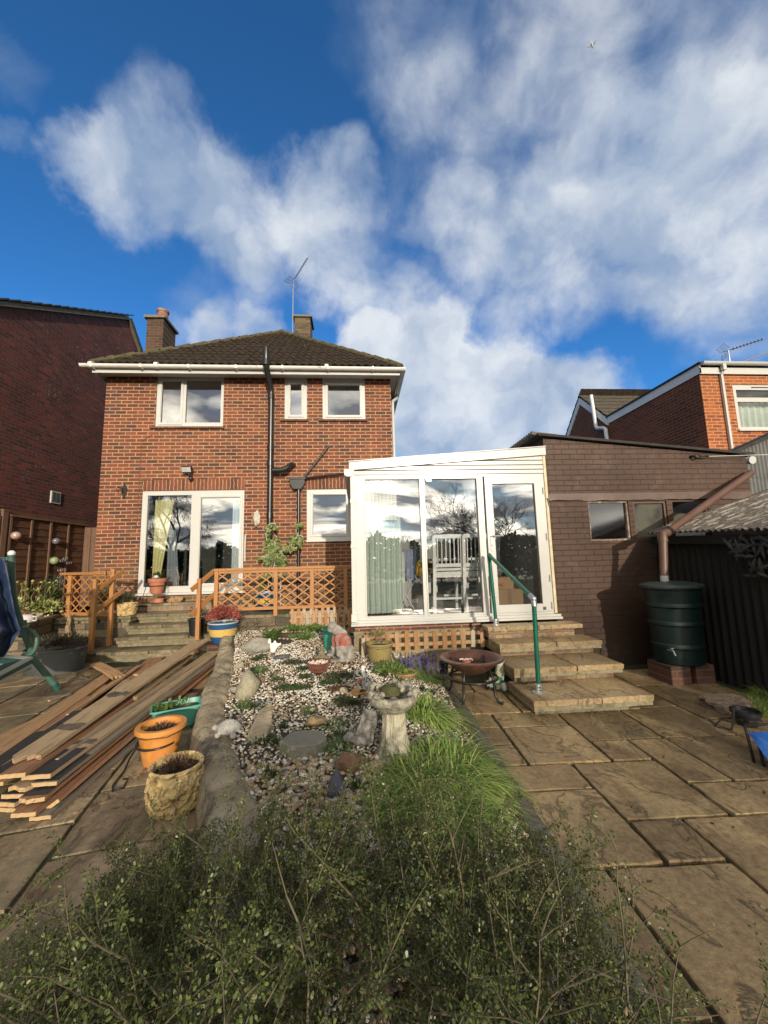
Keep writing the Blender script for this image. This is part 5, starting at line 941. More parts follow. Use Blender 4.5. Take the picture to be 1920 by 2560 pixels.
for k in range(n_+1):
    t_ = k/n_*1.4; a_ = ca.lerp(cb_, t_); c_ = cc.lerp(cd_, t_)
    for j in range(9):
        s_ = j/8; p = a_.lerp(c_, s_)+V((.03*math.sin(PI*s_), -.035*math.sin(PI*s_), 0)); g.v.append(tuple(p))
    g.v.append(tuple(c_+V((-.6, .25, .0)))); g.v.append(tuple(a_+V((-.6, .25, .0))))
q = 11
g.f = [[k*q+j, k*q+(j+1) % q, (k+1)*q+(j+1) % q, (k+1)*q+j] for k in range(n_) for j in range(q)]+[[j for j in range(q)]]
g.build('cushion', stripes('striped_cushion', (.50, .54, .46), (.03, .12, .095), 2, .086, .32), sw, smooth=2)
# blue tarpaulin over the swing
TARP = mat('blue_tarpaulin', [(.008, .016, .05), (.030, .050, .11), (.012, .022, .065)], .42, 5, bs=.6, bscale=22, dist=1.5)
g = MB(); nu, nv = 26, 60
edge = [(1395, 14), (1420, 17), (1450, 22), (1490, 28), (1520, 34), (1545, 40), (1562, 45), (1575, 52), (1590, 40), (1615, 28), (1640, 12), (1655, -6)]
for j in range(nv+1):
    py = 1395+(1655-1395)*j/nv; xe = np.interp(py, [e[0] for e in edge], [e[1] for e in edge])
    for i in range(nu+1):
        s_ = i/nu; px = xe-s_*150; dep = 4.5-.10*math.sin(s_*14+py*.01)-.05*mnoise.noise(V((s_*9, py*.03, 0)))-.35*s_; g.v.append(tuple(PY(px, py+4*mnoise.noise(V((s_*5, py*.02, 5)))*(j/nv), dep)))
g.f = [[j*(nu+1)+i, j*(nu+1)+i+1, (j+1)*(nu+1)+i+1, (j+1)*(nu+1)+i] for j in range(nv) for i in range(nu)]
o = one('tarpaulin', g, TARP, 'crumpled dark blue tarpaulin draped over the swing seat frame', 'tarpaulin', smooth=True); sd_ = o.modifiers.new('thickness', 'SOLIDIFY'); sd_.thickness = .006
# ------------------------------------------------------------------ plant helpers
def leafmat(name, a, b_, c=None, rough=.55, isl=.35, trans=.15):
    m, b, o = newmat(name); g_ = N('ShaderNodeNewGeometry'); r = g_.outputs['Random Per Island']; st_ = [(0, a), (.6, b_), (1, c or b_)]; col = ramp(r, st_)
    n_ = noi(coords(), 2.5, 3); mr = N('ShaderNodeMapRange'); L(n_, mr.inputs[0]); mr.inputs[1].default_value = .3; mr.inputs[2].default_value = .7; mr.inputs[3].default_value = 1-isl; mr.inputs[4].default_value = 1+isl
    s = N('ShaderNodeVectorMath', operation='SCALE'); L(col, s.inputs[0]); L(mr.outputs[0], s.inputs['Scale']); L(s.outputs[0], b.inputs['Base Color']); b.inputs['Roughness'].default_value = rough; b.inputs['Specular IOR Level'].default_value = .35
    if trans:
        tl_ = N('ShaderNodeBsdfTranslucent'); L(s.outputs[0], tl_.inputs[0]); mx_ = N('ShaderNodeMixShader'); mx_.inputs[0].default_value = trans; L(b.outputs[0], mx_.inputs[1]); L(tl_.outputs[0], mx_.inputs[2]); L(mx_.outputs[0], o.inputs[0])
    MAT[name] = m; return m
LGRASS = leafmat('bright_grass', (.10, .18, .03), (.24, .36, .07), (.46, .48, .18)); LGREEN = leafmat('mid_green_leaf', (.07, .13, .03), (.12, .20, .05), (.20, .25, .07))
LDARK = leafmat('dark_green_leaf', (.028, .05, .018), (.05, .085, .028), (.09, .12, .045)); LVAR = leafmat('variegated_leaf', (.09, .13, .035), (.30, .32, .10), (.48, .46, .20)); LRED = leafmat('red_leaf', (.22, .03, .03), (.40, .09, .08), (.50, .24, .18))
LIVY = leafmat('ivy_leaf', (.07, .11, .03), (.15, .19, .055), (.26, .27, .11)); LBRN = leafmat('dead_leaf', (.06, .035, .02), (.12, .07, .04), (.20, .13, .08)); LHEATH = leafmat('heather_leaf', (.03, .045, .018), (.055, .07, .028), (.10, .08, .05)); LPUR = leafmat('purple_flower', (.10, .08, .22), (.16, .13, .30), (.24, .21, .38)); LYEL = leafmat('dry_grass', (.25, .20, .09), (.36, .30, .15), (.2, .22, .08))
TWIG = mat('twig_bark', [(.075, .065, .035), (.125, .105, .06), (.06, .05, .027)], .85, 9)
def rdir(rg, zmin=-1): 
    while True:
        v_ = V((rg.gauss(0, 1), rg.gauss(0, 1), rg.gauss(0, 1))).normalized()
        if v_.z >= zmin: return v_
def clump(g, c, r, n_, l, w_, seed=0, zmin=-.2, inner=.4, upb=.3):
    rg = random.Random(seed); c = V(c)
    for _ in range(n_):
        d = rdir(rg, zmin); q = rg.uniform(inner, 1)*(1+.25*mnoise.noise(d*2.2+V((seed, 0, 0)))); p = c+V((d.x*r[0], d.y*r[1], d.z*r[2]))*q; e = (d+rdir(rg)*.8+V((0, 0, upb))); g.leaf(p, e, rdir(rg), l*rg.uniform(.6, 1.3), w_*rg.uniform(.6, 1.3))
def tuft(g, c, rad, h, n_, w_=.006, seed=0, bend=.6, spread=.8, zf=None):
    rg = random.Random(seed); c = V(c)
    for _ in range(n_):
        a = rg.uniform(0, 2*PI); q = rad*math.sqrt(rg.random()); b = c+V((q*math.cos(a), q*math.sin(a), 0)); 
        if zf: b.z = zf(b.x, b.y)
        a2 = a+rg.uniform(-.9, .9); s_ = rg.uniform(.1, spread); g.blade(b, (math.cos(a2)*s_, math.sin(a2)*s_, 1), h*rg.uniform(.5, 1.25), w_*rg.uniform(.7, 1.3), bend*rg.uniform(.6, 2.2), 6)
def plant(name, label, cat, parts, loc, group=None):
    t = thing(name, label, cat, loc, group)
    for nm, g, m in parts: g.build(nm, m, t)
    return t
def pot(label, c, prof, m, soil_z=None, foliage=None, sx=1, sy=1, rot=0, name='plant_pot', cat='plant pot', fn=None, group=None, soil=SOIL, n=36, bevel=0):
    t = thing(name, label, cat, c, group); c = V(c); g = MB(); g.lathe(c, prof, n, sx, sy, rot, fn); g.build('pot', m, t, smooth=2)
    if soil_z is not None:
        ri = max(r for r, z in prof if z >= soil_z-.03)*.93; g = MB(); g.lathe(c, [(.005, soil_z), (ri*.5, soil_z+.008), (ri, soil_z-.004)], n, sx, sy, rot); vs = g.v; g.v = [(x, y, z+.012*mnoise.noise(V((x*25, y*25, 0)))) for x, y, z in vs]; g.build('compost', soil, t, smooth=True)
    for nm, g, mm in (foliage or []): g.build(nm, mm, t)
    return t
def wallprof(r0, r1, h, th=.012, rim=.0, rimh=.03, n_=6):
    o = [(r0*.98, 0)]+[(r0+(r1-r0)*k/n_, h*k/n_) for k in range(1, n_)]; 
    if rim: o += [(r1-.002, h-rimh), (r1+rim, h-rimh+.004), (r1+rim, h-.004), (r1+rim-.004, h)]
    else: o += [(r1, h)]
    return o+[(r1-th, h), (r1-th-.002, h-.03), (r0*.5, h-.10 if h > .14 else h*.3)]
# ------------------------------------------------------------------ rounded stone edging
g = MB(); nn = 220; m_ = 18
for j in range(nn+1):
    y = .5+6.05*j/nn; x, hw = curb_at(y); h = max(.245, bedz(x, y)+.06)+.02*mnoise.noise(V((0, y*1.3, 9)))
    endf = min(1, (nn-j)/6+.35)
    for k in range(m_+1):
        a = PI*k/m_; ca_, sa = math.cos(a), math.sin(a); px = math.copysign(abs(ca_)**.80, ca_)*hw*1.06*endf; pz = (sa**.72)*h*endf-.02
        n1_ = mnoise.noise(V((px*3, y*1.6, a)))*.026+mnoise.noise(V((px*11, y*9, 2)))*.014; sc2_ = 1+n1_/.17
        g.v.append((x+px*sc2_, y, pz*sc2_))
q = m_+1; g.f = [[j*q+k, j*q+k+1, (j+1)*q+k+1, (j+1)*q+k] for j in range(nn) for k in range(m_)]+[list(range(nn*q, nn*q+q))]
m, b, o = newmat('weathered_edging_stone'); v = coords(); f1 = noi(v, 5, 9, .65); f2 = noi(v, 38, 8, .7); f3 = noi(coords((1.2, 1, 2)), 1.9, 6, .6, .6)
cc_ = ramp(f1, [(.3, (.20, .165, .11)), (.48, (.36, .30, .20)), (.66, (.50, .43, .30))]); mk = N('ShaderNodeMapRange'); L(mth('ADD', f3, mth('MULTIPLY', mth('SUBTRACT', f2, .5), .35)), mk.inputs[0]); mk.inputs[1].default_value = .53; mk.inputs[2].default_value = .66; mk.inputs[4].default_value = .8
cc_ = mixc(mk.outputs[0], cc_, (.038, .034, .030)); sp2 = N('ShaderNodeMapRange'); L(noi(v, 20, 8, .75), sp2.inputs[0]); sp2.inputs[1].default_value = .54; sp2.inputs[2].default_value = .62; sp2.inputs[4].default_value = .75; cc_ = mixc(sp2.outputs[0], cc_, (.05, .043, .035)); L(cc_, b.inputs['Base Color']); b.inputs['Roughness'].default_value = .95; L(bump(mth('ADD', f2, mth('MULTIPLY', f1, 1.5)), .9, .02), b.inputs['Normal'])
one('stone_edging', g, m, 'thick rounded weathered stone edging along the left side of the gravel bed', 'edging', smooth=True)
# ------------------------------------------------------------------ gravel: single pebbles, too many to count
rg = random.Random(12); g = MB(); ic = ICO[1]; vs0 = np.array([tuple(p) for p in ic[0]]); fs0 = ic[1]
VV = []; FF = []; CC = []
def inbed(x, y): return curb_at(y)[0]+.10 < x < kerb_x(y)-.07
cnt = 0
white_c = [PZ(*q2(1000, 900), .15), PZ(*q2(700, 620), .18), PZ(*q2(1250, 1120), .13), PZ(*q3(480, 500), .2), PZ(*q3(60, 820), .13), PZ(*q2(1150, 1500), .1)]
for _ in range(42000):
    y = .9+5.7*rg.random()**1.15; x = rg.uniform(-2.0, 1.0)
    if not inbed(x, y): continue
    d = mnoise.noise(V((x*2.3, y*2.3, 4)))
    if d < -.45 and y > 3.6: continue
    near = 1 if y < 2.75+.25*mnoise.noise(V((x*2, 1, 1))) else 0
    s_ = rg.uniform(.006, .0125) if not near else rg.uniform(.008, .020)
    wf_ = mnoise.noise(V((x*2.7, y*2.2, 8)))
    pw_ = .50+.75*wf_ if not near else .14+.45*max(0, wf_)
    c_ = 0 if rg.random() < pw_ else rg.choice([1, 2, 3, 4])
    R_ = Matrix.Rotation(rg.uniform(0, 6.3), 3, 'Z') @ Matrix.Rotation(rg.uniform(-.5, .5), 3, 'X'); A_ = vs0*np.array([s_*rg.uniform(.8, 1.4), s_, s_*rg.uniform(.5, .8)]); A_ = A_ @ np.array(R_).T
    A_ = A_*(1+.12*np.random.RandomState(cnt).randn(len(A_), 1)*.6)+np.array([x, y, bedz(x, y)-.004+s_*.25])
    o_ = len(VV)*12; VV.append(A_); FF += [[i+o_ for i in f] for f in fs0]; CC += [c_]*len(fs0); cnt += 1
me = bpy.data.meshes.new('gravel'); me.from_pydata(np.concatenate(VV).tolist(), [], FF); me.update()
def isl(name, a, b_, r=.7):
    m, bb, o = newmat(name); g_ = N('ShaderNodeNewGeometry'); L(ramp(g_.outputs['Random Per Island'], [(0, a), (1, b_)]), bb.inputs['Base Color']); bb.inputs['Roughness'].default_value = r; return m
for m in (isl('white_pebble', (.50, .46, .38), (.76, .73, .65)), isl('tan_pebble', (.34, .25, .15), (.46, .36, .23)), isl('brown_pebble', (.20, .13, .08), (.30, .20, .12)), isl('grey_pebble', (.16, .15, .13), (.30, .28, .24)), isl('cream_pebble', (.36, .27, .16), (.52, .42, .28))): me.materials.append(m)
me.polygons.foreach_set('material_index', CC); me.polygons.foreach_set('use_smooth', [True]*len(FF)); o = bpy.data.objects.new('gravel', me); C.objects.link(o); tag(o, 'white, tan and brown pebbles covering the garden bed', 'gravel', kind='stuff')
# ------------------------------------------------------------------ stones and ornaments on the bed
def rock(name, px, py, wpx, dims, m, label, seed=1, cut=7, rot=0, sink=.25, nz=.25, tilt=0, cat='stone', sub=3, G_=None):
    p = (G_ or G)(px, py); dist = (p-V((0, 0, CAMH))).dot(fw); w_ = wpx*dist/F/2; g = MB(); R_ = Matrix.Rotation(rot, 3, 'Z') @ Matrix.Rotation(tilt, 3, 'X')
    g.ball(p+V((0, 0, w_*dims[2]*(1-sink))), (w_*dims[0], w_*dims[1], w_*dims[2]), sub, nz, seed, 1.6, R_, cut); return one(name, g, m, label, cat)
GRY = mat('grey_stone', [(.20, .19, .16), (.30, .285, .24), (.14, .135, .11)], .95, 9, bs=1, bscale=25, dirt=(11, .62, (.42, .40, .33)))
TAN = mat('tan_stone', [(.30, .25, .16), (.38, .32, .22), (.22, .19, .12)], .9, 4, (1, 3, 1), bs=.8, bscale=18); RBR = mat('red_brown_stone', [(.16, .085, .05), (.24, .14, .085), (.09, .065, .05)], .9, 7, bs=1, bscale=20)
BRN = mat('ochre_stone', [(.20, .15, .07), (.27, .20, .10), (.13, .10, .06)], .85, 4, bs=.5); SLT = mat('slate', [(.085, .085, .09), (.14, .14, .145)], .7, 5, (1, 4, 1), bs=.6); FLG = mat('flag_grey', [(.185, .18, .145), (.24, .23, .19)], .9, 12, bs=.7)
rock('boulder', *q2(595, 375), 72, (1, .62, .55), GRY, 'rounded grey boulder at the top of the bed beside the stone edging', 3, 3, .1)
rock('stone', *q2(418, 540), 24, (1, .7, .8), TAN, 'brown wedge stone below the grey boulder against the edging', 5, 8)
rock('stone', *q2(845, 440), 46, (1, .7, .22), SLT, 'flat dark slate piece near the white shell', 6, 5, .3)
rock('stone', *q2(1205, 1140), 52, (1, .75, .55), BRN, 'smooth ochre brown stone above the grey flagstone', 8, 8, .4)
rock('stone', *q2(1545, 1590), 62, (1, .8, .8), RBR, 'large reddish brown rock beside the base of the bird bath', 14, 9, .2, .3)
rock('stone', *q2(1085, 530), 18, (1, .7, .5), mat('white_stone', [(.55, .55, .54), (.7, .7, .68)], .8, 8), 'small white stone left of the basket of shells', 4, 4)
rock('stone', *q2(890, 1620), 16, (1, .8, .5), SLT, 'small dark purple grey stone below the grey flagstone', 4, 6)
rock('stone', *q2(600, 915), 17, (1, .7, .6), SLT, 'small dark stone beside the lower small grass tuft', 9, 6)
rock('stone', *q3(330, 750), 32, (1, .7, .6), mat('orange_stone', [(.36, .19, .08), (.45, .27, .13)], .9, 8, bs=.5), 'orange brown stone left of the bird bath bowl', 11, 6)
rock('stone', *q3(225, 720), 24, (1, .6, .6), TAN, 'pale tan stone further left of the orange brown stone', 15, 6)
rock('stone', *q2(1160, 640), 14, (1, .7, .5), SLT, 'small slate chip in front of the basket of shells', 17, 6)
# long pale driftwood shaped stone standing by the edging
a = G(*q2(470, 830)); g = MB(); tp_ = PY(500+505*.2411, 1540+550*.2411, a.y+.10)
g.tube([a+V((-.01, 0, -.03)), a+V((.0, .01, .05)), a.lerp(tp_, .45)+V((.03, 0, 0)), a.lerp(tp_, .75), tp_+V((0, 0, -.02)), tp_], [.085, .09, .095, .06, .03, .012], 12); g.v = [tuple(V(p)+V(p)*0+V((mnoise.noise(V(p)*14), mnoise.noise(V(p)*14+V((5, 0, 0))), mnoise.noise(V(p)*14+V((0, 7, 0)))))*.022) for p in g.v]
one('stone', g, mat('pale_lichen_stone', [(.26, .24, .16), (.36, .33, .23), (.18, .17, .12)], .95, 12, bs=1), 'tall tapering pale stone leaning on the stone edging', 'stone', smooth=True)
rock('stone', *q2(360, 790), 20, (1, .8, .8), GRY, 'small grey stone at the foot of the tall tapering stone', 21, 5)
rock('stone', *q2(620, 690), 26, (1, .7, .7), RBR, 'dark brown stone half hidden behind the tall tapering stone', 22, 7)
def plate(poly, th, m, label, sink=.0, tilt=(0, 0)):
    P_l = [G(*q2(a_, b_)) for a_, b_ in poly]; c = sum(P_l, V())/len(P_l); P_l = [V((p.x, p.y, c.z+.012+(p.x-c.x)*tilt[0]+(p.y-c.y)*tilt[1])) for p in P_l]; g = MB()
    rg2 = random.Random(len(poly)); out_ = []
    for i_, p in enumerate(P_l):
        nxt = P_l[(i_+1) % len(P_l)]
        for t_ in (0, .33, .66): out_.append(p.lerp(nxt, t_)+V((rg2.uniform(-.004, .004), rg2.uniform(-.004, .004), 0)))
    n_ = len(out_); tp2 = [p+(c-p).normalized()*.010+V((0, 0, th)) for p in out_]; md = [p+V((0, 0, th-.008)) for p in out_]; bt = [p+V((0, 0, -.03)) for p in out_]
    g.add(bt+md+tp2, [(k, (k+1) % n_, n_+(k+1) % n_, n_+k) for k in range(n_)]+[(n_+k, n_+(k+1) % n_, 2*n_+(k+1) % n_, 2*n_+k) for k in range(n_)]+[tuple(range(2*n_, 3*n_))]); return one('flagstone', g, m, label, 'stone')
plate([(820, 1400), (950, 1480), (1210, 1450), (1310, 1380), (1310, 1330), (1200, 1262), (960, 1275)], .055, FLG, 'flat hexagonal grey flagstone in the middle of the bed')
plate([(480, 1275), (560, 1325), (690, 1270), (740, 1190), (748, 1060), (600, 1110)], .045, TAN, 'flat pale pointed flagstone right of the white tortoise', tilt=(.1, .35))
# white tortoise on the edging
def blob(label, name, cat, balls, m, parent=None, vox=.006, seed=0):
    g = MB()
    for c, r in balls: g.ball(c, r, 3)
    if parent is not None: return g.build(name, m, parent, smooth=True, remesh=vox)
    return one(name, g, m, label, cat, smooth=True, remesh=vox)
c = PZ(500+300*.2411, 1540+1215*.2411, .21); c.z = .205
Rm = lambda a, b_, h: c+V((a*.98+b_*.17, -a*.17+b_*.98, h))
bl = [(Rm(.0, 0, .045), (.088, .065, .050)), (Rm(.0, 0, .06), (.06, .045, .045)), (Rm(-.10, -.005, .045), (.028, .022, .02)), (Rm(-.085, 0, .035), (.03, .022, .02)), (Rm(-.06, -.055, .012), (.02, .02, .02)), (Rm(.06, -.055, .012), (.024, .02, .022)), (Rm(-.055, .05, .012), (.022, .02, .02)), (Rm(.06, .05, .012), (.024, .02, .022)), (Rm(.095, -.01, .02), (.018, .012, .012))]
WST = mat('white_weathered_cast', [(.36, .345, .31), (.50, .48, .44), (.24, .23, .21)], .9, 14, bs=1.0, bscale=45, dirt=(18, .6, (.25, .24, .22)))
blob('white weathered stone tortoise sitting on top of the stone edging', 'tortoise_statue', 'statue', bl, WST, vox=.005)
# white ceramic shell
c = G(*q2(760, 375)); blob('white ceramic shell beside the grey boulder', 'shell', 'shell', [(c+V((0, 0, .07)), (.055, .04, .05)), (c+V((-.05, 0, .13)), (.02, .02, .05)), (c+V((.05, .0, .09)), (.035, .02, .025)), (c+V((.0, -.02, .025)), (.035, .03, .03)), (c+V((.02, 0, .12)), (.02, .015, .03)), (c+V((.09, 0, .10)), (.012, .012, .02))], mat('white_ceramic', [(.72, .70, .64), (.78, .76, .70)], .35, 5), vox=.006)
# dark solar pyramid
c = G(*q2(1420, 1830)); g = MB(); w_ = .052; g.add([c+V((-w_, -w_*.9, .03)), c+V((w_, -w_*.9, .03)), c+V((w_, w_*.9, .03)), c+V((-w_, w_*.9, .03)), c+V((0, 0, .135)), c+V((-w_, -w_*.9, -.01)), c+V((w_, -w_*.9, -.01)), c+V((w_, w_*.9, -.01)), c+V((-w_, w_*.9, -.01))], [(0, 1, 4), (1, 2, 4), (2, 3, 4), (3, 0, 4), (5, 6, 1, 0), (6, 7, 2, 1), (7, 8, 3, 2), (8, 5, 0, 3)]); one('garden_light', g, mat('slate_blue_plastic', [(.045, .045, .075), (.06, .06, .095)], .4), 'small dark blue grey pyramid shaped garden light on the gravel', 'garden light', bevel=.004)
# basket of shells
c = G(*q2(1230, 600)); t = thing('wire_basket', 'rusty brown ribbed basket filled with shells', 'basket', c); g = MB(); RUST = mat('rusty_wire', [(.12, .045, .03), (.20, .08, .055)], .85, 16, bs=.5); rimr = .125
for k in range(30): a_ = 2*PI*k/30; g.tube([c+V((math.cos(a_)*r_*.125, math.sin(a_)*r_*.125, z_)) for r_, z_ in ((.35, .01), (.62, .035), (.85, .075), (1, .125))], .0055, 5)
for r_, z_ in ((.045, .01), (.085, .04), (.127, .126)): g.tube([c+V((math.cos(a_)*r_, math.sin(a_)*r_, z_)) for a_ in np.linspace(0, 2*PI, 25)], .006, 5)
g.build('wire_frame', RUST, t, smooth=True); g = MB(); g.lathe(c, [(.03, .012), (.07, .035), (.10, .075), (.112, .10), (.01, .105)], 20); g.build('lining', RUST, t)
g = MB(); rg = random.Random(2)
for k in range(46): a_ = rg.uniform(0, 6.3); q = .10*math.sqrt(rg.random()); g.ball(c+V((q*math.cos(a_), q*math.sin(a_), .115+rg.uniform(0, .012))), rg.uniform(.009, .016), 1)
g.build('shells', isl('shell_mix', (.45, .33, .26), (.75, .68, .6)), t)
c = G(*q2(1262, 470)); blob('small brown seated figure statue behind the basket of shells', 'small_statue', 'statue', [(c+V((0, 0, .03)), (.085, .05, .035)), (c+V((0, 0, .08)), (.045, .035, .055)), (c+V((0, 0, .15)), (.026, .026, .03)), (c+V((-.06, -.02, .04)), (.035, .03, .03)), (c+V((.06, -.02, .04)), (.035, .03, .03))], mat('mossy_brown_cast', [(.13, .11, .06), (.20, .17, .10), (.08, .07, .04)], .95, 16, bs=1), vox=.006)
# crouching boy statue
c = G(*q2(1455, 465)); c = V((c.x, c.y, c.z-.01)); S_ = 1.0
def A(a_, b_, h): return c+V((a_, b_, h))
bl = [(A(0, 0, .02), (.165, .10, .025)), (A(.10, 0, .11), (.075, .075, .10)), (A(.065, -.02, .22), (.075, .065, .10)), (A(.015, -.02, .31), (.078, .06, .085)), (A(-.035, -.02, .37), (.07, .058, .065)), (A(-.085, -.03, .42), (.058, .052, .058)), (A(-.115, -.03, .385), (.035, .04, .04)),
      (A(-.03, -.07, .28), (.035, .032, .06)), (A(-.025, -.085, .19), (.03, .03, .06)), (A(-.015, -.085, .12), (.03, .028, .05)), (A(-.075, .0, .25), (.03, .03, .07)), (A(-.08, -.01, .16), (.03, .03, .06)), (A(.04, -.06, .14), (.055, .05, .045)), (A(-.005, -.06, .17), (.045, .045, .045)), (A(.02, -.06, .08), (.035, .035, .06)), (A(-.12, -.03, .09), (.045, .035, .022)), (A(.02, -.09, .035), (.06, .03, .02)), (A(.115, -.02, .06), (.06, .07, .05))]
m, b, o = newmat('painted_weathered_cast'); v = coords(); t0 = N('ShaderNodeTexCoord'); s0 = N('ShaderNodeSeparateXYZ'); L(t0.outputs['Object'], s0.inputs[0]); f = noi(v, 16, 8, .7); base = ramp(f, [(.3, (.13, .125, .11)), (.5, (.24, .225, .20)), (.68, (.36, .34, .30))])
zz = mth('ADD', s0.outputs[2], mth('MULTIPLY', mth('SUBTRACT', noi(v, 9, 4), .5), .12)); band = mth('MULTIPLY', mth('GREATER_THAN', zz, .20), mth('LESS_THAN', zz, .345)); base = mixc(mth('MULTIPLY', band, mth('GREATER_THAN', f, .47)), base, (.30, .085, .055)); L(base, b.inputs['Base Color']); b.inputs['Roughness'].default_value = .9; L(bump(f, 1, .01), b.inputs['Normal'])
blob('weathered statue of a crouching child in a faded red shirt', 'child_statue', 'statue', bl, m, vox=.007)
# buckets behind the statue
bc_ = G(800+115*.2652, 1540+330*.2652); bc_ = V((PY(834, 1600, bc_.y+.15).x, bc_.y+.15, .2))
TEAL = mat('teal_plastic', [(.04, .25, .185), (.055, .30, .22)], .4, 4); DKP = mat('black_pot_plastic', [(.012, .014, .018), (.025, .026, .03)], .35, 5)
pot('teal green plastic bucket behind the crouching child statue', bc_, wallprof(.115, .15, .36, rim=.012, rimh=.02), TEAL, name='bucket', cat='bucket', soil_z=None)
c = V((PY(870, 1600, 5.15).x-.02, 5.25, .18)); pot('black plastic pot of dark compost beside the teal bucket', c, wallprof(.10, .15, .31, rim=.010), DKP, .28)
# olive glazed pot
c = V((PY(800+567*.2652, 1660, 4.72).x, 4.72, .2)); g1 = MB(); clump(g1, c+V((0, 0, .36)), (.11, .11, .10), 420, .035, .008, 5, -.1, .1, .9); g2 = MB(); tuft(g2, c+V((0, 0, .28)), .08, .2, 60, .003, 6, .3, .6)
pot('olive green glazed pot with dry heather in front of the conservatory', c, [(.08, 0), (.095, .012), (.115, .06), (.138, .15), (.146, .22), (.148, .255), (.162, .262), (.166, .275), (.16, .285), (.145, .283), (.135, .25), (.05, .2)], mat('olive_glaze', [(.20, .16, .06), (.26, .21, .085), (.15, .125, .05)], .3, 4, coat=.4), .245, [('foliage', g1, LYEL), ('stem', g2, LBRN)])
pot('small terracotta saucer under the olive glazed pot', c-V((0, 0, .012)), [(.09, 0), (.12, .005), (.13, .03), (.122, .03), (.10, .011)], mat('terracotta', [(.36, .13, .07), (.44, .18, .10)], .8, 6), name='saucer', cat='saucer')
# hyacinth and grass mass near the fire pit
def bedplant(label, name, cat, px, py, spec, m, seed, group=None, part='foliage', extra=None):
    c = G(px, py); g = MB(); t = thing(name, label, cat, c, group)
    tuft(g, c, *spec, seed=seed, zf=bedz, spread=1.7 if m is LGRASS else .9, bend=.85 if m is LGRASS else .6); g.build(part, m, t)
    for nm, fn, mm in (extra or []): g = MB(); fn(g, c); g.build(nm, mm, t)
    return t
hy = bedplant('clump of violet blue grape hyacinths beside the fire pit', 'grape_hyacinth', 'flowers', *q3(935, 545), (.24, .20, 900, .007), LGREEN, 3)
rg = random.Random(4)
for k in range(34):
    a_, b_ = rg.uniform(-.24, .20), rg.uniform(-.16, .16); h = rg.uniform(.12, .20); p = hy.location+V((a_+.02, b_+.04, 0)); g = MB(); g.tube([p, p+V((0, 0, h-.06))], .003, 4)
    for j in range(26): z = h-.09+.11*j/26; g.ball(p+V((rg.uniform(-.014, .014)*(1.4-j/26), rg.uniform(-.014, .014)*(1.4-j/26), z)), rg.uniform(.0045, .0075), 1)
    g.build('flower', LPUR, hy)
bedplant('green leafy mound between the olive pot and the terracotta bowl', 'leafy_plant', 'plant', *q3(650, 555), (.12, .09, 10, .01), LGREEN, 5, extra=[('leaves', lambda g, c: clump(g, c+V((0, 0, .03)), (.17, .12, .085), 520, .05, .016, 8, 0, .3, .6), LGREEN)])
TERR = mat('terracotta', []) if 'terracotta' not in MAT else MAT['terracotta']
c = G(*q3(808, 575)); g1 = MB(); tuft(g1, c+V((0, 0, .04)), .08, .13, 260, .005, 3, .8, 1.2); pot('shallow terracotta bowl of grassy bulbs in front of the grape hyacinths', c, [(.06, 0), (.085, .01), (.115, .035), (.125, .05), (.12, .055), (.105, .04), (.03, .03)], mat('salmon_terracotta', [(.46, .19, .12), (.54, .25, .16)], .7, 5), .042, [('foliage', g1, LGRASS)])
# grass clumps
bedplant('bright grass clump right of the bird bath bowl', 'grass_clump', 'grass', *q3(985, 905), (.17, .27, 750, .0115), LGRASS, 7, 'grass clumps in the gravel bed', extra=[('dry_blades', lambda g, c: tuft(g, c, .22, .17, 160, .005, 3, .8, 1.1, bedz), LYEL)])
for i, (px, py, r_, h_, n_, lab) in enumerate(((1240, 1330, .16, .17, 1300, 'upper right part of the long bright grass drift along the kerb'), (1150, 1480, .20, .19, 1900, 'tall bright grass clump in the middle of the grass drift by the kerb'), (1330, 1560, .15, .16, 1300, 'bright grass clump beside the kerb near the end of the grass drift'), (900, 1560, .15, .15, 900, 'grass clump just below the bird bath base'), (1120, 1760, .20, .17, 1500, 'grass clump at the near end of the drift above the thorny shrub'), (820, 1780, .16, .13, 700, 'thin grass clump between the pyramid light and the shrub'))):
    bedplant(lab, 'grass_clump', 'grass', *q3(px, py), (r_, h_*1.45, int(n_*.5), .0115), LGRASS, 20+i, 'grass clumps in the gravel bed', extra=[('dry_blades', lambda g, c, r_=r_, h_=h_: tuft(g, c, r_, h_, 90, .005, 3, .9, 1.2, bedz), LYEL)])
for i, (px, py, r_, h_, n_, lab) in enumerate(((605, 570, .10, .10, 330, 'round grass tuft below the slate in the upper left of the bed'), (460, 935, .065, .085, 220, 'small grass tuft at the foot of the tall pale stone'), (1440, 1370, .085, .11, 260, 'wispy grass tuft between the grey flagstone and the bird bath'), (1400, 1130, .10, .06, 260, 'low grass tuft right of the ochre stone'), (1130, 990, .07, .05, 160, 'sparse low tuft above the ochre stone'), (780, 605, .04, .04, 80, 'tiny tuft below the round grass tuft'))):
    bedplant(lab, 'grass_tuft', 'grass', *q2(px, py), (r_, h_, n_, .005), LGREEN, 50+i, 'small grass tufts in the gravel')
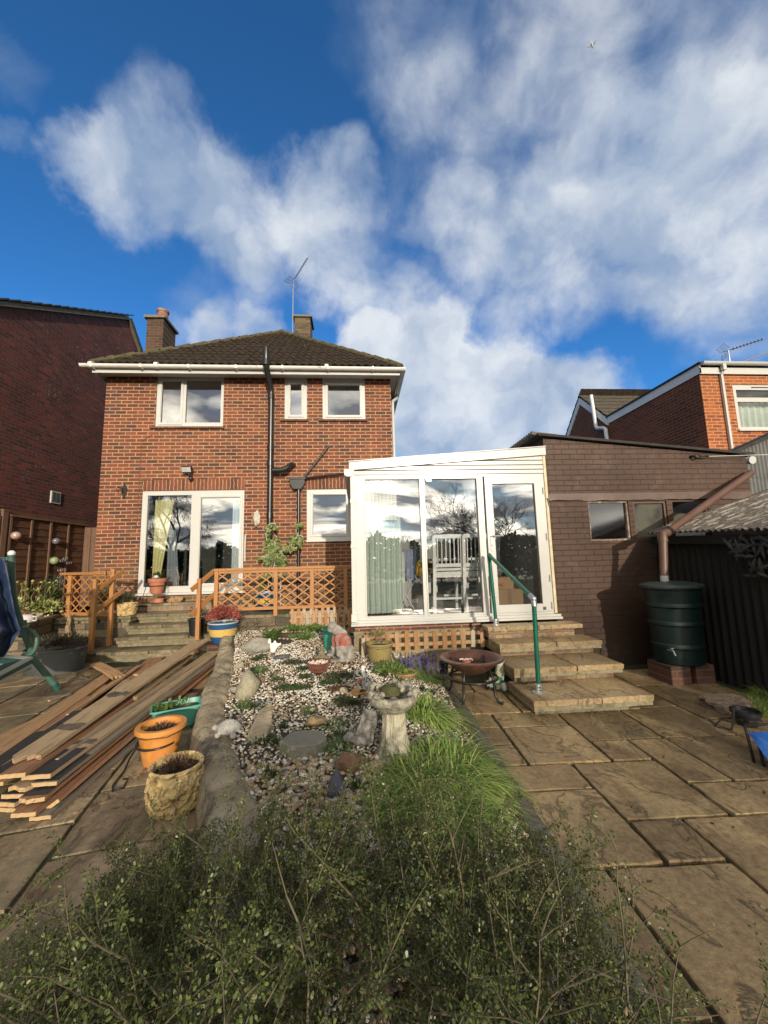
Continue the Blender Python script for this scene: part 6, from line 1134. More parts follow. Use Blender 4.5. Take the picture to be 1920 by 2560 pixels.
# low cushions of heather
for i, (px, py, rx_, ry_, h_, m, lab) in enumerate(((1450, 640, .19, .14, .05, LHEATH, 'dark low heather cushion below the crouching statue'), (1350, 700, .12, .07, .03, LDARK, 'low dark green creeping plant right of the basket'), (1000, 760, .16, .07, .03, LDARK, 'sparse creeping thyme in the middle of the white gravel'), (1540, 920, .18, .10, .04, LHEATH, 'brown green heather mat left of the bird bath'), (1440, 770, .13, .06, .03, LBRN, 'dried brown creeping plant above the heather mat'), (960, 500, .16, .07, .05, LHEATH, 'greyish creeping plant behind the white stone'), (1100, 640, .08, .04, .02, LDARK, 'thin creeping weeds under the basket'))):
    c = G(*q2(px, py)); g = MB(); clump(g, c, (rx_, ry_, h_), 900, .022, .007, 60+i, -.05, .3, .9); g.recentre = True; one('creeping_plant', g, m, lab, 'plant', 'creeping plants on the gravel')
rg = random.Random(99); wd_ = []
while len(wd_) < 26:
    x = rg.uniform(-1.5, .75); y = rg.uniform(2.3, 5.6)
    if inbed(x, y) and mnoise.noise(V((x*1.5, y*1.5, 7))) > -.15: wd_.append((x, y))
wp = None
for k, (x, y) in enumerate(wd_):
    if wp is None:
        g = MB(); cc2 = V((0, 0, 0)); clump(g, cc2, (.085, .06, .03), 210, .022, .008, 5, -.05, .1, .8); tuft(g, cc2, .06, .05, 50, .004, 6, .8, 1.2); wp = g.build('low_weed', LDARK); o = wp
    else: o = wp.copy(); C.objects.link(o)
    o.location = (x, y, bedz(x, y)); o.rotation_euler = (0, 0, rg.uniform(0, 6.3)); s2_ = rg.uniform(.6, 1.5); o.scale = (s2_, s2_, rg.uniform(.6, 1.1)); tag(o, 'tiny dark green weed growing up through the bed gravel', 'weed', 'tiny weeds in the gravel')
# broad leaved plant and greenery at the back of the bed
def broad(g, c, n_, l, w_, seed, z=.0):
    rg = random.Random(seed)
    for k in range(n_):
        a_ = rg.uniform(0, 6.3); e = rg.uniform(.15, 1.3); d = V((math.cos(a_)*math.cos(e), math.sin(a_)*math.cos(e), math.sin(e))); b = c+V((rg.uniform(-.08, .08), rg.uniform(-.06, .06), z+rg.uniform(0, .05))); sd = V((-d.y, d.x, 0)).normalized() if abs(d.x)+abs(d.y) > .01 else V((1, 0, 0)); L_ = l*rg.uniform(.6, 1.2); W2 = w_*rg.uniform(.7, 1.2)/2; vs = []
        for t_, ww in ((0, .15), (.3, .8), (.6, 1), (.85, .6), (1, .05)): p = b+d*L_*t_-V((0, 0, L_*.35*t_*t_)); vs += [p+sd*W2*ww, p-V((0, 0, .2*W2*ww)), p-sd*W2*ww]
        g.add(vs, [q_ for i in range(4) for q_ in ((3*i, 3*i+1, 3*i+4, 3*i+3), (3*i+1, 3*i+2, 3*i+5, 3*i+4))])
c = G(*q2(755, 235)); g = MB(); broad(g, c, 90, .20, .055, 3); one('leafy_plant', g, LGREEN, 'broad leaved bright green plant behind the grey boulder', 'plant', smooth=True)
for i, (px, py, n_, lab) in enumerate(((980, 165, 60, 'low green leaves in front of the staggered picket fence'), (1180, 160, 75, 'green leafy plants left of the teal bucket under the pickets'), (1080, 250, 40, 'straggling green leaves at the back of the gravel'))):
    c = G(*q2(px, py)); g = MB(); broad(g, c, n_, .12, .04, 13+i); clump(g, c+V((0, 0, .03)), (.26, .13, .07), 260, .045, .018, 90+i, 0, .2, .8); one('leafy_plant', g, LGREEN, lab, 'plant', 'leafy plants at the back of the bed', smooth=False)
c = G(500+960*.2411, 1540+215*.2411); g = MB(); g.beam(c+V((-.3, 0, .03)), c+V((.25, .03, .03)), .12, .06); one('sleeper', g, mat('dark_wet_wood', [(.05, .03, .02), (.09, .05, .035)], .9, 5, bs=.5), 'short dark brown timber lying at the back of the bed', 'timber', bevel=.01)
# bare shrub behind the pots
c = V((-1.75, 6.35, .15)); t = thing('bare_shrub', 'straggly dark shrub hanging over the edge below the long trellis', 'shrub', c); g = MB(); g2 = MB(); rg = random.Random(9)
for k in range(80):
    a_ = rg.uniform(0, 6.3); p = c+V((rg.uniform(-.3, .35), rg.uniform(-.1, .15), rg.uniform(0, .4))); d = V((math.cos(a_), math.sin(a_)*.5, rg.uniform(-.4, .7))).normalized(); pts = [p+d*.12*j+V((0, 0, -.02*j*j)) for j in range(4)]; g.tube(pts, [.004, .003, .002, .001], 4)
    for j in range(9): q_ = pts[rg.randrange(4)]; g2.leaf(q_+rdir(rg)*.03, rdir(rg), rdir(rg), .025, .012)
g.build('branches', TWIG, t); g2.build('leaves', LHEATH, t)
# bird bath
c = G(*q3(705, 1290)); c = V((c.x, c.y, c.z-.02)); t = thing('bird_bath', 'stone bird bath with trunk shaped pedestal and lichened bowl in the gravel bed', 'bird bath', c); zt = .42
BB = mat('pale_carved_stone', [(.52, .49, .34), (.64, .61, .45), (.40, .38, .28)], .9, 7, (5, 5, 1.2), bs=1.0, bscale=14)
m, b, o = newmat('bird_bath_stone'); v = coords((5, 5, 1.1)); f1 = noi(v, 3, 8, .6, 1.2); f2 = noi(coords(), 45, 7, .7); s0 = N('ShaderNodeSeparateXYZ'); t0 = N('ShaderNodeTexCoord'); L(t0.outputs['Object'], s0.inputs[0])
low = N('ShaderNodeMapRange'); L(mth('ADD', s0.outputs[2], mth('MULTIPLY', mth('SUBTRACT', noi(coords(), 7, 5), .5), .22)), low.inputs[0]); low.inputs[1].default_value = .17; low.inputs[2].default_value = .06; low.inputs[3].default_value = 0; low.inputs[4].default_value = .85
col = mixc(low.outputs[0], ramp(f1, [(.35, (.44, .41, .28)), (.55, (.60, .57, .42))]), ramp(f2, [(.35, (.16, .15, .12)), (.6, (.36, .34, .27))])); L(col, b.inputs['Base Color']); b.inputs['Roughness'].default_value = .9; L(bump(mth('ADD', mth('MULTIPLY', f1, 2.5), mth('MULTIPLY', f2, .4)), 1, .03), b.inputs['Normal'])
g = MB(); fnp = lambda a_, u: 1+.05*math.sin(a_*9+3*math.sin(u*7))+.04*mnoise.noise(V((math.cos(a_)*2, math.sin(a_)*2, u*5))); g.lathe(c, [(.150, -.02), (.130, .02), (.104, .06), (.090, .11), (.082, .16), (.077, .21), (.076, .26), (.080, .295), (.085, .31)], 64, 1, 1, 0, fnp); g.build('pedestal', m, t, smooth=True)
m, b, o = newmat('lichened_bowl'); v = coords(); f = noi(v, 26, 9, .75); L(ramp(f, [(.34, (.08, .075, .06)), (.46, (.24, .22, .17)), (.58, (.42, .40, .31)), (.7, (.55, .53, .44))]), b.inputs['Base Color']); b.inputs['Roughness'].default_value = .95; L(bump(f, 1, .02), b.inputs['Normal']); LICH = m
g = MB(); fnb = lambda a_, u: 1+.02*math.sin(a_*5+1)+.03*mnoise.noise(V((math.cos(a_)*3, math.sin(a_)*3, u*3))); g.lathe(c+V((.0, 0, 0)), [(.07, .285), (.10, .30), (.125, .32), (.13, .332), (.148, .342), (.165, .365), (.168, .39), (.160, .403), (.140, .408), (.125, .39), (.10, .355), (.06, .345), (.01, .34)], 72, 1, 1, 0, fnb); g.build('bowl', LICH, t, smooth=True)
g = MB(); c2 = c+V((0, 0, .395))
rg = random.Random(8)
for k in range(110):
    a_ = rg.uniform(-.5, 2.9) if k < 85 else rg.uniform(2.9, 4.2); q = rg.uniform(.105, .165); g.ball(c2+V((q*math.cos(a_), q*math.sin(a_), rg.uniform(-.02, .035))), (rg.uniform(.012, .026),)*3, 2, .5, k, 3)
g.build('crusted_rim', LICH, t, smooth=True)
g = MB(); g.ball(c2+V((-.02, .04, -.0)), (.075, .06, .05), 3, .5, 3, 3); g.build('moss', mat('brown_moss', [(.05, .055, .02), (.11, .10, .04)], .95, 20, bs=1), t, smooth=True)
g = MB(); tuft(g, c2+V((-.08, .06, .0)), .05, .09, 110, .003, 4, .5, .8); clump(g, c2+V((-.11, .02, 0)), (.04, .04, .04), 90, .018, .008, 3); g.build('weeds', LBRN, t)
g = MB(); g.ball(c+V((.0, -.045, .365)), (.036, .03, .024), 3, .25, 4); one('stone', g, mat('pink_stone', [(.33, .22, .18), (.42, .30, .25)], .7, 10), 'smooth pinkish stone lying in the bird bath bowl', 'stone', smooth=True)
c3 = G(*q3(440, 1210)); g = MB(); g.ball(c3+V((.0, .02, .10)), (.085, .06, .14), 3, .4, 5, 2, Matrix.Rotation(.5, 3, 'Y'), 8); g.ball(c3+V((-.07, .0, .04)), (.10, .06, .05), 3, .4, 8, 2, None, 6); one('stone', g, mat('pitted_grey_stone', [(.07, .068, .06), (.20, .19, .17), (.36, .35, .31)], .95, 22, bs=1, bscale=30), 'pitted grey pointed rock leaning against the bird bath pedestal', 'stone', smooth=2)
# white bird figure and succulent in dish
c = G(*q3(412, 700)); g = MB(); g.tube([c+V((.0, .10, 0)), c+V((.01, .10, .1)), c+V((-.005, .10, .17)), c+V((0, .09, .2))], [.018, .022, .02, .016], 10); g.tube([c+V((.03, .1, .04)), c+V((.03, .1, -.01))], .012, 6); one('stone_figure', g, mat('spotted_white_cast', [(.08, .08, .08), (.6, .6, .58), (.75, .75, .72)], .8, 16), 'white and black speckled upright figurine left of the bird bath bowl', 'ornament', smooth=True)
c = G(*q3(395, 735)); g = MB(); broad(g, c+V((0, 0, .03)), 18, .06, .03, 5); pot('small ochre dish with a pale silvery succulent', c, [(.04, 0), (.05, .008), (.058, .03), (.052, .03), (.02, .015)], mat('ochre_clay', [(.45, .24, .06), (.52, .30, .10)], .7), .024, [('leaves', g, leafmat('silver_leaf', (.3, .36, .28), (.5, .55, .45)))])
rock('stone', *q3(375, 640), 12, (1, .8, 1.2), mat('terracotta_bit', [(.36, .13, .07), (.44, .18, .10)], .8), 'small terracotta coloured lump above the silvery succulent', 31, 4)
c = G(*q3(655, 570)); g = MB(); g.tube([c, c+V((.0, 0, .05)), c+V((-.005, 0, .09))], [.013, .016, .006], 8); one('figurine', g, mat('pinkish_clay', [(.42, .27, .2), (.5, .36, .28)], .8), 'tiny pinkish figurine beside the terracotta bowl', 'ornament', smooth=True)
rock('leaf_litter', *q3(1040, 1690), 26, (1, .8, .5), mat('dead_leaf_brown', [(.16, .09, .05), (.24, .14, .08)], .9, 9, bs=1), 'crumpled brown dead leaves caught in the grass', 41, 6, cat='leaves')
# candle lantern and fire pit
c = V((PY(800+1160*.2652, 1640, 4.62).x, 4.62, .03)); g = MB(); g.lathe(c+V((0, 0, .1)), [(.05, 0), (.055, .01), (.05, .06), (.058, .12), (.062, .125), (.055, .12), (.045, .02)], 20); g.tube([c, c+V((0, 0, .1))], .012, 8); g.lathe(c, [(.05, 0), (.05, .01), (.01, .02)], 16); one('lantern', g, mat('silvered_black', [(.02, .02, .02), (.03, .03, .03), (.45, .45, .45)], .25, 45, metal=.5), 'small black and silver mosaic candle holder behind the fire pit', 'lantern', smooth=2)
fc = V((PZ(1190, 1650, .42).x, 4.16, 0)); rr = .325
t = thing('fire_pit', 'rusty round fire bowl on a curved black stand beside the steps', 'fire pit', fc); zb = .40
m, b, o = newmat('rusty_brown_metal'); v = coords(); f = noi(v, 9, 8, .65); L(ramp(f, [(.3, (.075, .034, .025)), (.5, (.12, .055, .04)), (.7, (.17, .085, .06))]), b.inputs['Base Color']); b.inputs['Roughness'].default_value = .38; b.inputs['Metallic'].default_value = .35; L(bump(f, .2, .01), b.inputs['Normal'])
g = MB(); g.lathe(fc, [(.04, zb-.15), (.12, zb-.135), (.20, zb-.09), (.26, zb-.04), (.275, zb), (.325, zb+.006), (.335, zb+.0), (.338, zb+.008), (.325, zb+.018), (.30, zb+.016), (.29, zb+.021), (.27, zb+.010), (.25, zb-.035), (.19, zb-.085), (.11, zb-.128), (.01, zb-.14)], 56); g.build('bowl', m, t, smooth=2)
g = MB(); g.lathe(fc, [(.01, zb-.06), (.226, zb-.0625), (.228, zb-.0655), (.01, zb-.068)], 48); m, b, o = newmat('rain_water'); b.inputs['Base Color'].default_value = (.03, .018, .012, 1); b.inputs['Roughness'].default_value = .02; b.inputs['Specular IOR Level'].default_value = .9; g.build('rain_water', m, t, smooth=2)
g = MB(); g.tube([fc+V((.255*math.cos(a_), .255*math.sin(a_), .215)) for a_ in np.linspace(0, 2*PI, 41)], .013, 8); g.build('ring', BLK, t, smooth=True)
for a_ in (4.05, 5.45, .75, 2.45):
    d = V((math.cos(a_), math.sin(a_), 0)); g = MB(); g.tube([fc+d*.25+V((0, 0, zb-.02)), fc+d*.20+V((0, 0, .32)), fc+d*.235+V((0, 0, .24)), fc+d*.245+V((0, 0, .17)), fc+d*.25+V((0, 0, .08)), fc+d*.285+V((0, 0, .022)), fc+d*.32+V((0, 0, .014)), fc+d*.335+V((0, 0, .03))], .014, 8); g.build('leg', BLK, t, smooth=True)
c = V((fc.x-.06, fc.y-.02, .335)); g = MB(); g.lathe(c, [(.02, 0), (.035, .0), (.045, .05), (.048, .052), (.03, .045)], 16); one('small_pot', g, MAT['terracotta'], 'tiny terracotta pot of shells lying in the fire bowl', 'plant pot', smooth=2)
g = MB(); rg = random.Random(3)
for k in range(14): g.ball(c+V((rg.uniform(-.06, .08), rg.uniform(.0, .05), .05+rg.uniform(0, .01))), .009, 1)
one('shells', g, isl('shell_mix2', (.5, .4, .35), (.75, .7, .65)), 'few small pale shells heaped on the tiny pot in the fire bowl', 'shells')
c = V((1.53, 4.36, .0)); g = MB(); n_ = 26
for j in range(14):
    z = .02+.30*j/13; rr_ = .075*(1-.25*(j/13)**2)
    for k in range(n_): a_ = 2*PI*k/n_; q = rr_*(1+.28*mnoise.noise(V((math.cos(a_)*2.5, math.sin(a_)*2.5, z*9)))); g.v.append((c.x+q*math.cos(a_)*.75+.05*j/13, c.y+q*math.sin(a_)*.6, c.z+z))
g.f = [[j*n_+k, j*n_+(k+1) % n_, (j+1)*n_+(k+1) % n_, (j+1)*n_+k] for j in range(13) for k in range(n_)]+[[13*n_+k for k in range(n_)]]
m, b, o = newmat('printed_bag_plastic'); v = coords(); f = noi(v, 12, 3); L(ramp(f, [(.38, (.02, .20, .07)), (.47, (.6, .62, .55)), (.56, (.35, .33, .12)), (.66, (.7, .7, .68))]), b.inputs['Base Color']); b.inputs['Roughness'].default_value = .3
one('compost_bag', g, m, 'crumpled green and white plastic bag leaning on the steps behind the fire pit', 'bag', smooth=True)
c = PZ(1236, 1725, 0); g = MB(); g.ball(c+V((0, .05, .05)), (.075, .05, .055), 3, .6, 7, 3); m, b, o = newmat('red_white_packet'); v = coords(); f = noi(v, 10, 3); L(ramp(f, [(.42, (.55, .56, .52)), (.5, (.03, .16, .09)), (.55, (.60, .03, .03)), (.62, (.6, .6, .58))]), b.inputs['Base Color']); b.inputs['Roughness'].default_value = .3; one('packet', g, m, 'crumpled packet with red and green print under the fire pit', 'packet', smooth=True)
g = MB(); g.ball(V((1.55, 4.22, .07)), (.03, .025, .045), 3, .2, 3); one('plastic_bottle', g, UPVC, 'small white plastic tub standing by the fire pit leg', 'tub', smooth=True)
# rail by the steps
t = thing('handrail', 'green tubular handrail with silver fittings beside the steps', 'handrail', (1.74, 4.4, .15))
lb_ = V((1.735, 3.80, .15)); ltp = PY(1334, 1497, 3.80); ub = V((1.755, 4.93, .60)); utp = PY(1223, 1388, 4.93)
g = MB(); g.tube([lb_+V((0, 0, .02)), ltp+V((0, 0, -.02))], .0225, 14); g.build('post', GRN, t, smooth=2); g = MB(); g.tube([ub+V((0, 0, .02)), utp+V((0, 0, -.02))], .0225, 14); g.build('post', GRN, t, smooth=2); g = MB(); g.tube([ltp, utp], .0225, 14); g.build('rail', GRN, t, smooth=2)
for p in (lb_, ub): g = MB(); g.lathe(p, [(.058, 0), (.058, .007), (.032, .010), (.030, .075), (.024, .078)], 24, 1.15, .8); g.build('foot_flange', GALV, t, smooth=2); g = MB(); g.ball(p+V((.0, -.03, .045)), .008, 2); g.ball(p+V((0, -.03, .022)), .008, 2); g.build('bolt', BLK, t)
g = MB(); g.tube([ltp+(utp-ltp).normalized()*.07, ltp, ltp+V((0, 0, -.07))], .028, 14); g.ball(ltp, .03, 3); g.build('elbow', GALV, t, smooth=2); g = MB(); g.tube([utp+(ltp-utp).normalized()*.03, utp, utp+V((0, 0, -.03))], .027, 14); g.ball(utp, .029, 3); g.build('elbow', GRN, t, smooth=2)
# ------------------------------------------------------------------ pots on the left
c = V((PZ(400, 1900, 0).x, 3.22, 0)); g1 = MB(); tuft(g1, c+V((0, 0, .20)), .09, .09, 60, .004, 2, .4, .9); clump(g1, c+V((0, 0, .215)), (.10, .08, .02), 160, .03, .012, 3, 0, .1)
oc = pot('glossy orange terracotta pot beside the timber pile, circled by a black cable', c, wallprof(.112, .158, .26, rim=.016, rimh=.035, th=.02), mat('orange_glaze', [(.52, .20, .035), (.58, .25, .06), (.48, .16, .05)], .45, 4, bs=.2, bscale=9, dirt=(12, .66, (.62, .38, .2))), .215, [('foliage', g1, LBRN)])
g = MB(); pts = [c+V((.158*math.cos(a_), .158*math.sin(a_), .155+.018*math.sin(a_+.5))) for a_ in np.linspace(-.6, -3.6, 22)]; pts += [c+V((-.165, .02, .12)), c+V((-.19, -.05, .05)), c+V((-.17, -.15, .012)), c+V((-.14, -.33, .010)), c+V((-.10, -.40, .010)), c+V((-.05, -.37, .012)), c+V((-.06, -.30, .03)), c+V((-.09, -.31, .035))]; g.tube(pts, .007, 6); one('cable', g, BLK, 'black cable looped round the orange pot and trailing on the paving', 'cable', smooth=True)
c = V((PZ(432, 2030, 0).x, 2.60, 0)); g1 = MB(); tuft(g1, c+V((0, 0, .22)), .07, .13, 90, .005, 2, .3, .5); clump(g1, c+V((0, 0, .23)), (.10, .08, .025), 200, .025, .010, 3, 0, .1)
m, b, o = newmat('carved_yellow_stone'); v = coords(); wv = N('ShaderNodeTexVoronoi', feature='SMOOTH_F1'); wv.inputs['Scale'].default_value = 17; dn = N('ShaderNodeTexNoise'); dn.inputs['Scale'].default_value = 9; L(v, dn.inputs['Vector']); av = N('ShaderNodeVectorMath', operation='MULTIPLY_ADD'); L(dn.outputs['Color'], av.inputs[0]); av.inputs[1].default_value = (.16, .16, .16); L(v, av.inputs[2]); L(av.outputs[0], wv.inputs['Vector'])
L(ramp(wv.outputs['Distance'], [(.1, (.60, .46, .23)), (.5, (.50, .36, .16)), (.8, (.33, .22, .09))]), b.inputs['Base Color']); b.inputs['Roughness'].default_value = .85; L(bump(mth('MULTIPLY', wv.outputs['Distance'], -1), 1, .05), b.inputs['Normal']); CARV = m
def vine(a_, u):
    q_ = abs(mnoise.noise(V((math.cos(a_)*3.2, math.sin(a_)*3.2, u*5.5)))); r2 = abs(mnoise.noise(V((math.cos(a_)*6+3, math.sin(a_)*6, u*9)))); return 1+((.07*max(0, .25-q_)/.25+.035*max(0, .2-r2)/.2)*min(1, u*6) if u < .80 else 0)
pot('round yellow stone planter carved with vines, nearest of the pots by the edging', c, [(.11, 0)]+[(float(np.interp(z_, (0, .02, .06, .10, .14, .18, .21, .235), (.11, .133, .146, .152, .154, .150, .142, .136))), z_) for z_ in np.linspace(.006, .235, 40)]+[(.150, .243), (.152, .256), (.142, .263), (.128, .255), (.125, .22), (.05, .18)], CARV, .222, [('foliage', g1, leafmat('dark_red_stems', (.05, .02, .015), (.10, .04, .03), (.10, .11, .04)))], fn=vine, n=180)
# teal trough planter
c = V((PZ(440, 1815, 0).x+.02, 3.80, 0)); t = thing('trough_planter', 'teal green plastic trough planter with leafy weeds behind the orange pot', 'planter', c); g = MB(); 
def rrect(hx, hy, z, r_, c_, rot):
    out = []
    for qx, qy, a0 in ((1, 1, 0), (-1, 1, PI/2), (-1, -1, PI), (1, -1, 1.5*PI)):
        for k in range(5): a_ = a0+PI/2*k/4; x, y = qx*(hx-r_)+r_*math.cos(a_), qy*(hy-r_)+r_*math.sin(a_); out.append(c_+V((x*math.cos(rot)-y*math.sin(rot), x*math.sin(rot)+y*math.cos(rot), z)))
    return out
L_s = [(.155, .085, .03), (.16, .09, .05), (.19, .115, .185), (.205, .13, .19), (.205, .13, .205), (.19, .118, .205), (.18, .105, .15)]; rot_ = .42; n_ = 20
for hx, hy, z in L_s: g.v += [tuple(p) for p in rrect(hx, hy, z, .04, c, rot_)]
g.f = [[i*n_+k, i*n_+(k+1) % n_, (i+1)*n_+(k+1) % n_, (i+1)*n_+k] for i in range(len(L_s)-1) for k in range(n_)]+[list(range(n_))[::-1]]
g.build('trough', mat('teal_trough', [(.07, .28, .22), (.10, .34, .27)], .45, 4), t, smooth=2)
for a_ in (-.10, .10): g = MB(); p = c+V((a_*math.cos(rot_), a_*math.sin(rot_), 0)); g.tube([p, p+V((0, 0, .045))], [.05, .045], 10); g.build('foot', MAT['teal_trough'], t)
g = MB(); pr_ = rrect(.182, .11, .165, .04, c, rot_); g.add(pr_, [list(range(n_))]); g.build('compost', SOIL, t)
g = MB(); u_ = V((math.cos(rot_), math.sin(rot_), 0)); broad(g, c-u_*.11+V((0, 0, .16)), 60, .075, .028, 3); broad(g, c-u_*.02+V((0, .03, .17)), 30, .08, .022, 4); g.build('leaves', LGREEN, t, smooth=True); g = MB(); tuft(g, c+u_*.08+V((0, 0, .165)), .06, .08, 60, .004, 3, .8, 1); g.build('dry_stems', LYEL, t)
g = MB(); tuft(g, c-u_*.04+V((0, 0, .16)), .02, .22, 6, .004, 9, .1, .4); g.build('stem', TWIG, t)
# striped pots
m, b, o = newmat('blue_yellow_glaze'); t0 = N('ShaderNodeTexCoord'); s0 = N('ShaderNodeSeparateXYZ'); L(t0.outputs['Object'], s0.inputs[0]); r_ = N('ShaderNodeValToRGB'); r_.color_ramp.interpolation = 'CONSTANT'; L(mth('DIVIDE', s0.outputs[2], .32), r_.inputs[0]); e = r_.color_ramp.elements; e.new(.5); e.new(.7)
for q_, (p_, c_) in enumerate(((0, (.02, .08, .20)), (.36, (.55, .38, .11)), (.70, (.02, .08, .20)), (.94, (.45, .48, .46)))): e[q_].position = p_; e[q_].color = rgba(c_)
L(r_.outputs[0], b.inputs['Base Color']); b.inputs['Roughness'].default_value = .3; STRP = m
sp_ = [(.13, 0), (.15, .01), (.18, .08), (.205, .18), (.215, .28), (.225, .30), (.225, .315), (.21, .318), (.20, .28), (.08, .22)]
c = PY(557, 1607, 6.28); g1 = MB(); clump(g1, c+V((0, 0, .40)), (.25, .2, .18), 2300, .035, .012, 5, -.3, .3, .6); g2 = MB(); tuft(g2, c+V((.09, -.08, .30)), .05, .09, 50, .006, 5, .6, .8)
pot('blue and yellow striped glazed pot with a red leaved shrub by the stone steps', c, sp_, STRP, .27, [('foliage', g1, LRED), ('weeds', g2, LGREEN)])
g = MB(); g.box((c.x-.18, c.y-.14, c.z-.10), (c.x-.02, c.y+.14, c.z-.002)); g.box((c.x+.0, c.y-.13, c.z-.10), (c.x+.15, c.y+.14, c.z-.003)); g.box((c.x-.20, c.y-.1, -.03), (c.x+.17, c.y+.16, c.z-.101)); one('loose_bricks', g, B_pier, 'small stack of loose red bricks under the red leaved pot', 'bricks')
c = V((-1.70, 7.45, .60)); g1 = MB(); pot('second blue and yellow striped pot on the terrace behind the long trellis', c, sp_, STRP, .27)
c = PY(490, 1612, 6.72); c.z = .315; g1 = MB(); clump(g1, c+V((0, 0, .36)), (.15, .12, .11), 420, .03, .010, 7, -.1, .1, .8); tuft(g1, c+V((0, 0, .28)), .07, .16, 30, .004, 7, .3, .8)
pot('black plastic pot with a withered plant on the stone steps by the newel post', c, wallprof(.105, .13, .27, rim=.010), DKP, .23, [('foliage', g1, LBRN)])
# carved pale pot left of steps
c = PY(240+420*.1808, 1400+775*.1808, 7.22); c.z = .612; g1 = MB(); clump(g1, c+V((0, 0, .27)), (.15, .12, .10), 520, .035, .014, 17, -.1, .2, .8)
pot('carved pale yellow pot with a dark succulent on the coping left of the steps', c, [(.12, 0)]+[(.14+.022*(z_/.19), z_) for z_ in np.linspace(.01, .19, 26)]+[(.17, .205), (.155, .21), (.145, .18), (.05, .12)], CARV, .18, [('foliage', g1, LHEATH)], fn=vine, n=100)
# terracotta pot on a wire stand at the door, with things on the step
c = PY(240+838*.1808, 1400+468*.1808, 7.84); g1 = MB(); broad(g1, c+V((0, 0, .30)), 46, .17, .03, 3); tuft(g1, c+V((.05, 0, .28)), .08, .14, 40, .004, 5, .7, 1.1)
tp_ = pot('terracotta flower pot with trailing green plant in a wire stand by the patio door', c, [(.088, 0), (.105, .02), (.132, .20), (.134, .22), (.154, .225), (.160, .29), (.150, .293), (.14, .25), (.05, .2)], MAT['terracotta'], .25, [('foliage', g1, LDARK)])
g = MB(); g.ball(c+V((-.0, -.05, .325)), (.05, .03, .035), 2); g.build('white_flower', UPVC, tp_, smooth=True)
g = MB(); g.tube([c+V((.178*math.cos(a_), .178*math.sin(a_), .16)) for a_ in np.linspace(0, 2*PI, 25)], .007, 5)
for a_ in (3.5, 5.9, 1.2): d = V((math.cos(a_), math.sin(a_), 0)); g.tube([c+d*.178+V((0, 0, .16)), c+d*.22+V((0, 0, -.02)), c+d*.24+V((0, 0, .745-c.z+.012)), c+d*.20+V((0, 0, .765-c.z))], .006, 5)
one('plant_stand', g, IRON, 'black wire stand holding the terracotta pot at the patio door', 'plant stand', smooth=True)
c = PY(240+868*.1808, 1400+570*.1808, 7.80); c.z = .757; g1 = MB(); clump(g1, c+V((0, 0, .12)), (.13, .09, .06), 420, .028, .012, 23, -.1, .1, .6)
pot('small terracotta dish of pinkish succulents on the door step', c, [(.10, 0), (.115, .01), (.085, .015), (.09, .08), (.095, .085), (.085, .088), (.03, .06)], MAT['terracotta'], .07, [('foliage', g1, leafmat('pink_succulent', (.22, .13, .11), (.40, .26, .22), (.3, .3, .18)))])
for i, (px, py, r_, lab) in enumerate(((1045, 525, .9, 'leftmost orange brown shell shaped stone on the door step'), (1105, 520, 1.1, 'middle orange brown ridged stone on the door step'), (1160, 535, .9, 'rightmost orange brown ridged stone on the door step'))):
    c = PY(240+px*.1808, 1400+py*.1808, 7.80); g = MB(); R_ = Matrix.Rotation(-.8, 3, 'Y'); g.ball(V((c.x, c.y, .80)), (.08*r_, .05, .045), 3, .4, i+3, 3, R_, 3); one('stone', g, mat('orange_ridged_stone', [(.30, .17, .08), (.42, .27, .14), (.2, .12, .06)], .9, 12, (1, 1, 4), bs=1), lab, 'stone', 'ridged stones on the door step', smooth=True)
c = PY(240+275*.1808, 1400+580*.1808, 7.45); g = MB(); g.ball(V((c.x, c.y, .64)), (.10, .06, .035), 2, .3, 3); g.tube([(c.x-.25, c.y, .66), (c.x+.1, c.y, .665)], .012, 6); one('white_tray', g, UPVC, 'small white dish on the coping behind the carved pale pot', 'dish', smooth=True)
g = MB(); c = PY(240+350*.1808, 1400+440*.1808, 7.5); g.tube([c+V((.04, 0, -.25)), c+V((.045, 0, 0)), c+V((.03, 0, .05)), c+V((0, 0, .055)), c+V((-.02, 0, .02))], .010, 7); one('white_crook', g, UPVC, 'white curved cane handle standing behind the carved pale pot', 'cane', smooth=True)
# ivy round the pipes
t = thing('ivy', 'green ivy climbing from the striped pot round the two black pipes', 'climber', (-1.6, 7.8, .9)); g = MB(); g2 = MB(); rg = random.Random(4)
def ip(px, py, y=7.74): return PY(640+px*.09645, 1280+py*.09645, y)
stems = [[(340, 2000), (330, 1700), (380, 1450), (330, 1150), (300, 850), (260, 600), (330, 350), (400, 290), (480, 300), (540, 420)], [(420, 2000), (430, 1500), (520, 1200), (650, 1020), (850, 930), (980, 800), (1060, 620), (1200, 620), (1230, 820)], [(640, 2000), (640, 1700), (680, 1560)], [(1040, 560), (1060, 400), (1130, 320), (1210, 330)], [(400, 1450), (480, 1000), (500, 800), (540, 650), (460, 560)], [(330, 1250), (200, 1150), (100, 1180)]]
for s_ in stems:
    pts = [ip(*q_)+V((rg.uniform(-.01, .01), rg.uniform(-.03, .02), 0)) for q_ in s_]; g2.tube(pts, [.012]*(len(pts)-1)+[.004], 6)
def ivyleaf(g, p, d, nrm, s_):
    d = d.normalized(); sd = d.cross(nrm).normalized(); nrm = sd.cross(d); o_ = [(0, 0), (.15, .42), (.42, .50), (.50, .26), (1, 0), (.50, -.26), (.42, -.50), (.15, -.42)]
    g.add([p+d*a_*s_+sd*b_*s_+nrm*(-.12*s_*abs(b_)) for a_, b_ in o_], [tuple(range(8))])
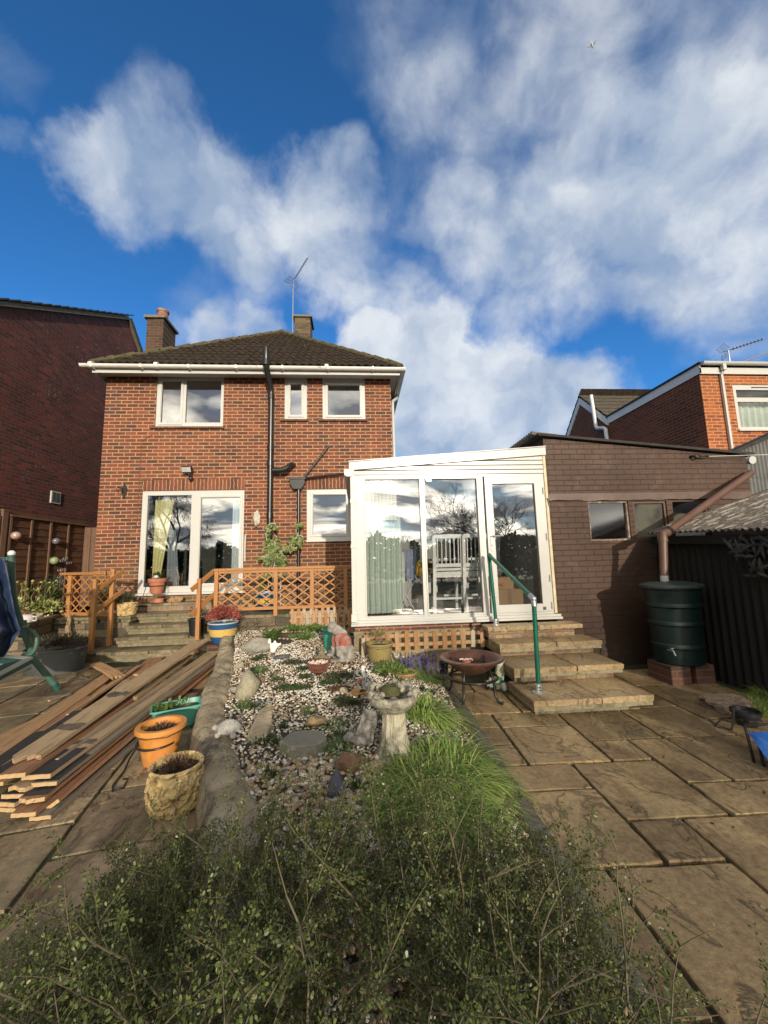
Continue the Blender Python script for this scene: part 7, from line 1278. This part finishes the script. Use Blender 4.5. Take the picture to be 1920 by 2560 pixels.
zones = [(430, 1000, 170, 190, 150), (330, 780, 100, 130, 50), (320, 1250, 150, 130, 70), (600, 1180, 160, 120, 80), (820, 930, 170, 80, 60), (980, 700, 100, 130, 55), (1170, 720, 60, 150, 30), (300, 560, 60, 80, 18), (540, 700, 60, 120, 22), (330, 380, 60, 90, 20), (500, 380, 60, 60, 16), (1100, 330, 90, 50, 14), (700, 1600, 60, 60, 12), (600, 1330, 110, 100, 40), (340, 1600, 70, 60, 18), (200, 1750, 70, 90, 20), (200, 1900, 110, 70, 22), (110, 1180, 60, 30, 8)]
for x, y, sx_2, sy_2, n_ in zones:
    for _ in range(int(n_*1.15)):
        p = ip(x+rg.gauss(0, .5)*sx_2, y+rg.gauss(0, .5)*sy_2, 7.72+rg.uniform(-.06, .13)); nn_ = V((rg.gauss(0, .45), -1, rg.gauss(0, .45))).normalized(); d = V((rg.gauss(0, .6), rg.gauss(0, .2), -.8)); ivyleaf(g, p, d, nn_, rg.uniform(.045, .085))
g.build('leaves', LIVY, t); g2.build('stems', mat('pale_ivy_stem', [(.36, .33, .26), (.48, .44, .36)], .9, 8), t, smooth=True)
g = MB(); p = PY(640+635*.09645, 1280+1650*.09645, 7.6); g.tube([V((p.x, 7.6, .6)), V((p.x, 7.62, p.z+.02))], .016, 8); one('grey_cane', g, GALV, 'short grey tube standing behind the middle of the long trellis', 'cane')
# ------------------------------------------------------------------ galvanised tubs
ZINC = mat('dull_zinc', [(.055, .06, .062), (.09, .095, .095)], .6, 5, metal=.2, bs=.1)
c = V((-4.35, 6.06, 0)); g1 = MB(); clump(g1, c+V((0, 0, .36)), (.42, .30, .16), 2600, .035, .012, 31, -.05, .1, .7); g2 = MB(); tuft(g2, c+V((0, 0, .33)), .30, .22, 160, .003, 4, .4, .8)
pot('large grey zinc tub of dark heather on the paving by the swing seat', c, wallprof(.36, .39, .33, rim=.012, rimh=.02), ZINC, .27, [('foliage', g1, leafmat('dark_purple_heather', (.035, .025, .022), (.07, .05, .04), (.10, .10, .06))), ('twigs', g2, LHEATH)], sx=1, sy=.75)
c = V((-4.74, 6.86, 0)); g1 = MB(); tuft(g1, c+V((0, 0, .26)), .20, .20, 420, .010, 8, .6, .8); g2 = MB(); tuft(g2, c+V((.1, 0, .26)), .10, .55, 18, .004, 3, .1, .25)
pot('smaller grey zinc tub of green shoots in front of the terrace wall', c, wallprof(.22, .27, .28, rim=.010, rimh=.02), ZINC, .24, [('foliage', g1, LGREEN), ('dry_stems', g2, LYEL)])
g = MB(); p0, p1 = PZ(990*.1808, 1360+1780*.1808, .01), PZ(1200*.1808, 1360+1860*.1808, .01); g.tube([p0, p0.lerp(p1, .3)+V((0, .02, .01)), p0.lerp(p1, .7)+V((0, -.02, 0)), p1], .012, 6); one('twig', g, TWIG, 'thin fallen twig on the paving beside the large zinc tub', 'twig')
g = MB(); a = PY(955*.1808, 1360+960*.1808, 7.05); b = PY(940*.1808, 1360+1290*.1808, 6.95); g.tube([a, a.lerp(b, .3)+V((.01, 0, 0)), a.lerp(b, .6)-V((.015, 0, 0)), b, V((b.x, b.y, .1))], [.018, .03, .034, .036, .036], 8); one('vine_trunk', g, mat('pale_bark', [(.30, .20, .11), (.42, .30, .18), (.2, .13, .08)], .9, 6, (6, 6, 1), bs=1), 'gnarled pale trunk of a climber twisting up the left trellis post', 'climber', smooth=True)
# teapot, little pot, planting along the fence
c = PY(350*.1808, 1360+1005*.1808, 6.1); c.z = .672; t = thing('teapot', 'white teapot with a dark red lid on the planter wall', 'teapot', c)
WGL = mat('white_glaze', [(.55, .53, .52), (.62, .60, .60)], .15, 4, coat=1); g = MB(); g.lathe(c, [(.06, 0), (.10, .02), (.115, .06), (.105, .10), (.07, .13), (.05, .135)], 28); g.tube([c+V((-.10, 0, .05)), c+V((-.15, 0, .08)), c+V((-.17, 0, .12))], [.028, .018, .012], 8); g.tube([c+V((.10, 0, .10)), c+V((.16, 0, .09)), c+V((.15, 0, .04)), c+V((.10, 0, .04))], .010, 6); g.build('body', WGL, t, smooth=2)
g = MB(); g.lathe(c+V((0, 0, .132)), [(.055, 0), (.05, .02), (.02, .03), (.012, .04), (.016, .05), (.004, .058)], 20); g.build('lid', mat('dark_red_glaze', [(.14, .03, .03), (.2, .05, .045)], .15, 4, coat=1), t, smooth=2)
c = PY(545*.1808, 1360+985*.1808, 6.55); c.z = .672; pot('small pale square clay pot beside the teapot', c, [(.035, 0), (.04, .01), (.055, .09), (.06, .092), (.05, .095), (.03, .05)], mat('pale_clay', [(.36, .28, .2), (.45, .36, .27)], .8), .08, n=4)
pl = [(-5.60, 6.75, .80, .30, .22, .20, 620, LVAR, 'yellow green variegated shrub on the planter behind the teapot'), (-5.35, 7.1, .78, .26, .2, .17, 520, LVAR, 'yellow green leafy shrub at the corner of the planter wall'), (-5.55, 7.5, .95, .20, .2, .42, 480, LDARK, 'dark evergreen climber behind the left end of the short trellis'), (-4.65, 7.6, .85, .25, .12, .25, 360, LDARK, 'dark leaved plant showing through the short trellis'), (-5.85, 6.6, .76, .2, .15, .14, 300, LVAR, 'small variegated plant at the left end of the planter')]
for i, (x, y, z, a_, b_, h_, n_, m, lab) in enumerate(pl):
    g = MB(); clump(g, V((x, y, z)), (a_, b_, h_), n_, .06, .035, 70+i, -.6, .2, .3); g.recentre = True; one('leafy_shrub', g, m, lab, 'shrub', 'planting on the planter wall')
g = MB(); rg = random.Random(3)
for k in range(26):
    p = V((rg.uniform(-5.9, -5.3), 7.2+rg.uniform(-.1, .1), .75)); d = V((rg.uniform(-.6, .6), 0, 1)); pts = [p+d*.12*j+V((.03*math.sin(j*2+k), 0, 0)) for j in range(5)]; g.tube(pts, [.004, .004, .003, .002, .001], 4)
    for q_ in pts[2:]: g.leaf(q_, rdir(rg), rdir(rg), .05, .035)
one('thin_stems', g, LVAR, 'thin arching stems with round yellow leaves in front of the fence', 'plant')
t = thing('wire_butterflies', 'string of small wire butterflies hanging by the fence', 'ornament', PY(860*.1808, 1360+300*.1808, 7.3)); g = MB()
for x, y in ((865, 230), (905, 200), (830, 360), (870, 355), (825, 455), (825, 520), (955, 260)):
    p = PY(x*.1808, 1360+y*.1808, 7.3)
    for s_ in (-1, 1): g.tube([p+V((s_*(.022+.02*math.cos(a_)), 0, .02*math.sin(a_))) for a_ in np.linspace(0, 2*PI, 11)], .0028, 4)
a = PY(840*.1808, 1360+340*.1808, 7.3); b = PY(822*.1808, 1360+640*.1808, 7.3); g.tube([a, b], .0018, 4); g.build('wire', GALV, t)
# ------------------------------------------------------------------ pile of old floorboards
BW = [mat('old_board_pale', [(.42, .295, .165), (.52, .38, .225), (.28, .19, .105)], .85, 4, (9, .8, 9), bs=.7, dirt=(4, .62, (.12, .09, .06))), mat('old_board_red', [(.30, .145, .072), (.40, .21, .11), (.18, .09, .05)], .85, 4, (9, .8, 9), bs=.7, dirt=(4, .62, (.09, .06, .045))), mat('old_board_orange', [(.44, .25, .11), (.55, .34, .17), (.30, .16, .08)], .85, 4, (9, .8, 9), bs=.8, dirt=(5, .64, (.20, .12, .07))), mat('old_board_grey', [(.19, .15, .11), (.29, .24, .175), (.11, .085, .06)], .85, 4, (9, .8, 9), bs=.7)]
PITCH = mat('bitumen_paint', [(.012, .012, .013), (.035, .035, .035), (.02, .02, .02)], .6, 7, bs=.4); CUT = mat('fresh_cut_wood', [(.40, .27, .13), (.50, .35, .19)], .8, 9, bs=.3)
def board(a, za, b, zb, wd, th, mi, label, black=None, jag=None, cut=True, black2=None, roll=0, name='floorboard'):
    A_, B_ = y1(*a, za), y1(*b, zb); d = (B_-A_); ln_ = d.length; d.normalize(); sd = d.cross(V((0, 0, 1))).normalized(); up_ = sd.cross(d)
    if roll: sd, up_ = sd*math.cos(roll)+up_*math.sin(roll), up_*math.cos(roll)-sd*math.sin(roll)
    t = thing(name, label, 'board', A_, 'old floorboards heaped on the patio'); t.rotation_euler = Matrix((sd, d, up_)).transposed().to_euler()
    rg2 = random.Random(int(a[0]*7+a[1])); g = MB(); h = wd/2; e0 = [(-h, 0)]; k_ = 7 if jag else 1
    bow = rg2.uniform(-.012, .016)*min(1, ln_/2); tw = rg2.uniform(-.5, .5)*.05*min(1, ln_/2); swy = rg2.uniform(-.012, .012)*min(1, ln_/2)
    def warp(p): u = p[1]/ln_; q_ = math.sin(PI*min(max(u, 0), 1)); return (p[0]+swy*q_+.002*mnoise.noise(V((p[1]*6, p[0]*9, a[0]))), p[1], p[2]+bow*q_+p[0]*tw*(u-.5)+.0015*mnoise.noise(V((p[1]*4, 3, a[1]))))
    def strip(y0f, y1f, z0, z1_, x0=-h, x1=h, nc=7, nr_=14):
        g = MB(); 
        for lv_ in (z0, z1_):
            for r in range(nr_+1):
                for k in range(nc+1): x = x0+(x1-x0)*k/nc; ya, yb = y0f[k % len(y0f)], y1f[k % len(y1f)]; g.v.append(warp((x, ya+(yb-ya)*r/nr_, lv_)))
        q_ = nc+1; M_ = (nr_+1)*q_
        for r in range(nr_):
            for k in range(nc): a_ = r*q_+k; g.f += [[a_, a_+q_, a_+q_+1, a_+1], [M_+a_, M_+a_+1, M_+a_+q_+1, M_+a_+q_]]
            a_ = r*q_; g.f += [[a_, M_+a_, M_+a_+q_, a_+q_], [a_+nc, a_+nc+q_, M_+a_+nc+q_, M_+a_+nc]]
        for k in range(nc): a_ = k; g.f += [[a_, a_+1, M_+a_+1, M_+a_]]; a_ = nr_*q_+k; g.f += [[a_, M_+a_, M_+a_+1, a_+1]]
        return g
    e0 = [rg2.uniform(-jag*1.6, jag*.2) if jag else rg2.uniform(-.003, .003) for _ in range(8)]; e1 = [ln_+(rg2.uniform(-.05, .03) if jag else rg2.uniform(-.004, .004)) for _ in range(8)]
    buildlocal('plank', strip(e0, e1, -th/2, th/2), BW[mi], t)
    if black: buildlocal('painted_end', strip([max(black[0], .001)+rg2.uniform(0, .004) for _ in range(8)], [min(black[1], ln_-.02)+rg2.uniform(-.01, .01) for _ in range(8)], th/2+.0002, th/2+.0012, -h+.001, h-.001), PITCH, t)
    for sp_ in black2 or []: buildlocal('stain', strip([sp_[0]+rg2.uniform(-.03, .02) for _ in range(8)], [sp_[1]+rg2.uniform(-.02, .03) for _ in range(8)], th/2+.0002, th/2+.0009, -h+.002, h-.002), mat('dark_stain', [(.05, .045, .04), (.16, .12, .08)], .8, 14), t)
    if cut: buildlocal('cut_end', strip([e_-.0016 for e_ in e0], [e_-.0003 for e_ in e0], -th/2+.001, th/2-.001, -h+.001, h-.001, nr_=1), CUT, t)
    if jag:
        g = MB()
        for _ in range(7): x = rg2.uniform(-h, h); y = -jag*rg2.uniform(.2, 2.2); g.tube([warp((x, .02, 0)), warp((x+rg2.uniform(-.01, .01), y, rg2.uniform(-.003, .006)))], [.005, .001], 4)
        buildlocal('splinters', g, BW[2], t)
    return t
def buildlocal(name, g, m, parent):
    me = bpy.data.meshes.new(name); me.from_pydata(g.v, [], g.f); me.update(); me.materials.append(m); o = bpy.data.objects.new(name, me); C.objects.link(o); o.parent = parent; return o
B_ = board
B_((80, 1165), .02, (1445, 235), .03, .14, .024, 1, 'lowest red brown board at the right hand bottom of the pile')
B_((150, 1238), .05, (1435, 225), .055, .135, .024, 1, 'second lowest reddish board with pale cut end at the front of the pile')
B_((262, 1258), .02, (1440, 262), .02, .12, .022, 3, 'outermost board lying flat along the right side of the pile', cut=True)
B_((80, 1118), .085, (1000, 520), .085, .14, .024, 0, 'short dark ended board second from the bottom on the left of the front stack', black=(0, .2))
B_((210, 1135), .095, (1415, 215), .10, .15, .024, 1, 'board with jagged pale end and black painted top low in the front stack', black=(.01, .30), jag=.02)
B_((285, 1038), .135, (1410, 205), .14, .15, .024, 3, 'board with black painted end in the middle of the front stack', black=(.01, .33))
B_((140, 1060), .125, (900, 560), .12, .13, .024, 0, 'rough ended board poking out left of the middle of the front stack', jag=.02)
B_((235, 992), .175, (1385, 182), .19, .165, .026, 0, 'pale board with broad black painted end just below the top board', black=(.0, .34), black2=[(.42, .47)])
B_((75, 985), .205, (900, 430), .20, .15, .026, 1, 'clean orange brown board end sticking out at the left under the top board')
B_((190, 855), .24, (1315, 103), .36, .185, .026, 0, 'longest pale board lying on top of the pile with a splintered near end', jag=.05, cut=False, black2=[(.33, .42), (.95, 1.05)])
B_((30, 1170), .05, (500, 900), .05, .14, .024, 0, 'short black topped board end at the far left front of the pile', black=(.0, .4))
B_((40, 1205), .02, (600, 880), .02, .13, .024, 1, 'red brown board under the black topped end at the far left')
B_((-60, 1040), .10, (700, 560), .10, .15, .024, 2, 'orange board leaning at the left edge of the pile')
B_((-60, 990), .135, (560, 560), .14, .18, .024, 3, 'dark painted board lying under the splintered end on the left', black=(.0, 1.2))
B_((-100, 880), .07, (760, 295), .06, .16, .022, 2, 'long splintered orange board at the left side of the pile', jag=.05)
B_((-60, 775), .03, (690, 400), .03, .12, .02, 2, 'rough orange board lying low between the splintered board and the pile', jag=.04)
B_((100, 900), .05, (940, 232), .04, .11, .02, 3, 'black painted narrow board crossing the middle of the pile', black=(.0, 3.9), cut=False)
B_((700, 540), .10, (1010, 222), .05, .22, .022, 1, 'wide reddish brown board lying behind the top board')
B_((400, 640), .075, (668, 437), .07, .03, .015, 2, 'narrow pink painted strip lying on the boards', name='strip')
B_((318, 497), .02, (455, 452), .02, .03, .015, 3, 'thin grey strip of wood lying apart on the paving left of the pile', name='strip')
B_((700, 470), .12, (825, 360), .10, .07, .012, 0, 'thin pale splinter of board beside the wide reddish board', jag=.03)
B_((622, 262), .12, (768, 345), .10, .13, .028, 2, 'short chunky broken piece of orange wood on the left boards', jag=.05)
B_((880, 478), .215, (1230, 215), .225, .05, .03, 0, 'narrow pale batten with a pointed end between the top boards', jag=.03, name='batten')
B_((985, 378), .19, (1240, 205), .25, .04, .03, 2, 'short reddish batten tucked beside the top board', name='batten')
B_((1225, 478), .02, (1330, 345), .02, .12, .02, 2, 'short black ended offcut lying between the pile and the stone edging', black=(.13, .26), jag=.04)
B_((1330, 400), .015, (1405, 318), .015, .03, .012, 3, 'thin dark strip beside the stone edging', name='strip')
for i, (px, py) in enumerate(((490, 1222), (590, 300), (430, 520), (700, 250), (560, 430))):
    B_((px-14, py+4), .006, (px+14, py-4), .006, .018, .006, 2, ('small wood chip on the paving in front of the pile', 'wood chip far left behind the pile', 'wood chip on the dark paving left of the pile', 'wood chip near the bottom stone step', 'wood chip beside the broken orange piece')[i], cut=False, name='wood_chip')
B_((330, 905), .165, (1395, 190), .165, .11, .022, 3, 'weathered board on edge beside the pale board with the black end', cut=True, roll=.5)
B_((300, 1100), .075, (1420, 222), .10, .12, .022, 1, 'reddish board tilted against the right flank of the pile', roll=.45)
B_((330, 1180), .04, (1430, 245), .06, .10, .022, 1, 'narrow brown board tilted at the foot of the right flank of the pile', roll=.6)
B_((-40, 930), .10, (600, 470), .08, .12, .022, 1, 'dark red board wedged between the orange boards on the left', black=(0, .6))
B_((210, 820), .02, (840, 300), .03, .10, .02, 0, 'pale splintered lath lying across the left boards', jag=.05, name='lath')
B_((430, 590), .09, (900, 270), .09, .09, .02, 2, 'thin orange board leaning beside the wide reddish board', roll=.3, jag=.03)
B_((880, 330), .225, (1290, 150), .30, .06, .02, 1, 'narrow dark batten under the far end of the top board', name='batten')
# ------------------------------------------------------------------ right hand side bits
p = PZ(1835, 1775, 0); g = MB(); g.ball(p+V((.0, .05, .03)), (.28, .17, .085), 3, .35, 5, 2, None, 12); one('stone', g, mat('layered_brown_stone', [(.12, .085, .06), (.20, .15, .11), (.08, .06, .05)], .95, 7, (1, 1, 5), bs=1), 'rough layered brown rock on the paving by the dark shed', 'stone')
p = PZ(1868, 1812, 0); pot('small black plastic pot lying by the layered rock', p+V((.0, 0, .0)), wallprof(.07, .10, .12, rim=.006), DKP, .06)
g = MB(); q_ = p+V((-.22, -.03, .0)); g.tube([q_+V((-.1, .05, .06)), q_+V((-.06, 0, .01)), q_+V((0, -.05, .01)), q_+V((.05, -.02, .05)), q_+V((.12, .03, .13))], .008, 6); g.tube([q_+V((-.1, .0, .02)), q_+V((0, .04, .05)), q_+V((.1, .02, .02))], .006, 6); one('wire_ring', g, IRON, 'bent black wire lying in front of the layered rock', 'wire')
for i, (px, py, n_, lab) in enumerate(((1905, 1775, 700, 'bright grass tuft at the right edge beside the layered rock'), (1935, 1745, 500, 'grass tuft against the shed wall at the right edge'))):
    p = PZ(px, py, 0); g = MB(); t = thing('grass_tuft', lab, 'grass', p); tuft(g, p, .16, .20, n_, .006, 5+i, .9, 1); g.build('blades', LGRASS, t)
g = MB(); rg = random.Random(6)
for k in range(900): y = rg.uniform(3.3, 4.3); x = rg.uniform(3.75, 4.08) if y > 3.3 else 4; g.blade((x, y, -.02), (rg.uniform(-.8, .8), rg.uniform(-.8, .8), .6), rg.uniform(.02, .06), .008, .5, 2)
tag(g.build('weeds', LDARK), 'dark weeds and litter along the foot of the shed wall', 'weeds', kind='stuff')
g = MB(); rg = random.Random(16)
for k in range(2600):
    if rg.random() < .5: x = rg.choice([1.46, 1.75, 2.06, .95, 2.4])+rg.uniform(-.012, .012); y = rg.uniform(1.6, 4.9)+0; x += (y-2.8)*.05
    else: x = rg.uniform(1.5, 2.9); y = rg.choice([3.52, 4.08, 2.22, 1.92])+rg.uniform(-.014, .014)-(x-1.5)*.035
    if mnoise.noise(V((x*3, y*3, 1))) < .08: continue
    g.blade((x, y, -.012), (rg.uniform(-1, 1), rg.uniform(-1, 1), .7), rg.uniform(.010, .026), .006, .3, 1)
for k in range(500):
    x = rg.uniform(1.65, 2.0)+rg.gauss(0, .05); y = 4.055; g.blade((x, y, .15), (rg.uniform(-1, 1), rg.uniform(-1, .1), .9), rg.uniform(.015, .035), .007, .3, 1)
tag(g.build('moss', LDARK), 'moss and tiny weeds growing in the paving joints', 'moss', kind='stuff')
g = MB(); rg = random.Random(77)
for k in range(420):
    u = rg.random()
    if u < .35: x, y, z = kerb_x(3.6)+rg.gauss(0, .10), rg.uniform(3.3, 4.3), .035
    elif u < .6: x = rg.uniform(-1.6, .8); y = rg.uniform(1.9, 6); z = bedz(x, y)+.012 if inbed(x, y) else .02
    elif u < .8: x, y, z = rg.uniform(1.0, 3.9), rg.uniform(1.2, 4.9), .01
    else: x, y, z = rg.uniform(-4.2, -1.6), rg.uniform(2.2, 6.2), .012
    if 1.5 < x < 2.95 and y > 3.5: continue
    if u >= .8 and x > curb_at(y)[0]-.2: continue
    g.leaf((x, y, z), V((rg.gauss(0, 1), rg.gauss(0, 1), rg.uniform(-.1, .3))), V((rg.gauss(0, .4), rg.gauss(0, .4), 1)), rg.uniform(.012, .04), rg.uniform(.006, .022))
tag(g.build('leaf_litter', leafmat('litter_leaf', (.05, .028, .017), (.12, .065, .035), (.28, .19, .11))), 'dead leaves and crumbs scattered over the gravel, kerb and paving', 'leaves', kind='stuff')
t = thing('camping_chair', 'blue fabric folding chair partly in view at the right edge', 'chair', PZ(1880, 1900, 0)); fy = 2.75
p0 = PZ(1886, 1908, 0); p1 = PY(1862, 1815, p0.y+.05); g = MB(); g.tube([p0, p1], .009, 8); g.tube([PZ(1889, 1912, 0)+V((.03, -.03, 0)), p1+V((.06, -.02, -.10))], .009, 8); g.tube([p1, p1+V((.5, -.1, .06))], .009, 8); g.build('leg_frame', IRON, t, smooth=True)
a = PY(1870, 1832, p0.y+.03); b = PY(1920, 1828, p0.y); c = PY(1920, 1900, p0.y-.12); g = MB(); e_ = a+V((1.1, .0, .0)); n_ = 8
for i in range(n_+1):
    for j in range(n_+1): u, v_ = i/n_, j/n_; q_ = a.lerp(b+(b-a)*3, u); q2_ = a.lerp(c+(c-a)*1.4, u); pp = q_.lerp(q2_, v_); g.v.append((pp.x, pp.y-.05*math.sin(PI*v_), pp.z-.03*math.sin(PI*v_)*u))
g.f = [[i*(n_+1)+j, (i+1)*(n_+1)+j, (i+1)*(n_+1)+j+1, i*(n_+1)+j+1] for i in range(n_) for j in range(n_)]; g.build('seat_cloth', mat('blue_cloth', [(.015, .09, .36), (.02, .13, .45)], .6, 6, bs=.3), t, smooth=True)
for i, (px, py, r_) in enumerate(((1265, 2047, .013), (1246, 2063, .010), (1290, 2063, .012))):
    p = PZ(px, py, .04); g = MB(); g.ball(p+V((0, 0, .003)), (r_, r_*.8, r_*.5), 2, .3, i); one('pebble', g, mat(('orange_pebble', 'yellow_pebble', 'grey_white_pebble')[i], [((.6, .25, .08), (.55, .38, .15), (.45, .45, .43))[i]]*2, .8), ('bright orange pebble on the kerb beside the near grass', 'yellowish pebble on the kerb next to the orange one', 'pale grey pebble on the kerb right of the orange one')[i], 'stone', smooth=True)
# ------------------------------------------------------------------ thorny shrub in the foreground
rg = random.Random(21); T, LF = MB(), MB(); lv = []; lf = []
def shrubtop(x, y):
    a_ = 1-((x+.08)/(.80 if x < 0 else .78))**2*.9+(.15 if y < .7 else 0); b_ = 1-max(0, (y-1.0)/.78)**2; return .66*math.sqrt(max(0, a_))*math.sqrt(max(.02, b_))
def addleaf(p, d, n_, l):
    sd = d.cross(n_)
    if sd.length < 1e-4: return
    sd.normalize(); w_ = l*.27; k = len(lv); lv.extend((tuple(p), tuple(p+d*l*.35+sd*w_), tuple(p+d*l*.8+sd*w_*.9), tuple(p+d*l), tuple(p+d*l*.8-sd*w_*.9), tuple(p+d*l*.35-sd*w_))); lf.append((k, k+1, k+2, k+3, k+4, k+5))
def twig(p, d, ln_, r_, leafy, droop=.25, dens=75):
    n_ = max(3, int(ln_/.06)); pts = [p]; dd = d.normalized()
    for i in range(n_): dd = (dd+V((rg.gauss(0, .10), rg.gauss(0, .10), rg.gauss(0, .08)-droop*.12))).normalized(); pts.append(pts[-1]+dd*ln_/n_)
    T.tube(pts, [r_*(1-.8*i/n_) for i in range(n_+1)], 4, cap=False)
    cnt_ = int(ln_*dens*leafy)
    for _ in range(cnt_):
        t_ = rg.random()**.85*n_; i = min(int(t_), n_-1); q_ = pts[i].lerp(pts[i+1], t_-i); ax = (pts[i+1]-pts[i]).normalized(); s_ = ax.orthogonal(); s_ = Matrix.Rotation(rg.uniform(0, 6.28), 3, ax) @ s_; dl = (s_.normalized()+ax*.6).normalized(); addleaf(q_+s_*.004, dl, rdir(rg), rg.uniform(.0055, .0105))
    return pts
for k in range(1350):
    x = rg.uniform(-1.05, .86); y = rg.uniform(.28, 1.72); h = shrubtop(x, y)
    if h < .06 or (x-.0)**2+y**2 < .05: continue
    if x < -.6 and rg.random() < .3: continue
    if x > .6 and rg.random() < .5: continue
    z = h*rg.uniform(.15, .88); out_ = V((x*.5+rg.gauss(0, .35), (y-.9)*.5+rg.gauss(0, .35), rg.uniform(.1, .9))); pts = twig(V((x, y, z)), out_, rg.uniform(.18, .34), .0028, 1, .5, 300)
    for _ in range(4): q_ = rg.choice(pts[1:]); twig(q_, V((rg.gauss(0, .7), rg.gauss(0, .7), rg.uniform(-.1, .9))), rg.uniform(.06, .14), .0013, 1, .2, 400)
for k in range(34):
    x = rg.uniform(-.85, .7); y = rg.uniform(.45, 1.62); h = shrubtop(x, y)
    if h < .12: continue
    d = V((x*.4+rg.gauss(0, .5), (y-1)*.5+rg.gauss(0, .4), rg.uniform(.2, 1.4))); pts = twig(V((x, y, h*.75)), d, rg.uniform(.22, .42), .0042, .35, .25, 110)
    for _ in range(3): q_ = rg.choice(pts[2:]); twig(q_, d+V((rg.gauss(0, .8), rg.gauss(0, .8), rg.gauss(0, .6))), rg.uniform(.07, .16), .0022, .5, .2, 120)
for a_, b_ in (((-.55, 1.5, .35), (-.95, 1.35, .25)), ((-.95, .9, .35), (-1.35, .95, .25)), ((-.7, 1.3, .4), (-1.2, 1.45, .05)), ((.5, 1.3, .35), (1.15, 1.62, .1)), ((.55, 1.0, .3), (1.2, 1.2, .12)), ((.5, .8, .35), (1.05, .8, .22)), ((-1.0, .75, .35), (-1.2, .85, .7)), ((-.6, 1.35, .35), (-.62, 1.5, .72)), ((-.45, 1.3, .4), (-.44, 1.5, .72)), ((.65, 1.1, .25), (.78, 1.15, .5)), ((.85, 1.0, .2), (.95, 1.02, .42))):
    a_, b_ = V(a_), V(b_); pts = twig(a_, b_-a_, (b_-a_).length, .004, 1, .1, 140)
    for _ in range(6): q_ = rg.choice(pts[2:]); twig(q_, (b_-a_).normalized()+V((rg.gauss(0, .8), rg.gauss(0, .8), rg.gauss(0, .5))), rg.uniform(.06, .16), .002, 1, .1, 170)
t = thing('thorny_shrub', 'sprawling small leaved thorny shrub filling the foreground', 'shrub', (0, 1, 0)); T.build('twigs', TWIG, t)
LF.v = lv; LF.f = [list(f) for f in lf]; LF.build('leaves', leafmat('cotoneaster_leaf', (.045, .065, .017), (.085, .112, .030), (.16, .18, .06), .38, .25, .12), t)
print('shrub leaves', len(lf))
# ------------------------------------------------------------------ seen in the glass: hedge and bare winter trees at the end of the garden
g = MB(); rg = random.Random(2)
for k in range(26000):
    x = rg.uniform(-30, 34); top = 2.7+.8*mnoise.noise(V((x*.3, 0, 0)))+.4*mnoise.noise(V((x*1.1, 0, 4))); z = top*rg.random()**.7; g.leaf((x, -17+rg.uniform(-.8, .8), z), rdir(rg), rdir(rg), .38, .26)
one('hedge', g, LDARK, 'tall dark hedge across the far end of the garden, reflected in the panes', 'hedge')
BARK = mat('winter_bark', [(.07, .055, .045), (.11, .09, .075)], .95, 4)
def tree(x, y, h, seed, label, droop=0, lev=5, nm='bare_tree', spread=.55):
    rg = random.Random(seed); g1, g2 = MB(), MB(); t = thing(nm, label, 'tree', (x, y, -.05))
    def br(p, d, ln_, r_, l):
        n_ = 4; pts = [p]; dd = d
        for i in range(n_): dd = (dd+V((rg.gauss(0, .13), rg.gauss(0, .13), rg.gauss(0, .10)-(droop*.22 if l < 3 else 0)+(.04 if not droop else 0)))).normalized(); pts.append(pts[-1]+dd*ln_/n_)
        (g1 if l == lev else g2).tube(pts, [r_*(1-.35*i/n_) for i in range(n_+1)], 5 if l > 2 else 3, cap=False)
        if l == 0: return
        for k in range(4 if l > 1 else 7):
            q_ = pts[rg.randint(2, n_)]; a_ = rdir(rg); br(q_, (dd+a_*spread*1.35).normalized(), ln_*rg.uniform(.58, .8), r_*.55, l-1)
    br(V((x, y, -.05)), V((rg.uniform(-.08, .08), 0, 1)), h*.30, h*.011, lev); g1.build('trunk', BARK, t); g2.build('branches', BARK, t)
tree(-12.5, -12, 13, 3, 'large bare weeping tree reflected in the left hand windows', .9, 6)
tree(12.2, -25, 12.5, 5, 'bare spreading tree reflected in the glazed door', 0, 6, spread=.7)
tree(2.6, -17.5, 4.6, 8, 'small bare tree standing in the hedge line', 0, 5, spread=.7); tree(-3, -18.5, 4.2, 11, 'thin bare tree left of the middle of the hedge line', 0, 5, spread=.6); tree(11, -18, 8, 13, 'bare tree at the right end of the hedge line', 0, 5)
# ------------------------------------------------------------------ gull
gp = V((0, 0, CAMH))+ray(1480, 112)*34; ux = (rt*.75+up*.62).normalized(); fx_ = (rt*.5-up*.6+fw*.5).normalized(); g = MB(); g.tube([gp-fx_*.22, gp-fx_*.1, gp+fx_*.05, gp+fx_*.18, gp+fx_*.24], [.02, .06, .07, .045, .01], 8)
t = thing('gull', 'small gull gliding high in the sky at the upper right', 'bird', gp); g.build('body', mat('gull_white', [(.55, .57, .6), (.65, .67, .7)], .8), t, smooth=True)
for s_ in (-1, 1): g = MB(); g.add([gp+fx_*.08, gp-fx_*.10, gp+ux*s_*.28-fx_*.02+up*.03, gp+ux*s_*.28+fx_*.11+up*.03, gp+ux*s_*.60-fx_*.12], [(0, 1, 2, 3), (3, 2, 4)]); g.build('wing', mat('gull_grey', [(.16, .17, .19), (.25, .26, .28)], .8), t)
